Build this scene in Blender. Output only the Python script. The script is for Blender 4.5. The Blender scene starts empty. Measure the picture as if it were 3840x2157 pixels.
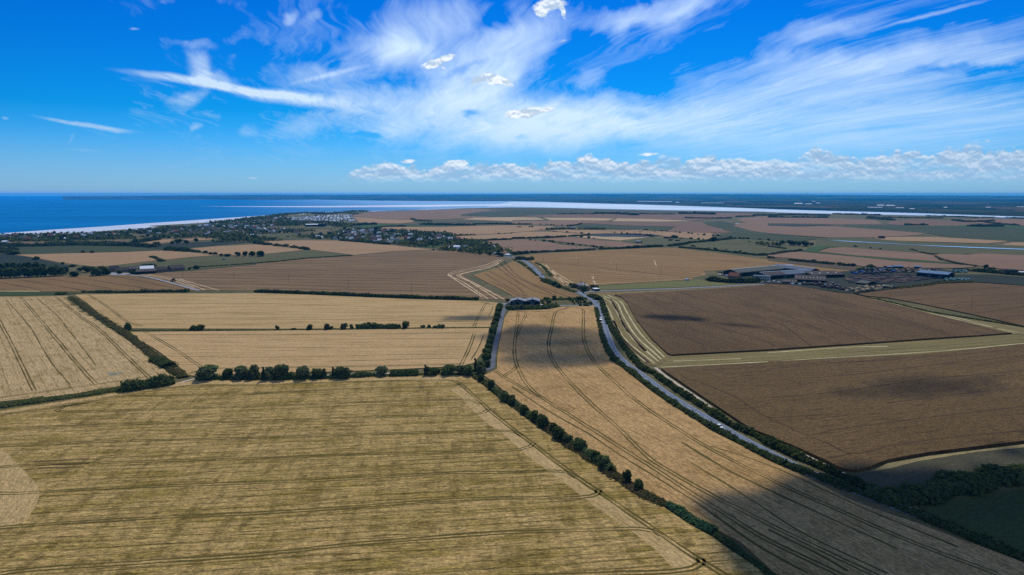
EXPO = -0.6
DENOISE = False
SKYSAT = 1.3
SKYLOW = (0.36, 0.90, 2.0)
SKYMID = (0.02, 0.72, 1.50)
SKYTINT = (0.0, 0.54, 1.46)
CLOUDCOL = (11.0, 13.8, 16.6)
CUMWHITE = (13.5, 14.6, 15.6)
CUMGREY = (4.8, 7.4, 10.6)
LOWF = 0.45
LOWCOL = (5.2, 8.3, 12.8)
HAZE_TOP = 150.0
HAZE_D = 3.4e-5
HAZECOL = (0.03, 0.48, 1.0)
SHD = 0.20
SHADES = [  # ground centre, length, width, thickness, heading, seed, where, density factor
    ((215, 225), 330, 200, 90, 0.0, 31, 'foot of the golden strip', 1),
    ((335, 300), 330, 120, 90, 0.2, 32, 'thicket and meadow', 1),
    ((158, 652), 86, 36, 22, -0.30, 34, 'brown crop', 1),
    ((205, 612), 66, 22, 8, -0.4, 44, 'brown crop, lower streak', 1),
    ((34, 545), 110, 190, 30, 0.0, 46, 'whole top of the golden strip', 0.22),
    ((18, 592), 70, 44, 22, 0.1, 35, 'golden strip below the barn', 0.6),
    ((40, 545), 100, 32, 16, 0.0, 36, 'middle of the golden strip', 0.55),
    ((30, 492), 115, 38, 24, 0.0, 37, 'bend of the golden strip', 0.6),
    ((-41.0, 656.3), 84, 40, 20, 0.1, 38, 'corner of the upper wheat', 0.7),
    ((320.0, 1997.6), 260, 200, 50, 0.1, 39, 'pale far field', 1),
    ((255, 415), 150, 60, 20, 0.2, 43, 'right of the lower brown crop', 0.2),
]

import bpy, bmesh, math, random
import numpy as np
from mathutils import Vector, Matrix, noise as mnoise

random.seed(7)
rng = np.random.default_rng(7)
sc = bpy.context.scene
COL = sc.collection
R = math.radians

# ------------------------------------------------------------------ camera
cam_d = bpy.data.cameras.new('camera')
cam_d.sensor_width = 36.0
cam_d.lens = 24.0
cam_d.clip_start = 1.0
cam_d.clip_end = 120000.0
cam = bpy.data.objects.new('camera', cam_d)
COL.objects.link(cam)
cam.location = (0, 0, 120)
cam.rotation_euler = (R(90 - 7.807), 0, 0)
sc.camera = cam

# ------------------------------------------------------------------ exposure
sc.view_settings.view_transform = 'Standard'
sc.view_settings.look = 'None'
sc.view_settings.exposure = EXPO
sc.view_settings.gamma = 1.0
sc.view_settings.use_curve_mapping = False
sc.cycles.volume_bounces = 8
sc.cycles.max_bounces = 10
sc.cycles.diffuse_bounces = 2
sc.cycles.transparent_max_bounces = 24
sc.cycles.use_denoising = DENOISE

# ------------------------------------------------------------------ sun
SUN_AZ, SUN_EL = R(9), R(47)
SUNV = Vector((math.sin(SUN_AZ) * math.cos(SUN_EL), math.cos(SUN_AZ) * math.cos(SUN_EL), math.sin(SUN_EL)))
sun_d = bpy.data.lights.new('sun', 'SUN')
sun_d.energy = 5.0
sun_d.angle = R(0.5)
sun_d.color = (1.0, 0.95, 0.86)
sun = bpy.data.objects.new('sun', sun_d)
COL.objects.link(sun)
sun.rotation_euler = SUNV.to_track_quat('Z', 'Y').to_euler()


# ------------------------------------------------------------------ node helpers
class G:
    """small helper to write a node tree"""
    def __init__(self, tree):
        self.t = tree
        for n in list(tree.nodes):
            tree.nodes.remove(n)

    def n(self, kind, ins=None, **kw):
        nd = self.t.nodes.new(kind)
        for k, v in kw.items():
            setattr(nd, k, v)
        for k, v in (ins or {}).items():
            self.set(nd.inputs[k], v)
        return nd

    def set(self, sock, v):
        if hasattr(v, 'links') or hasattr(v, 'is_output'):
            self.t.links.new(v, sock)
        elif isinstance(v, (tuple, list)) and sock.type == 'RGBA' and len(v) == 3:
            sock.default_value = (*v, 1)
        else:
            sock.default_value = v

    def m(self, op, a, b=None, c=None, clamp=False):
        nd = self.t.nodes.new('ShaderNodeMath')
        nd.operation = op
        nd.use_clamp = clamp
        for i, v in enumerate((a, b, c)):
            if v is not None:
                self.set(nd.inputs[i], v)
        return nd.outputs[0]

    def mr(self, v, a, b, c=0.0, d=1.0, smooth=True):
        nd = self.t.nodes.new('ShaderNodeMapRange')
        if smooth:
            nd.interpolation_type = 'SMOOTHSTEP'
        for i, q in enumerate((v, a, b, c, d)):
            self.set(nd.inputs[i], q)
        return nd.outputs[0]

    def mix(self, f, a, b, blend='MIX'):
        nd = self.t.nodes.new('ShaderNodeMix')
        nd.data_type = 'RGBA'
        nd.blend_type = blend
        self.set(nd.inputs[0], f)
        self.set(nd.inputs[6], a)
        self.set(nd.inputs[7], b)
        return nd.outputs[2]

    def noise(self, vec, scale, detail=3.0, rough=0.55, dist=0.0, dim='3D'):
        nd = self.t.nodes.new('ShaderNodeTexNoise')
        nd.noise_dimensions = dim
        self.set(nd.inputs['Vector'], vec)
        self.set(nd.inputs['Scale'], scale)
        self.set(nd.inputs['Detail'], detail)
        self.set(nd.inputs['Roughness'], rough)
        self.set(nd.inputs['Distortion'], dist)
        return nd.outputs[0]

    def mapping(self, vec, loc=(0, 0, 0), rot=(0, 0, 0), scale=(1, 1, 1), kind='POINT'):
        nd = self.t.nodes.new('ShaderNodeMapping')
        nd.vector_type = kind
        self.set(nd.inputs[0], vec)
        self.set(nd.inputs['Location'], loc) if kind != 'VECTOR' else None
        self.set(nd.inputs['Rotation'], rot)
        self.set(nd.inputs['Scale'], scale)
        return nd.outputs[0]

    def vec(self, x, y, z=0.0):
        nd = self.t.nodes.new('ShaderNodeCombineXYZ')
        for i, v in enumerate((x, y, z)):
            self.set(nd.inputs[i], v)
        return nd.outputs[0]


# ------------------------------------------------------------------ world: clear sky and cirrus
world = bpy.data.worlds.new('World')
sc.world = world
world.use_nodes = True
g = G(world.node_tree)
tc = g.n('ShaderNodeTexCoord')
sep = g.n('ShaderNodeSeparateXYZ', {0: tc.outputs['Generated']})
dx, dy, dz = sep.outputs
sky = g.n('ShaderNodeTexSky')
sky.sky_type = 'NISHITA'
sky.sun_disc = False
sky.sun_elevation = SUN_EL
sky.sun_rotation = SUN_AZ
sky.altitude = 100
sky.air_density = 1.0
sky.dust_density = 0.35
sky.ozone_density = 2.0
SKY_STRENGTH = 0.10
hs = g.n('ShaderNodeHueSaturation', {'Hue': 0.5, 'Saturation': SKYSAT, 'Value': 1.0, 'Color': sky.outputs[0]})
dzp = g.m('MAXIMUM', g.n('ShaderNodeSeparateXYZ', {0: tc.outputs['Generated']}).outputs[2], 0.0)
tint = g.mix(g.mr(dzp, 0.0, 0.11, smooth=False), SKYLOW, SKYMID)
tint = g.mix(g.mr(dzp, 0.10, 0.30, smooth=False), tint, SKYTINT)
skycol = g.mix(1.0, hs.outputs[0], tint, 'MULTIPLY')
# keep red from going negative
up = g.m('MAXIMUM', dz, 0.0)
zc = g.m('ADD', up, 0.035)
px_, py_ = g.m('DIVIDE', dx, zc), g.m('DIVIDE', dy, zc)          # plane of the cirrus layer
plane = g.vec(px_, py_)
warp = g.n('ShaderNodeTexNoise', {'Scale': 0.55, 'Detail': 3.0, 'Roughness': 0.5, 'Vector': plane})
wv = g.n('ShaderNodeVectorMath', {0: warp.outputs['Color'], 1: (0.5, 0.5, 0.5)}, operation='SUBTRACT')
wv = g.n('ShaderNodeVectorMath', {0: wv.outputs[0], 'Scale': 0.9}, operation='SCALE')
pw = g.n('ShaderNodeVectorMath', {0: plane, 1: wv.outputs[0]}, operation='ADD').outputs[0]
# streets of cirrus run towards a point a little left of straight ahead
al = g.mapping(pw, rot=(0, 0, R(-11)), scale=(1, 1, 1))
streak_a = g.noise(g.mapping(al, scale=(2.2, 0.16, 1)), 1.0, 6.0, 0.62)
streak_b = g.noise(g.mapping(al, loc=(7, 3, 0), scale=(7.0, 0.8, 1)), 1.0, 5.0, 0.65)
billow = g.noise(g.mapping(pw, loc=(3, 9, 0)), 0.8, 5.0, 0.6)
fine = g.noise(g.mapping(al, loc=(1, 2, 0), scale=(20.0, 2.2, 1)), 1.0, 4.0, 0.7)
tex = g.m('ADD', g.m('MULTIPLY', streak_a, 0.40), g.m('MULTIPLY', streak_b, 0.26))
tex = g.m('ADD', tex, g.m('MULTIPLY', billow, 0.20))
tex = g.m('ADD', tex, g.m('MULTIPLY', fine, 0.18))               # about 0.5 on average
tex = g.m('SUBTRACT', tex, 0.5)
# where the cirrus lies: soft patches in the direction (x/y, z/y)
ys = g.m('MAXIMUM', dy, 0.05)
us, vs = g.m('DIVIDE', dx, ys), g.m('DIVIDE', dz, ys)
uv0 = g.vec(us, vs)
uw = g.n('ShaderNodeTexNoise', {'Scale': 9.0, 'Detail': 5.0, 'Roughness': 0.6, 'Vector': uv0})
uw2 = g.n('ShaderNodeVectorMath', {0: uw.outputs['Color'], 1: (0.5, 0.5, 0.5)}, operation='SUBTRACT')
uw2 = g.n('ShaderNodeVectorMath', {0: uw2.outputs[0], 'Scale': 0.07}, operation='SCALE')
uv = g.n('ShaderNodeVectorMath', {0: uv0, 1: uw2.outputs[0]}, operation='ADD').outputs[0]


def seg(a, b, wid, strength, soft=1.0, vec=None, ends=0.0):
    """soft patch along the line a-b, half width wid, in (x/y, z/y)"""
    ax, ay = a
    bx, by = b
    L = math.hypot(bx - ax, by - ay)
    ang = math.atan2(by - ay, bx - ax)
    # TEXTURE mapping: inverse transform puts the segment centre at the origin
    q = g.mapping(vec or uv, loc=((ax + bx) / 2, (ay + by) / 2, 0), rot=(0, 0, ang),
                  scale=(L / 2 + wid * ends, wid, 1.0), kind='TEXTURE')
    nd = g.n('ShaderNodeTexGradient', {0: q}, gradient_type='SPHERICAL')
    v = g.mr(nd.outputs[1], 0.0, soft)
    return g.m('MULTIPLY', v, strength)


def total(items):
    acc = None
    for it in items:
        s = seg(*it)
        acc = s if acc is None else g.m('ADD', acc, s)
    return acc


K = 1 / 1717.3     # one pixel of the overview in x/y
CIRRUS = [
    # fan at the top centre
    ((-0.2566, 0.2098), (0.0011, 0.2367), 120 * K, 0.40, 0.8), ((-0.2166, 0.2367), (-0.0611, 0.1391), 75 * K, 0.25, 0.8),
    ((-0.2741, 0.1936), (-0.0942, 0.2045), 60 * K, 0.18, 0.9),
    # wide band rising to the top right of centre
    ((-0.1527, 0.0892), (0.1065, 0.2792), 105 * K, 0.50, 0.7), ((-0.0951, 0.1336), (0.0628, 0.2045), 70 * K, 0.18, 0.9),
    # veil across the middle and right
    ((-0.3340, 0.1115), (0.2342, 0.1059), 95 * K, 0.50, 0.8), ((-0.1641, 0.0892), (0.4048, 0.1059), 80 * K, 0.36, 0.8),
    ((0.0068, 0.0836), (0.9718, 0.1170), 150 * K, 0.42, 0.7), ((0.1767, 0.1336), (0.8998, 0.2367), 95 * K, 0.30, 0.8),
    ((-0.2336, 0.0556), (0.2633, 0.0892), 50 * K, 0.30, 0.9), ((0.1215, 0.0500), (0.9207, 0.0724), 60 * K, 0.18, 0.9),
    # left part of the bank
    ((-0.3378, 0.1528), (-0.1565, 0.1774), 42 * K, 0.32, 0.9), ((-0.2988, 0.1391), (-0.1350, 0.1225), 55 * K, 0.30, 0.9),
    ((-0.3693, 0.0892), (-0.2204, 0.1115), 32 * K, 0.22, 0.9), ((-0.2213, 0.0836), (-0.1070, 0.0948), 40 * K, 0.2, 0.9),
    # upper right wisps
    ((0.0626, 0.2313), (0.3393, 0.2845), 40 * K, 0.40, 0.8), ((0.1187, 0.2152), (0.1959, 0.2580), 26 * K, 0.22, 0.9),
    ((0.1800, 0.2260), (0.2845, 0.2687), 40 * K, 0.26, 0.9), ((0.2649, 0.1990), (0.5632, 0.2580), 42 * K, 0.26, 0.9),
    ((0.2884, 0.1719), (0.7917, 0.2045), 60 * K, 0.22, 0.9), ((0.0632, 0.1610), (0.1422, 0.1610), 32 * K, 0.24, 0.9),
    ((0.1762, 0.1555), (0.2821, 0.1882), 22 * K, 0.26, 0.9),
    # top left wisps
    ((-0.3158, 0.2634), (-0.3029, 0.2420), 26 * K, 0.36, 0.9), ((-0.2947, 0.2367), (-0.2545, 0.2687), 18 * K, 0.2, 0.9),
    # thin veil low down on the left
    ((-0.5315, 0.0528), (-0.4175, 0.0432), 12 * K, 0.16, 0.9), ((-0.4598, 0.0992), (-0.4368, 0.1031), 12 * K, 0.34, 0.9),
    # clear sky on the left
    ((-1.0587, 0.2045), (-0.5347, 0.2367), 170 * K, -0.55, 0.8), ((-1.0800, 0.0612), (-0.4171, 0.0500), 120 * K, -0.40, 0.8), ((-0.5515, 0.2367), (-0.3500, 0.2474), 60 * K, -0.35, 0.9), ((-0.8414, 0.1446), (-0.5029, 0.1336), 70 * K, -0.55, 0.9), ((-0.6902, 0.1882), (-0.4863, 0.2098), 80 * K, -0.7, 0.9), ((-0.4148, 0.0892), (-0.3673, 0.1280), 50 * K, -0.35, 0.9), ((-0.4085, 0.1990), (-0.3300, 0.1990), 50 * K, -0.3, 0.9),
    # blue gaps
    ((0.0747, 0.1391), (0.4630, 0.2580), 46 * K, -0.42, 0.8), ((-0.0784, 0.1103), (-0.0387, 0.1059), 14 * K, -0.5, 0.9),
    ((0.1319, 0.1059), (0.2113, 0.1115), 14 * K, -0.25, 0.9), ((0.1198, 0.1473), (0.2602, 0.1719), 40 * K, -0.34, 0.9),
    ((0.0011, 0.0808), (0.0297, 0.0780), 8 * K, -0.2, 0.9), ((-0.2439, 0.0892), (-0.1586, 0.0808), 14 * K, -0.36, 0.9),
    ((-0.0773, 0.2098), (0.0178, 0.2527), 40 * K, -0.30, 0.9), ((-0.0213, 0.1990), (-0.1288, 0.1500), 14 * K, -0.20, 0.9),
    ((0.4859, 0.1665), (0.7936, 0.1882), 18 * K, -0.26, 0.9), ((0.5091, 0.2367), (0.7834, 0.2792), 26 * K, -0.22, 0.9),
    ((-0.2638, 0.1665), (-0.2184, 0.1774), 22 * K, -0.3, 0.9), ((-0.2483, 0.1269), (-0.1635, 0.1142), 10 * K, -0.25, 0.9),
]
mask = total(CIRRUS)
ahead = g.mr(dy, 0.25, 0.5)
dens = g.m('ADD', g.m('MULTIPLY', mask, 1.15), g.m('MULTIPLY', tex, 1.9))
dens = g.mr(dens, 0.03, 0.98, 0.0, 0.90, smooth=False)
side = g.mr(g.m('ADD', g.m('MULTIPLY', tex, 2.3), 0.25), 0.02, 0.95, 0.0, 0.92, smooth=False)
cir = g.m('ADD', g.m('MULTIPLY', dens, ahead), g.m('MULTIPLY', side, g.m('SUBTRACT', 1.0, ahead)))
# spread contrails with a hard lower edge
uvl = g.n('ShaderNodeVectorMath', {0: uw2.outputs[0], 'Scale': 0.22}, operation='SCALE')
uvl = g.n('ShaderNodeVectorMath', {0: uv0, 1: uvl.outputs[0]}, operation='ADD').outputs[0]
TRAILS = [
    ((-0.5842, 0.1784), (-0.2426, 0.1269), 15 * K, 0.85, 0.8, uvl), ((-0.4338, 0.1528), (-0.1635, 0.1142), 24 * K, 0.7, 0.8, uvl),
    ((-0.4784, 0.1610), (-0.3767, 0.1637), 24 * K, 0.42, 0.9), ((-0.4583, 0.2098), (-0.4346, 0.1391), 40 * K, 0.48, 0.8),
    ((-0.4923, 0.1236), (-0.4341, 0.1473), 22 * K, 0.40, 0.9), ((-0.4754, 0.2055), (-0.4190, 0.2109), 16 * K, 0.24, 0.9),
    ((-0.6976, 0.1115), (-0.5291, 0.0859), 8 * K, 0.50, 0.8, uvl), ((-0.6025, 0.0937), (-0.5347, 0.0870), 9 * K, 0.36, 0.8, uvl),
    ((-0.3323, 0.1489), (-0.1845, 0.1828), 9 * K, 0.42, 0.9, uvl), ((-0.6505, 0.0668), (-0.5769, 0.0584), 5 * K, 0.22, 0.8, uvl),
    ((-0.7323, 0.1059), (-0.7183, 0.1037), 5 * K, 0.3, 0.8, uvl), ((-0.3547, 0.0601), (-0.3172, 0.0415), 3 * K, 0.28, 0.8, uvl),
    ((-0.3254, 0.0500), (-0.3068, 0.0567), 3 * K, 0.25, 0.8, uvl), ((-0.5406, 0.2324), (-0.5229, 0.2303), 4 * K, 0.25, 0.8, uvl),
    ((-0.3924, 0.0836), (-0.3573, 0.1004), 22 * K, 0.24, 0.9), ((-0.6410, 0.0769), (-0.6248, 0.0864), 6 * K, 0.2, 0.9),
    ((0.4710, 0.2217), (0.7057, 0.2792), 7 * K, 0.30, 0.8, uvl),
]
tr = total(TRAILS)
tr = g.m('MULTIPLY', tr, g.m('MULTIPLY', ahead, g.mr(fine, 0.2, 0.62, 0.45, 1.1)))
cir = g.m('MAXIMUM', cir, 0.0)
cir = g.m('SUBTRACT', 1.0, g.m('MULTIPLY', g.m('SUBTRACT', 1.0, cir), g.m('SUBTRACT', 1.0, g.m('MINIMUM', tr, 0.9))))
cir = g.m('MULTIPLY', cir, g.mr(dz, 0.015, 0.10))
ccol = CLOUDCOL
# cirrus is brighter towards the sun
sd = g.n('ShaderNodeVectorMath', {0: tc.outputs['Generated'], 1: tuple(SUNV)}, operation='DOT_PRODUCT').outputs['Value']
cb = g.mr(sd, 0.45, 0.97, 0.80, 1.12)
ccol = g.n('ShaderNodeVectorMath', {0: ccol, 'Scale': cb}, operation='SCALE').outputs[0]
wcol = g.mix(cir, skycol, ccol)
# cumulus: four heaps in the middle of the sky, small scraps, and the long bank over the far country
cuv = g.mapping(uv0, scale=(30, 46, 1))
cn = g.noise(cuv, 1.0, 7.0, 0.60)
cn_up = g.noise(g.mapping(uv0, loc=(0.02, 0.16, 0), scale=(30, 46, 1)), 1.0, 7.0, 0.60)
relief = g.mr(g.m('SUBTRACT', cn, cn_up), -0.07, 0.13)
HEAPS = [((0.0317, 0.2623), (0.0734, 0.2644), 20 * K, 1.0, 0.8, uv0), ((0.0356, 0.2527), (0.0468, 0.2485), 11 * K, 0.8, 0.9, uv0), ((0.0690, 0.2623), (0.0736, 0.2453), 8 * K, 0.7, 0.9, uv0),
         ((-0.1260, 0.1795), (-0.1001, 0.1839), 12 * K, 1.0, 0.9, uv0), ((-0.1057, 0.1871), (-0.0820, 0.1936), 10 * K, 1.0, 0.9, uv0), ((-0.1002, 0.1795), (-0.0935, 0.1752), 6 * K, 0.7, 0.9, uv0),
         ((-0.0610, 0.1544), (-0.0372, 0.1643), 11 * K, 1.0, 0.9, uv0), ((-0.0412, 0.1665), (-0.0147, 0.1632), 11 * K, 1.05, 0.9, uv0), ((-0.0186, 0.1621), (0.0023, 0.1522), 9 * K, 1.0, 0.9, uv0), ((-0.0440, 0.1577), (-0.0102, 0.1577), 10 * K, 0.7, 0.9, uv0),
         ((-0.0114, 0.1126), (0.0125, 0.1148), 13 * K, 1.0, 0.9, uv0), ((0.0068, 0.1115), (0.0363, 0.1159), 15 * K, 1.0, 0.9, uv0), ((0.0295, 0.1170), (0.0624, 0.1203), 9 * K, 0.9, 0.9, uv0),
         ((-0.1628, 0.0455), (-0.1410, 0.0472), 7 * K, 0.9, 0.9, uv0), ((-0.1055, 0.0432), (-0.0505, 0.0455), 9 * K, 0.95, 0.9, uv0), ((0.0900, 0.0488), (0.1214, 0.0511), 10 * K, 0.9, 0.9, uv0), ((0.1729, 0.0556), (0.2186, 0.0579), 6 * K, 0.6, 0.9, uv0),
         ((0.6771, 0.0752), (0.6886, 0.0752), 4 * K, 0.5, 0.9, uv0), ((-0.3899, 0.0228), (-0.3612, 0.0217), 6 * K, 0.45, 0.9, uv0), ((0.0599, 0.2125), (0.0806, 0.2136), 5 * K, 0.45, 0.9, uv0), ((0.2502, 0.0545), (0.2703, 0.0534), 5 * K, 0.45, 0.9, uv0)]
hm = total([(a_, b_, w_ * 1.3, s_, 0.9, v_, 0.9) for a_, b_, w_, s_, q_, v_ in HEAPS])
heap = g.mr(g.m('ADD', g.m('MULTIPLY', hm, 1.9), g.m('MULTIPLY', g.m('SUBTRACT', cn, 0.5), 3.6)), 0.36, 1.30)
heap = g.m('MULTIPLY', heap, g.mr(hm, 0.02, 0.12))
tn = g.noise(g.vec(us, 0.0), 13.0, 5.0, 0.62)
amp = g.m('MULTIPLY', g.mr(us, -0.27, -0.20), g.mr(us, -0.2, 0.8, 0.030, 0.060, smooth=False))
top = g.m('ADD', 0.016, g.m('MULTIPLY', amp, g.mr(tn, 0.28, 0.66, 0.45, 1.15, smooth=False)))
bank = g.m('ADD', g.m('DIVIDE', g.m('SUBTRACT', top, vs), 0.010), g.m('MULTIPLY', g.m('SUBTRACT', cn, 0.5), 4.0))
bank = g.mr(bank, 0.0, 0.7)
gap = g.noise(g.mapping(uv0, loc=(3, 1, 0), scale=(11, 46, 1)), 1.0, 5.0, 0.6)
bank = g.m('MULTIPLY', bank, g.mr(gap, 0.32, 0.50, 0.45, 1.0))
bank = g.m('MULTIPLY', bank, g.mr(vs, 0.012, 0.030))
bank = g.m('MULTIPLY', bank, g.mr(amp, 0.0, 0.02))
cum = g.m('MULTIPLY', g.m('MAXIMUM', heap, bank), ahead)
lit = g.m('MULTIPLY', relief, g.mr(us, 0.0, 0.9, 1.0, 0.62))
cumcol = g.mix(lit, CUMGREY, CUMWHITE)
cumcol = g.mix(g.m('MULTIPLY', heap, 0.75), cumcol, g.mix(g.mr(relief, -0.15, 0.75), (7.6, 9.8, 12.2), (15.5, 16.2, 16.8)))
wcol = g.mix(g.m('MULTIPLY', cum, 0.92), wcol, cumcol)
# low moist air whitens the sky just over the horizon
lowf = g.mr(dz, -0.01, 0.09, LOWF, 0.0)
wcol = g.mix(lowf, wcol, LOWCOL)
bg = g.n('ShaderNodeBackground', {'Color': wcol, 'Strength': SKY_STRENGTH})
wo = g.n('ShaderNodeOutputWorld', {0: bg.outputs[0]})


# ------------------------------------------------------------------ object helpers
def tag(o, label=None, cat=None, group=None, kind=None):
    if label:
        o['label'] = label
    if cat:
        o['category'] = cat
    if group:
        o['group'] = group
    if kind:
        o['kind'] = kind
    return o


def link(name, me, parent=None, loc=None):
    o = bpy.data.objects.new(name, me)
    COL.objects.link(o)
    if parent is not None:
        o.parent = parent
    if loc is not None:
        o.location = loc
    return o


def mesh(name, V, F, mats, mi=None, smooth=False):
    me = bpy.data.meshes.new(name)
    me.from_pydata([tuple(v) for v in V], [], [tuple(f) for f in F])
    for m in (mats if isinstance(mats, (list, tuple)) else [mats]):
        me.materials.append(m)
    if mi is not None:
        me.polygons.foreach_set('material_index', mi)
    if smooth:
        me.polygons.foreach_set('use_smooth', [True] * len(me.polygons))
    me.update()
    return me


class MB:
    """collects simple solids into one mesh"""
    def __init__(self):
        self.V, self.F, self.M = [], [], []

    def add(self, V, F, mi=0):
        b = len(self.V)
        self.V += [tuple(v) for v in V]
        self.F += [tuple(b + i for i in f) for f in F]
        self.M += [mi] * len(F)

    def box(self, x0, x1, y0, y1, z0, z1, mi=0):
        self.add([(x0, y0, z0), (x1, y0, z0), (x1, y1, z0), (x0, y1, z0), (x0, y0, z1), (x1, y0, z1), (x1, y1, z1), (x0, y1, z1)],
                 [(3, 2, 1, 0), (4, 5, 6, 7), (0, 1, 5, 4), (1, 2, 6, 5), (2, 3, 7, 6), (3, 0, 4, 7)], mi)

    def prism(self, prof, y0, y1, mi=0, axis='y'):
        """closed profile (a, z) swept along y (or x)"""
        n = len(prof)
        if axis == 'y':
            V = [(a, y0, z) for a, z in prof] + [(a, y1, z) for a, z in prof]
        else:
            V = [(y0, a, z) for a, z in prof] + [(y1, a, z) for a, z in prof]
        F = [tuple(range(n)), tuple(range(2 * n - 1, n - 1, -1))] + [(i, (i + 1) % n + 0, (i + 1) % n + n, i + n) for i in range(n)]
        self.add(V, F, mi)

    def cyl(self, c, r, h, n=10, mi=0, axis='z', r2=None):
        r2 = r if r2 is None else r2
        V = []
        for k, (rr, t) in enumerate(((r, 0), (r2, h))):
            for i in range(n):
                a = 2 * math.pi * i / n
                ca, sa = rr * math.cos(a), rr * math.sin(a)
                V.append({'z': (c[0] + ca, c[1] + sa, c[2] + t), 'x': (c[0] + t, c[1] + ca, c[2] + sa), 'y': (c[0] + ca, c[1] + t, c[2] + sa)}[axis])
        F = [tuple(range(n - 1, -1, -1)), tuple(range(n, 2 * n))] + [(i, (i + 1) % n, (i + 1) % n + n, i + n) for i in range(n)]
        self.add(V, F, mi)

    def mesh(self, name, mats):
        return mesh(name, self.V, self.F, mats, self.M)

    def build(self, name, mats, parent=None, loc=None):
        return link(name, self.mesh(name, mats), parent, loc)


def empty(name, loc, rz=0.0):
    o = bpy.data.objects.new(name, None)
    o.empty_display_size = 1.0
    COL.objects.link(o)
    o.location = loc
    o.rotation_euler = (0, 0, rz)
    return o


def copy_tree(o, parent=None):
    c = o.copy()
    COL.objects.link(c)
    c.parent = parent
    for ch in o.children:
        copy_tree(ch, c)
    return c


def quads_mesh(name, P, NRM, size, mat):
    """many leaf clumps: square faces at P facing NRM"""
    n = len(P)
    ref = rng.normal(size=(n, 3))
    a = np.cross(NRM, ref)
    a /= np.linalg.norm(a, axis=1)[:, None] + 1e-9
    b = np.cross(NRM, a)
    s = (np.asarray(size) * np.ones(n))[:, None] * 0.5
    a, b = a * s, b * s * rng.uniform(0.6, 1.1, (n, 1))
    bend = NRM * s * 0.35
    V = np.stack([P - a - b, P + a - b + bend, P + a + b, P - a + b + bend], 1).reshape(-1, 3)
    return V, np.arange(4 * n).reshape(n, 4)


def fast_mesh(name, V, F, mats, mi=None, smooth=False):
    me = bpy.data.meshes.new(name)
    k = F.shape[1]
    me.vertices.add(len(V))
    me.vertices.foreach_set('co', np.asarray(V, np.float32).ravel())
    me.loops.add(F.size)
    me.loops.foreach_set('vertex_index', np.asarray(F, np.int32).ravel())
    me.polygons.add(len(F))
    me.polygons.foreach_set('loop_start', np.arange(0, F.size, k, dtype=np.int32))
    for m in (mats if isinstance(mats, (list, tuple)) else [mats]):
        me.materials.append(m)
    if mi is not None:
        me.polygons.foreach_set('material_index', np.asarray(mi, np.int32))
    if smooth:
        me.polygons.foreach_set('use_smooth', np.ones(len(F), bool))
    me.update(calc_edges=True)
    me.validate()
    return me


def catmull(pts, step):
    """smooth line through pts, sampled about every step metres"""
    P = [Vector((p[0], p[1], 0)) for p in pts]
    P = [P[0] * 2 - P[1]] + P + [P[-1] * 2 - P[-2]]
    out = []
    for i in range(1, len(P) - 2):
        a, b, c, d = P[i - 1], P[i], P[i + 1], P[i + 2]
        # centripetal spacing avoids loops where points are unevenly spread
        def tj(t, p, q):
            return t + max((q - p).length, 1e-3) ** 0.5
        t0 = 0.0; t1 = tj(t0, a, b); t2 = tj(t1, b, c); t3 = tj(t2, c, d)
        n = max(1, int((c - b).length / step))
        for k in range(n):
            t = t1 + (t2 - t1) * k / n
            A1 = a * ((t1 - t) / (t1 - t0)) + b * ((t - t0) / (t1 - t0))
            A2_ = b * ((t2 - t) / (t2 - t1)) + c * ((t - t1) / (t2 - t1))
            A3_ = c * ((t3 - t) / (t3 - t2)) + d * ((t - t2) / (t3 - t2))
            B1_ = A1 * ((t2 - t) / (t2 - t0)) + A2_ * ((t - t0) / (t2 - t0))
            B2_ = A2_ * ((t3 - t) / (t3 - t1)) + A3_ * ((t - t1) / (t3 - t1))
            out.append(B1_ * ((t2 - t) / (t2 - t1)) + B2_ * ((t - t1) / (t2 - t1)))
    out.append(P[-2])
    return out


def offset_line(L, d):
    """shift a line sideways by d (left is positive)"""
    out = []
    for i, p in enumerate(L):
        t = (L[min(i + 1, len(L) - 1)] - L[max(i - 1, 0)])
        t.normalize()
        dd = d[i] if hasattr(d, '__len__') else d
        out.append(p + Vector((-t.y, t.x, 0)) * dd)
    return out


def ribbon(mb, L, w, z, mi=0, wob=0.0):
    """flat strip of width w along line L at height z"""
    n = len(L)
    hw = [(w * 0.5) * (1 + wob * (mnoise.noise(Vector((p.x * .05, p.y * .05, 3))) )) for p in L]
    a, b = offset_line(L, hw), offset_line(L, [-h for h in hw])
    V = [(p.x, p.y, z) for p in a] + [(p.x, p.y, z) for p in b]
    mb.add(V, [(i, i + n, i + n + 1, i + 1) for i in range(n - 1)], mi)



# ------------------------------------------------------------------ materials
def mat_base(name):
    m = bpy.data.materials.new(name)
    m.use_nodes = True
    return m, G(m.node_tree)


def out_surface(gr, col, rough=0.9, spec=0.15, bump=None, **kw):
    p = gr.n('ShaderNodeBsdfPrincipled', {'Base Color': col, 'Roughness': rough, 'Specular IOR Level': spec})
    for k, v in kw.items():
        gr.set(p.inputs[k], v)
    if bump is not None:
        gr.set(p.inputs['Normal'], bump)
    gr.n('ShaderNodeOutputMaterial', {0: p.outputs[0]})
    return p


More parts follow.
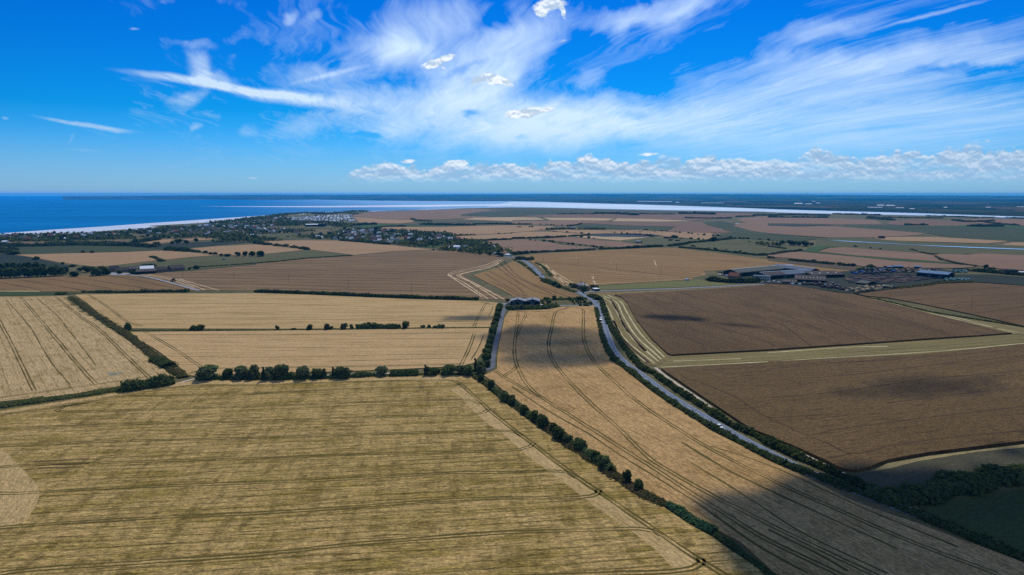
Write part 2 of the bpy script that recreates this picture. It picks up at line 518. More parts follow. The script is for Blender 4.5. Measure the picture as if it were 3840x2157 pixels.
def field_mat(name, light, patch, streak, ang, patch_m=40, patch_amt=0.6, streak_amt=0.5, streak_w=2.5, row_m=12.0, row_amt=0.15,
              cross_amt=0.0, cross_m=14.0, grain=0.22, weeds=0.0, bump=0.6, seed=0.0, stretch=0.3, streak_len=60.0):
    """ripe crop or stubble: blotches, drill rows along ang, fine grain of ears and straw"""
    m, gr = mat_base(name)
    light, patch, streak = [(q[0] * (1.0 if q[0] > 0.3 else 0.95), q[1] * (0.97 if q[0] > 0.3 else 0.92), q[2] * (0.92 if q[0] > 0.3 else 0.64)) if not name.endswith('_cover') else (q[0] * 0.92, q[1] * 0.93, q[2] * 0.98) for q in (light, patch, streak)]
    t = gr.n('ShaderNodeTexCoord').outputs['Object']
    a = gr.mapping(t, rot=(0, 0, -ang))
    a = gr.mapping(a, loc=(seed * 137.0, seed * 71.0, 0))
    pn = gr.noise(gr.mapping(a, scale=(stretch / patch_m, 1 / patch_m, 0)), 1.0, 6.0, 0.62)
    c = gr.mix(gr.mr(pn, 0.44, 0.66, 0.0, patch_amt), light, patch)
    big = gr.noise(gr.mapping(a, loc=(31, 17, 0), scale=(0.5 / 160, 1 / 160, 0)), 1.0, 3.0, 0.5)
    c = gr.mix(gr.mr(big, 0.35, 0.7, 0.0, (0.35 if light[0] > 0.3 else 0.85) * patch_amt), c, patch)
    sn = gr.noise(gr.mapping(a, loc=(5, 9, 0), scale=(1 / streak_len, 1 / streak_w, 0)), 1.0, 4.0, 0.65)
    c = gr.mix(gr.mr(sn, 0.50, 0.72, 0.0, streak_amt), c, streak)
    if cross_amt > 0:
        xn = gr.noise(gr.mapping(a, loc=(2, 4, 0), scale=(1 / cross_m, 0.03, 0)), 1.0, 3.0, 0.6)
        yn = gr.noise(gr.mapping(a, loc=(8, 1, 0), scale=(1 / 13.0, 1 / 4.5, 0)), 1.0, 4.0, 0.65)
        xm = gr.m('MULTIPLY', gr.mr(xn, 0.44, 0.62), gr.mr(yn, 0.36, 0.62))
        c = gr.mix(gr.m('MULTIPLY', xm, cross_amt), c, streak)
    if row_amt > 0:
        sp = gr.n('ShaderNodeSeparateXYZ', {0: a})
        wob = gr.noise(gr.mapping(a, scale=(0.01, 0.01, 0)), 1.0, 2.0)
        ph = gr.m('ADD', gr.m('DIVIDE', sp.outputs[1], row_m), gr.m('MULTIPLY', wob, 0.8))
        fr = gr.m('ABSOLUTE', gr.m('SUBTRACT', gr.m('FRACT', ph), 0.5))
        patchy = gr.noise(gr.mapping(a, loc=(9, 2, 0), scale=(0.02, 0.15, 0)), 1.0, 2.0)
        rw = gr.m('MULTIPLY', gr.mr(fr, 0.14 if row_m < 20 else 0.26, 0.0), gr.mr(patchy, 0.3, 0.6))
        c = gr.mix(gr.m('MULTIPLY', rw, row_amt), c, streak)
    if weeds > 0:
        wn = gr.noise(gr.mapping(a, loc=(50, 20, 0), scale=(0.020, 0.07, 0)), 1.0, 4.0, 0.7)
        c = gr.mix(gr.mr(wn, 0.68, 0.76, 0.0, weeds), c, (0.052, 0.075, 0.030))
    fn = gr.noise(t, 0.9, 3.0, 0.75)
    fn2 = gr.noise(gr.mapping(a, scale=(0.22, 1.1, 0)), 1.0, 3.0, 0.7)
    gv = gr.m('MULTIPLY', gr.mr(fn, 0.25, 0.75, 1 - grain, 1 + grain), gr.mr(fn2, 0.3, 0.7, 1 - grain * 0.8, 1 + grain * 0.8))
    c = gr.n('ShaderNodeVectorMath', {0: c, 'Scale': gv}, operation='SCALE').outputs[0]
    bp = gr.n('ShaderNodeBump', {'Height': gr.m('ADD', fn, fn2), 'Strength': bump, 'Distance': 0.6})
    out_surface(gr, c, 0.95, 0.08, bp.outputs[0])
    return m


def plain_mat(name, col, col2=None, scale=0.5, rough=0.85, spec=0.2, amt=0.7, bump=0.0, metallic=0.0, detail=4.0):
    m, gr = mat_base(name)
    t = gr.n('ShaderNodeTexCoord').outputs['Object']
    nv = gr.noise(t, scale, detail, 0.6)
    c = gr.mix(gr.mr(nv, 0.3, 0.7, 0.0, amt), col, col2 or tuple(x * 0.7 for x in col))
    b = gr.n('ShaderNodeBump', {'Height': nv, 'Strength': bump, 'Distance': 0.3}).outputs[0] if bump else None
    out_surface(gr, c, rough, spec, b, Metallic=metallic)
    return m


def leaf_mat(name, c1, c2, scale=0.25, vary=0.35):
    m, gr = mat_base(name)
    t = gr.n('ShaderNodeTexCoord').outputs['Object']
    oi = gr.n('ShaderNodeObjectInfo')
    rnd = oi.outputs['Random']
    nv = gr.noise(t, scale, 3.0, 0.6)
    fv = gr.noise(t, 1.7, 2.0, 0.6)
    c = gr.mix(gr.mr(nv, 0.35, 0.65), c1, c2)
    k = gr.m('MULTIPLY', gr.mr(rnd, 0, 1, 1 - vary, 1 + vary, smooth=False), gr.mr(fv, 0.3, 0.7, 0.7, 1.35))
    c = gr.n('ShaderNodeVectorMath', {0: c, 'Scale': gr.m('MULTIPLY', k, 1.35)}, operation='SCALE').outputs[0]
    d = gr.n('ShaderNodeBsdfDiffuse', {0: c})
    tr_ = gr.n('ShaderNodeBsdfTranslucent', {0: gr.mix(0.5, c, (0.16, 0.19, 0.04))})
    mx = gr.n('ShaderNodeMixShader', {0: 0.42, 1: d.outputs[0], 2: tr_.outputs[0]})
    gr.n('ShaderNodeOutputMaterial', {0: mx.outputs[0]})
    return m


WHEAT = (0.52, 0.350, 0.165)
WHEAT_P = (0.38, 0.250, 0.095)
GREENISH = (0.225, 0.165, 0.045)
BROWN = (0.150, 0.092, 0.052)
BROWN_P = (0.098, 0.060, 0.032)
BROWN_D = (0.055, 0.034, 0.020)
STUB = (0.235, 0.145, 0.078)

M = {}
M['leaf'] = leaf_mat('leaf_green', (0.048, 0.070, 0.026), (0.085, 0.110, 0.042))
M['leaf_dark'] = leaf_mat('leaf_dark', (0.032, 0.048, 0.020), (0.060, 0.080, 0.030))
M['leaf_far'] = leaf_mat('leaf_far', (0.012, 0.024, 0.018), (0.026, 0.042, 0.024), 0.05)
M['leaf_pale'] = leaf_mat('leaf_pale', (0.085, 0.108, 0.052), (0.130, 0.145, 0.072))
M['scrub'] = leaf_mat('scrub_brown', (0.120, 0.085, 0.045), (0.075, 0.075, 0.030), 0.15)
M['reed'] = leaf_mat('reed_green', (0.035, 0.085, 0.045), (0.055, 0.110, 0.050), 0.3)
M['rough_grass'] = leaf_mat('rough_grass', (0.120, 0.120, 0.045), (0.075, 0.085, 0.028), 0.12)
M['bark'] = plain_mat('bark', (0.09, 0.07, 0.05), None, 2.0)
M['asphalt'] = plain_mat('asphalt', (0.150, 0.185, 0.235), (0.110, 0.135, 0.170), 0.25, 0.9, 0.05)
M['old_asphalt'] = plain_mat('old_asphalt', (0.105, 0.12, 0.145), (0.07, 0.08, 0.095), 0.2, 0.85, 0.15)
M['concrete'] = plain_mat('concrete', (0.27, 0.29, 0.31), (0.20, 0.215, 0.23), 0.2, 0.85, 0.2)
M['paint'] = plain_mat('road_paint', (0.62, 0.62, 0.60), (0.42, 0.42, 0.42), 1.0, 0.6)
M['chalk'] = plain_mat('chalk_track', (0.50, 0.44, 0.34), (0.36, 0.29, 0.20), 0.2, 0.9)
M['track'] = plain_mat('wheel_track', (0.072, 0.062, 0.014), (0.115, 0.085, 0.022), 0.22, 0.95, 0.05, 0.9)  # crushed crop; the shade inside the wheel grooves is put into the dark colour
M['track_brown'] = plain_mat('wheel_track_brown', (0.055, 0.034, 0.018), (0.085, 0.053, 0.028), 0.2, 0.95, 0.05, 0.9)  # groove shade is included in this dark brown too
M['straw'] = plain_mat('straw_swath', (0.62, 0.47, 0.27), (0.42, 0.30, 0.16), 0.15, 0.95, 0.05, 0.8)
M['straw_pale'] = plain_mat('straw_pale', (0.52, 0.45, 0.25), (0.36, 0.33, 0.14), 0.12, 0.95, 0.05, 0.9)
M['dark_wall'] = plain_mat('dark_sheeting', (0.011, 0.014, 0.019), (0.008, 0.010, 0.013), 0.6, 0.8, 0.1)
M['roof_grey'] = plain_mat('roof_grey', (0.30, 0.32, 0.35), (0.22, 0.24, 0.26), 0.3, 0.9, 0.08)
M['roof_fibre'] = plain_mat('roof_fibre', (0.10, 0.115, 0.095), (0.075, 0.085, 0.07), 0.25, 0.9, 0.08)
M['roof_brown'] = plain_mat('roof_brown', (0.075, 0.065, 0.058), (0.05, 0.042, 0.038), 0.3, 0.9, 0.08)
M['roof_blue'] = plain_mat('roof_blue', (0.13, 0.22, 0.33), (0.10, 0.17, 0.26), 0.3, 0.9, 0.08)
M['door_blue'] = plain_mat('door_blue', (0.075, 0.10, 0.14), (0.06, 0.08, 0.11), 0.6, 0.6)
M['cream'] = plain_mat('cream_wall', (0.52, 0.52, 0.40), (0.42, 0.42, 0.33), 0.6)
M['white'] = plain_mat('white_paint', (0.80, 0.80, 0.80), (0.7, 0.7, 0.7), 0.6, 0.4, 0.5)
M['tile_red'] = plain_mat('tile_red', (0.26, 0.085, 0.055), (0.19, 0.065, 0.045), 0.8)
M['brick'] = plain_mat('brick_wall', (0.21, 0.13, 0.10), (0.15, 0.095, 0.075), 1.2)
M['slate'] = plain_mat('slate_roof', (0.13, 0.15, 0.19), (0.20, 0.15, 0.13), 0.35, 0.6, 0.4)
M['glass'] = plain_mat('window_glass', (0.03, 0.045, 0.06), None, 1.0, 0.12, 0.6)
M['tyre'] = plain_mat('tyre_rubber', (0.02, 0.02, 0.02), None, 1.0, 0.9)
M['wood'] = plain_mat('pole_wood', (0.10, 0.075, 0.055), None, 1.0, 0.9)
M['steel'] = plain_mat('galvanised_steel', (0.35, 0.36, 0.38), None, 1.0, 0.5, 0.4)
M['bale'] = plain_mat('bale_straw', (0.40, 0.28, 0.14), (0.30, 0.20, 0.10), 0.8, 0.95)
M['bale_dark'] = plain_mat('bale_weathered', (0.10, 0.08, 0.065), (0.07, 0.055, 0.045), 0.5, 0.95)
M['wrap_green'] = plain_mat('wrap_green', (0.18, 0.33, 0.27), (0.13, 0.25, 0.21), 0.8, 0.4, 0.4)
for nm, c in (('car_white', (0.8, 0.8, 0.8)), ('car_black', (0.02, 0.02, 0.022)), ('car_silver', (0.45, 0.47, 0.5)), ('car_red', (0.30, 0.03, 0.025)),
              ('car_blue', (0.04, 0.12, 0.33)), ('van_pale_blue', (0.48, 0.64, 0.78)), ('rust', (0.13, 0.065, 0.04)), ('machine_yellow', (0.34, 0.25, 0.09)),
              ('machine_teal', (0.05, 0.18, 0.19)), ('machine_cream', (0.34, 0.28, 0.18)), ('machine_brown', (0.14, 0.09, 0.065)), ('machine_dark', (0.035, 0.035, 0.04)),
              ('pickup_yellow', (0.62, 0.60, 0.30))):
    M[nm] = plain_mat(nm, c, tuple(x * 0.8 for x in c), 0.8, 0.35 if nm[:3] in ('car', 'van') else 0.85, 0.5 if nm[:3] in ('car', 'van') else 0.08)

# ground under everything: rough grass and dry earth
m, gr = mat_base('ground_cover')
t = gr.n('ShaderNodeTexCoord').outputs['Object']
n1 = gr.noise(t, 0.012, 5.0, 0.6)
n2 = gr.noise(t, 0.12, 5.0, 0.65)
n3 = gr.noise(t, 0.9, 3.0, 0.7)
c = gr.mix(gr.mr(n1, 0.38, 0.62), (0.085, 0.085, 0.030), (0.150, 0.115, 0.052))
c = gr.mix(gr.mr(n2, 0.42, 0.7, 0, 0.6), c, (0.048, 0.056, 0.018))
c = gr.n('ShaderNodeVectorMath', {0: c, 'Scale': gr.mr(n3, 0.25, 0.75, 0.7, 1.3)}, operation='SCALE').outputs[0]
out_surface(gr, c, 0.95, 0.08, gr.n('ShaderNodeBump', {'Height': n3, 'Strength': 0.6, 'Distance': 0.5}).outputs[0])
M['ground'] = m

# far shore: woods, fields and villages too far away to tell apart
m, gr = mat_base('far_country')
t = gr.n('ShaderNodeTexCoord').outputs['Object']
n1 = gr.noise(gr.mapping(t, scale=(1 / 900, 1 / 1500, 0)), 1.0, 6.0, 0.65)
vo = gr.n('ShaderNodeTexVoronoi', {'Vector': gr.mapping(t, scale=(1 / 420, 1 / 600, 0)), 'Scale': 1.0})
vs_ = gr.n('ShaderNodeSeparateColor', {0: vo.outputs['Color']})
c = gr.mix(gr.mr(n1, 0.40, 0.56), (0.010, 0.018, 0.014), (0.040, 0.048, 0.024))
c = gr.mix(gr.mr(vs_.outputs[0], 0.72, 0.74, 0, 0.7), c, (0.12, 0.085, 0.05))
n4 = gr.noise(gr.mapping(t, scale=(1 / 90, 1 / 160, 0)), 1.0, 4.0, 0.7)
c = gr.mix(gr.mr(n4, 0.50, 0.62, 0, 0.7), c, (0.008, 0.014, 0.011))
out_surface(gr, c, 1.0, 0.0)
M['far'] = m

# open water: small waves, rough enough to spread the sun's reflection
def water_mat(name, deep, rough, wave, strength, spec=0.5, glitter_col=None):
    m, gr = mat_base(name)
    t = gr.n('ShaderNodeTexCoord').outputs['Object']
    big = gr.noise(gr.mapping(t, scale=(1 / 1500, 1 / 500, 0)), 1.0, 5.0, 0.6)
    w1 = gr.noise(gr.mapping(t, scale=(1 / wave, 1 / (wave * 1.6), 0)), 1.0, 4.0, 0.7)
    c = gr.mix(gr.mr(big, 0.35, 0.65), deep, tuple(x * 1.25 for x in deep))
    if glitter_col:                                   # sun glitter painted as a paler water colour towards the estuary
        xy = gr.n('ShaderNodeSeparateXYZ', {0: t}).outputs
        glitter_pos = gr.m('ADD', gr.m('ADD', xy[0], gr.m('MULTIPLY', xy[1], 0.375)), gr.m('MULTIPLY', gr.m('SUBTRACT', big, 0.5), 1500.0))
        c = gr.mix(gr.mr(glitter_pos, -400.0, 2700.0), c, glitter_col)
    rg = gr.mr(big, 0.35, 0.65, rough * 0.9, rough * 1.1)
    b = gr.n('ShaderNodeBump', {'Height': w1, 'Strength': strength, 'Distance': 2.0})
    df = gr.n('ShaderNodeBsdfDiffuse', {0: c})
    gl = gr.n('ShaderNodeBsdfGlossy', {'Color': (0.9, 0.95, 1.0), 'Roughness': rg, 'Normal': b.outputs[0]})
    mx = gr.n('ShaderNodeMixShader', {0: spec, 1: df.outputs[0], 2: gl.outputs[0]})
    gr.n('ShaderNodeOutputMaterial', {0: mx.outputs[0]})
    return m


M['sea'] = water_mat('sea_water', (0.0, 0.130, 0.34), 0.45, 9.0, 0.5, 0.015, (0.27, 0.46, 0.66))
M['estuary'] = water_mat('estuary_water', (0.10, 0.25, 0.40), 0.40, 9.0, 0.5)
M['creek'] = water_mat('creek_water', (0.30, 0.52, 0.74), 0.2, 4.0, 0.2, 0.2)
m, gr = mat_base('wet_foreshore')
t = gr.n('ShaderNodeTexCoord').outputs['Object']
n1 = gr.noise(gr.mapping(t, rot=(0, 0, R(-35)), scale=(1 / 160, 1 / 22, 0)), 1.0, 5.0, 0.65)
c = gr.mix(gr.mr(n1, 0.40, 0.62), (0.80, 0.78, 0.74), (0.46, 0.52, 0.56))
out_surface(gr, c, gr.mr(n1, 0.35, 0.65, 0.30, 0.5), 0.6)
M['foreshore'] = m

# ------------------------------------------------------------------ land and water
def poly(name, pts, z, mat, kind='structure', parent=None, thick=0.0, label=None, cat=None):
    """flat sheet, or a slab of standing crop when thick > 0"""
    n = len(pts)
    V = [(x, y, z) for x, y in pts]
    F = [tuple(range(n))]
    if thick > 0:
        V += [(x, y, z - thick) for x, y in pts]
        F += [(i, (i + 1) % n, (i + 1) % n + n, i + n) for i in range(n)]
    me = mesh(name, V, F, mat)
    bm = bmesh.new()
    bm.from_mesh(me)
    bmesh.ops.recalc_face_normals(bm, faces=bm.faces)
    bm.normal_update()
    top = [f for f in bm.faces if len(f.verts) == n and abs(f.normal.z) > 0.5]
    if top and top[0].normal.z < 0:
        bmesh.ops.reverse_faces(bm, faces=bm.faces)
    bm.to_mesh(me)
    bm.free()
    o = link(name, me, parent)
    return tag(o, label, cat, None, kind)


# sea to the horizon
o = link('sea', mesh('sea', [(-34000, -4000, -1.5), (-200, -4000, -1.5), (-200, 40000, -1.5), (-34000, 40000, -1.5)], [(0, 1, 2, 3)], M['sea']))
tag(o, kind='structure')
COAST = [(-1272.1, 3860), (-1229.2, 4299), (-1131.6, 4533), (-988.7, 4634), (-716.5, 5086), (-318.8, 5917), (0.0, 6180), (262.7, 6046), (476.6, 5875), (715.7, 5488), (1105.7, 5086),
         (1698.1, 4686), (1737.0, 4484), (1885.7, 4233), (2086.8, 4028), (2348.5, 3789), (2614.3, 3502)]
FAR = [(-25015, 42284), (-13124, 26753), (-9068, 21307), (-7029, 18902), (-5028, 16009), (-2505.6, 12626), (-1311.0, 11740), (0.0, 11419), (476.1, 10970), (1049.6, 9066), (1509.3, 8021), (1866.1, 6783), (2083.7, 5754),
       (2124.7, 5488), (2264.4, 5086), (2439.9, 4712), (2591.4, 4389), (2671.1, 4028), (2765.2, 3705)]
BEACH_IN = [(-1431.7, 1623.4), (-1461.5, 1950.4), (-1367.5, 2022.1), (-1344.6, 2126.3), (-1335.2, 2297.8), (-1294.2, 2585.0), (-1278.8, 2891.8), (-1275.1, 3416), (-1272.1, 3860)]
land = [(-3600, 1700)] + BEACH_IN + COAST[1:] + [(4200, 3050), (6500, 2300), (6500, -900), (-3600, -900)]
o = poly('ground', land, 0.0, M['ground'])
# estuary water lies in front of the far shore, one sheet with the far shore cut out by the shoreline polygon above it
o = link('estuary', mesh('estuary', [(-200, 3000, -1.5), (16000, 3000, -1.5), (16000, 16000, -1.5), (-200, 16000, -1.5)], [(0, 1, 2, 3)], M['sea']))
tag(o, kind='structure')
far_land = FAR + [(3600, 3750), (9000, 2600), (24000, 4000), (24000, 26000), (-9000, 26000), (-15000, 25000)]
poly('far_shore', far_land, 0.0, M['far'])
# wet sand and breaking water along the shore
beach_out = [(-1505.3, 1707.7), (-1580.1, 2110.0), (-1571.6, 2229.6), (-1562.2, 2363.5), (-1528.8, 2537.5), (-1509.9, 2852.0), (-1468.5, 3217), (-1414.0, 3789), (-1360.2, 4128), (-1263.0, 4533), (-1137.7, 4558)]
poly('foreshore', BEACH_IN + [(-1229.2, 4299), (-1131.6, 4533)] + beach_out[::-1], -0.6, M['foreshore'])
# sun glint on calm water painted as a pale streak, then sandbank and mudflat
poly('glint_sandbank', [(-3088, 6783), (-2526.1, 6783), (-1798.7, 7011), (-1067.2, 7584), (0.0, 8178), (0.0, 7584), (-816.7, 6467), (-1700.7, 6273), (-2408.9, 6467), (-2726.9, 6621)], -0.9, M['foreshore'])
poly('glint_sandbank', [(-1243.6, 4583), (-1034.6, 4849), (-613.9, 5488), (-325.7, 6046), (-241.7, 6134), (-693.4, 5488), (-999.8, 4686), (-1190.7, 4533)], -0.9, M['foreshore'])
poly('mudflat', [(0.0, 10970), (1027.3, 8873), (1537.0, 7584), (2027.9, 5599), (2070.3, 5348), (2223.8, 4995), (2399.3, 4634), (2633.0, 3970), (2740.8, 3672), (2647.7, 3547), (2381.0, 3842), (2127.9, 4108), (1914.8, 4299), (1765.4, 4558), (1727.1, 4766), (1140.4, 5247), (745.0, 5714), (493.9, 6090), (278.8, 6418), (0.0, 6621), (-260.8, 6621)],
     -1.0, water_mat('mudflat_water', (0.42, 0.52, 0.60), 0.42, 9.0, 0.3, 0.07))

# hills beyond the far shore
def hill_top(az_px):
    """eye-level offset (pixels) of the ridge, by azimuth pixel"""
    xs = [-1500, 380, 700, 960, 1400, 1900, 2400, 2900, 3300, 3840, 5200]
    ys = [8.2, 7.6, 5.0, 3.2, 2.4, 1.2, -0.2, 1.8, 4.8, 6.6, 7.0]
    return float(np.interp(az_px, xs, ys))


NX, NY = 180, 36
V, F = [], []
for j in range(NY):
    D = 12500 + 13500 * (j / (NY - 1)) ** 0.9
    for i in range(NX):
        azp = 250 + (4700 - 250) * i / (NX - 1)
        u = (azp - 1920) / 2560
        x, y = u * D, D
        top = 120 - hill_top(azp) * 26000 / 2560
        f = max(0.0, (j / (NY - 1)))
        ramp = f ** 1.5
        z = -4 + (top + 4) * ramp
        nz = mnoise.fractal(Vector((x / 2600, y / 2600, 1.3)), 1.0, 2.0, 4)
        z += nz * 22 * math.sin(math.pi * min(1, f * 1.02)) * (0.4 + 0.6 * f)
        if j == NY - 1:
            z += mnoise.fractal(Vector((x / 700, 0, 4.3)), 1.0, 2.0, 4) * 5
        V.append((x, y, z))
for j in range(NY - 1):
    for i in range(NX - 1):
        a = j * NX + i
        F.append((a, a + 1, a + NX + 1, a + NX))
o = link('hills', mesh('hills', V, F, M['far'], smooth=True))
tag(o, kind='structure')



# ------------------------------------------------------------------ fields
ZI = [0.0]
FIELDS = {}


def angle(a, b):
    return math.atan2(b[1] - a[1], b[0] - a[0])


def field(name, pts, mat, h=0.35):
    ZI[0] += 0.012
    z = h + ZI[0]
    o = poly(name, pts, z, mat, thick=z)
    FIELDS.setdefault(name, []).append((o, z))
    return o, z


def tramlines(fz, lines, mat='track', pair=2.0, w=0.78, step=6.0, name='wheel_track'):
    o, z = fz
    for pts in lines:
        L = catmull(pts, step)
        L = [p + Vector((mnoise.noise(Vector((p.x * .06, p.y * .06, 1))), mnoise.noise(Vector((p.x * .06, p.y * .06, 7))), 0)) * 0.25 for p in L]
        mb = MB()
        if pair:
            ribbon(mb, offset_line(L, pair / 2), w, z + 0.02, wob=0.9)
            ribbon(mb, offset_line(L, -pair / 2), w, z + 0.02, wob=0.9)
        else:
            ribbon(mb, L, w, z + 0.02, wob=0.9)
        mb.build(name, M[mat], o)


def strips(fz, polys, mat, name='headland', dz=0.008):
    o, z = fz
    for k, pts in enumerate(polys):
        pts = [(p.x, p.y) for p in catmull(list(pts) + [pts[0]], 6)][:-1]
        poly(name, pts, z + dz + 0.002 * k, mat, None, o)


# big wheat field at the bottom left
a0 = angle((-185.0, 232.5), (-96.7, 243.7))
m = field_mat('wheat_near', (0.47, 0.325, 0.122), (0.245,0.178,0.036), (0.085, 0.066, 0.008), a0, 8, 0.70, 1.0, 1.7, 5.0, 0.75, 0.55, 5.0, 0.42, 0.85, 1.3, 1.0, 0.22, 26.0)
F1 = field('wheat_field', [(-305.8, 345.8), (-285.5, 367.8), (-262.8, 383.9), (-238.5, 404.4), (-214.5, 419.7), (-205.2, 429.7), (-165.5, 429.0), (-121.3, 432.1), (-86.9, 438.7), (-44.6, 443.2), (-29.5, 445.2),
                           (-24.1, 432.1), (-18.3, 418.1), (-8.4, 391.7), (-0.7, 372.8), (5.4, 358.8), (14.3, 336.7), (19.8, 326.8), (26.7, 313.3), (35.9, 294.3), (42.8, 280.0), (49.3, 263.2), (57.3, 251.6),
                           (64.2, 236.3), (69.9, 226.7), (74.1, 216.6), (81.0, 202.6), (175, 175), (190, 60), (-330, 60), (-420, 230)], m, 0.55)
mp = field_mat('wheat_headland', (0.475, 0.335, 0.150), (0.37, 0.26, 0.10), (0.19, 0.14, 0.04), angle((25.1, 282.7), (51.4, 230.7)), 25, 0.5, 0.45, 1.5, 3.0, 0.2, 0.0, 9.0, 0.28, 0.0, 1.0, 2.0, 0.4, 18.0)
strips(F1, [[(-30.5, 412.6), (-18.6, 383.9), (-11.7, 365.7), (0.0, 337.4), (10.5, 313.5), (25.0, 281.6), (35.3, 260.9), (51.3, 229.9), (61.3, 209.4), (53.8, 202.5), (49.5, 215.0), (41.7, 232.1), (31.9, 249.5),
             (25.8, 262.8), (15.2, 284.8), (4.7, 306.3), (-6.2, 334.2), (-11.5, 342.7), (-21.7, 367.4), (-30.2, 391.7), (-37.7, 410.4)],
            [(-253.9, 309.4), (-245.9, 310.7), (-235.2, 304.4), (-221.2, 291.5), (-205.6, 277.4), (-195.2, 267.5), (-189.4, 260.0), (-182.8, 247.0), (-179.5, 237.4), (-182.8, 232.5), (-196.6, 235.9), (-225.3, 268.5)],
            [(-283.9, 365.7), (-237.1, 401.9), (-207.4, 426.2), (-164.9, 427.3), (-120.8, 430.4), (-44.5, 441.9), (-31.3, 443.2), (-36.9, 429.7), (-69.1, 429.7), (-119.7, 426.2), (-162.3, 420.4), (-203.6, 418.1), (-231.7, 400.8), (-259.1, 378.3), (-281.4, 362.2)]], mp)
tramlines(F1, [
    [(-292.8, 342.7), (-278.8, 358.8), (-256.1, 373.7), (-221.3, 404.0), (-205.7, 415.9), (-161.5, 418.1), (-118.9, 423.4), (-56.2, 429.7), (-39.4, 429.0), (-32.1, 418.1), (-18.6, 383.9), (-11.7, 365.7), (0.0, 338.2), (10.5, 314.6), (25.1, 282.7),
     (35.4, 261.8), (51.4, 230.7), (62.1, 210.0), (66.7, 202.5), (74.2, 188.9)],
    [(-227.7, 393.7), (-154.8, 400.2), (-96.9, 410.4), (-48.0, 414.3), (-36.4, 416.6), (-33.0, 421.5)],
    [(-243.7, 381.1), (-253.8, 373.7), (-253.6, 367.4), (-245.8, 364.8), (-208.1, 368.3), (-145.4, 374.9), (-90.5, 382.0), (-30.5, 387.8), (-22.8, 386.2), (-17.8, 378.3)],
    [(-284.5, 332.5), (-262.4, 336.7), (-215.5, 343.5), (-135.8, 349.0), (-84.5, 355.5), (-23.0, 360.5), (-15.5, 363.6), (-13.0, 370.1)],
    [(-266.2, 310.1), (-245.0, 313.3), (-200.7, 318.8), (-126.6, 324.3), (-78.4, 328.9), (-9.7, 334.2), (1.0, 333.2), (5.0, 326.8)],
    [(-241.3, 279.5), (-225.9, 287.6), (-185.0, 292.6), (-116.8, 297.8), (-72.4, 302.6), (0.0, 307.8), (4.2, 309.2), (8.6, 312.6), (10.4, 317.2)],
    [(-221.8, 265.6), (-206.1, 260.9), (-168.8, 265.6), (-106.9, 271.4), (-66.3, 275.4), (-24.6, 281.6), (0.0, 282.1), (18.2, 283.5), (24.2, 282.1), (27.5, 276.4)],
    [(-199.7, 228.5), (-185.0, 232.5), (-145.3, 238.6), (-96.7, 243.7), (-60.3, 249.1), (-22.5, 255.5), (0.0, 256.8), (25.7, 257.1), (31.8, 258.6), (34.5, 260.9), (35.3, 264.6)],
    [(-170.3, 196.2), (-162.5, 202.3), (-128.0, 208.2), (-85.6, 214.0), (-53.9, 220.9), (0.0, 229.2), (28.6, 230.8), (46.6, 231.5), (50.9, 229.8), (52.7, 226.7)],
    [(-77.4, 184.0), (-38.5, 193.0), (0.0, 199.5), (28.4, 202.3), (50.9, 203.7), (58.7, 205.8), (62.0, 208.8), (62.3, 211.8)],
], 'track', 2.0, 0.82, 4.0)
tramlines(F1, [[(-215.5, 293.5), (-200.4, 295.7), (-187.3, 296.5)], [(-210.9, 288.7), (-200.0, 290.9), (-189.1, 292.0)], [(-208.5, 286.5), (-199.2, 287.0), (-188.8, 287.9)]], 'track_brown', 0, 1.0, 4.0)

# wheat strip between the bush line and the road
a0 = angle((29.7, 326.8), (67.5, 244.5))
m = field_mat('wheat_strip', (0.47, 0.300, 0.125), (0.36, 0.225, 0.085), (0.17, 0.105, 0.035), a0, 30, 0.75, 0.7, 1.6, 4.0, 0.3, 0.35, 20.0, 0.36, 0.6, 0.9, 3.0, 0.35, 40.0)
F2 = field('wheat_field', [(-3.1, 691.5), (12.4, 696.3), (36.3, 702.4), (46.4, 713.1), (55.4, 721.4), (88.8, 724.0), (85.7, 679.8), (79.6, 616.7), (74.0, 556.1), (72.9, 526.5), (73.0, 496.6), (69.7, 480.8), (75.7, 464.2), (80.6, 433.3), (85.4, 402.9), (90.7, 378.3),
                           (96.6, 357.1), (101.1, 335.2), (108.4, 317.2), (115.6, 296.1), (119.1, 288.7), (123.2, 280.6), (128.7, 268.0), (132.9, 256.4), (138.6, 247.8), (148.4, 235.9), (157.9, 222.6), (167.6, 209.1), (179.8, 192.0),
                           (330, 150), (230, 60), (190, 60), (83.6, 202.9), (79.3, 222.2), (73.4, 231.4), (67.2, 243.3), (62.1, 252.0), (53.7, 265.4), (49.6, 274.4), (43.3, 287.9), (34.7, 308.2),
                           (29.3, 324.0), (25.7, 338.9), (17.5, 351.4), (8.4, 370.1), (1.8, 389.7), (-5.6, 407.2), (-11.6, 425.0), (-18.7, 441.9), (-10.4, 458.2), (-10.9, 487.3), (-10.2, 540.9), (-7.0, 657.4)], m, 0.55)
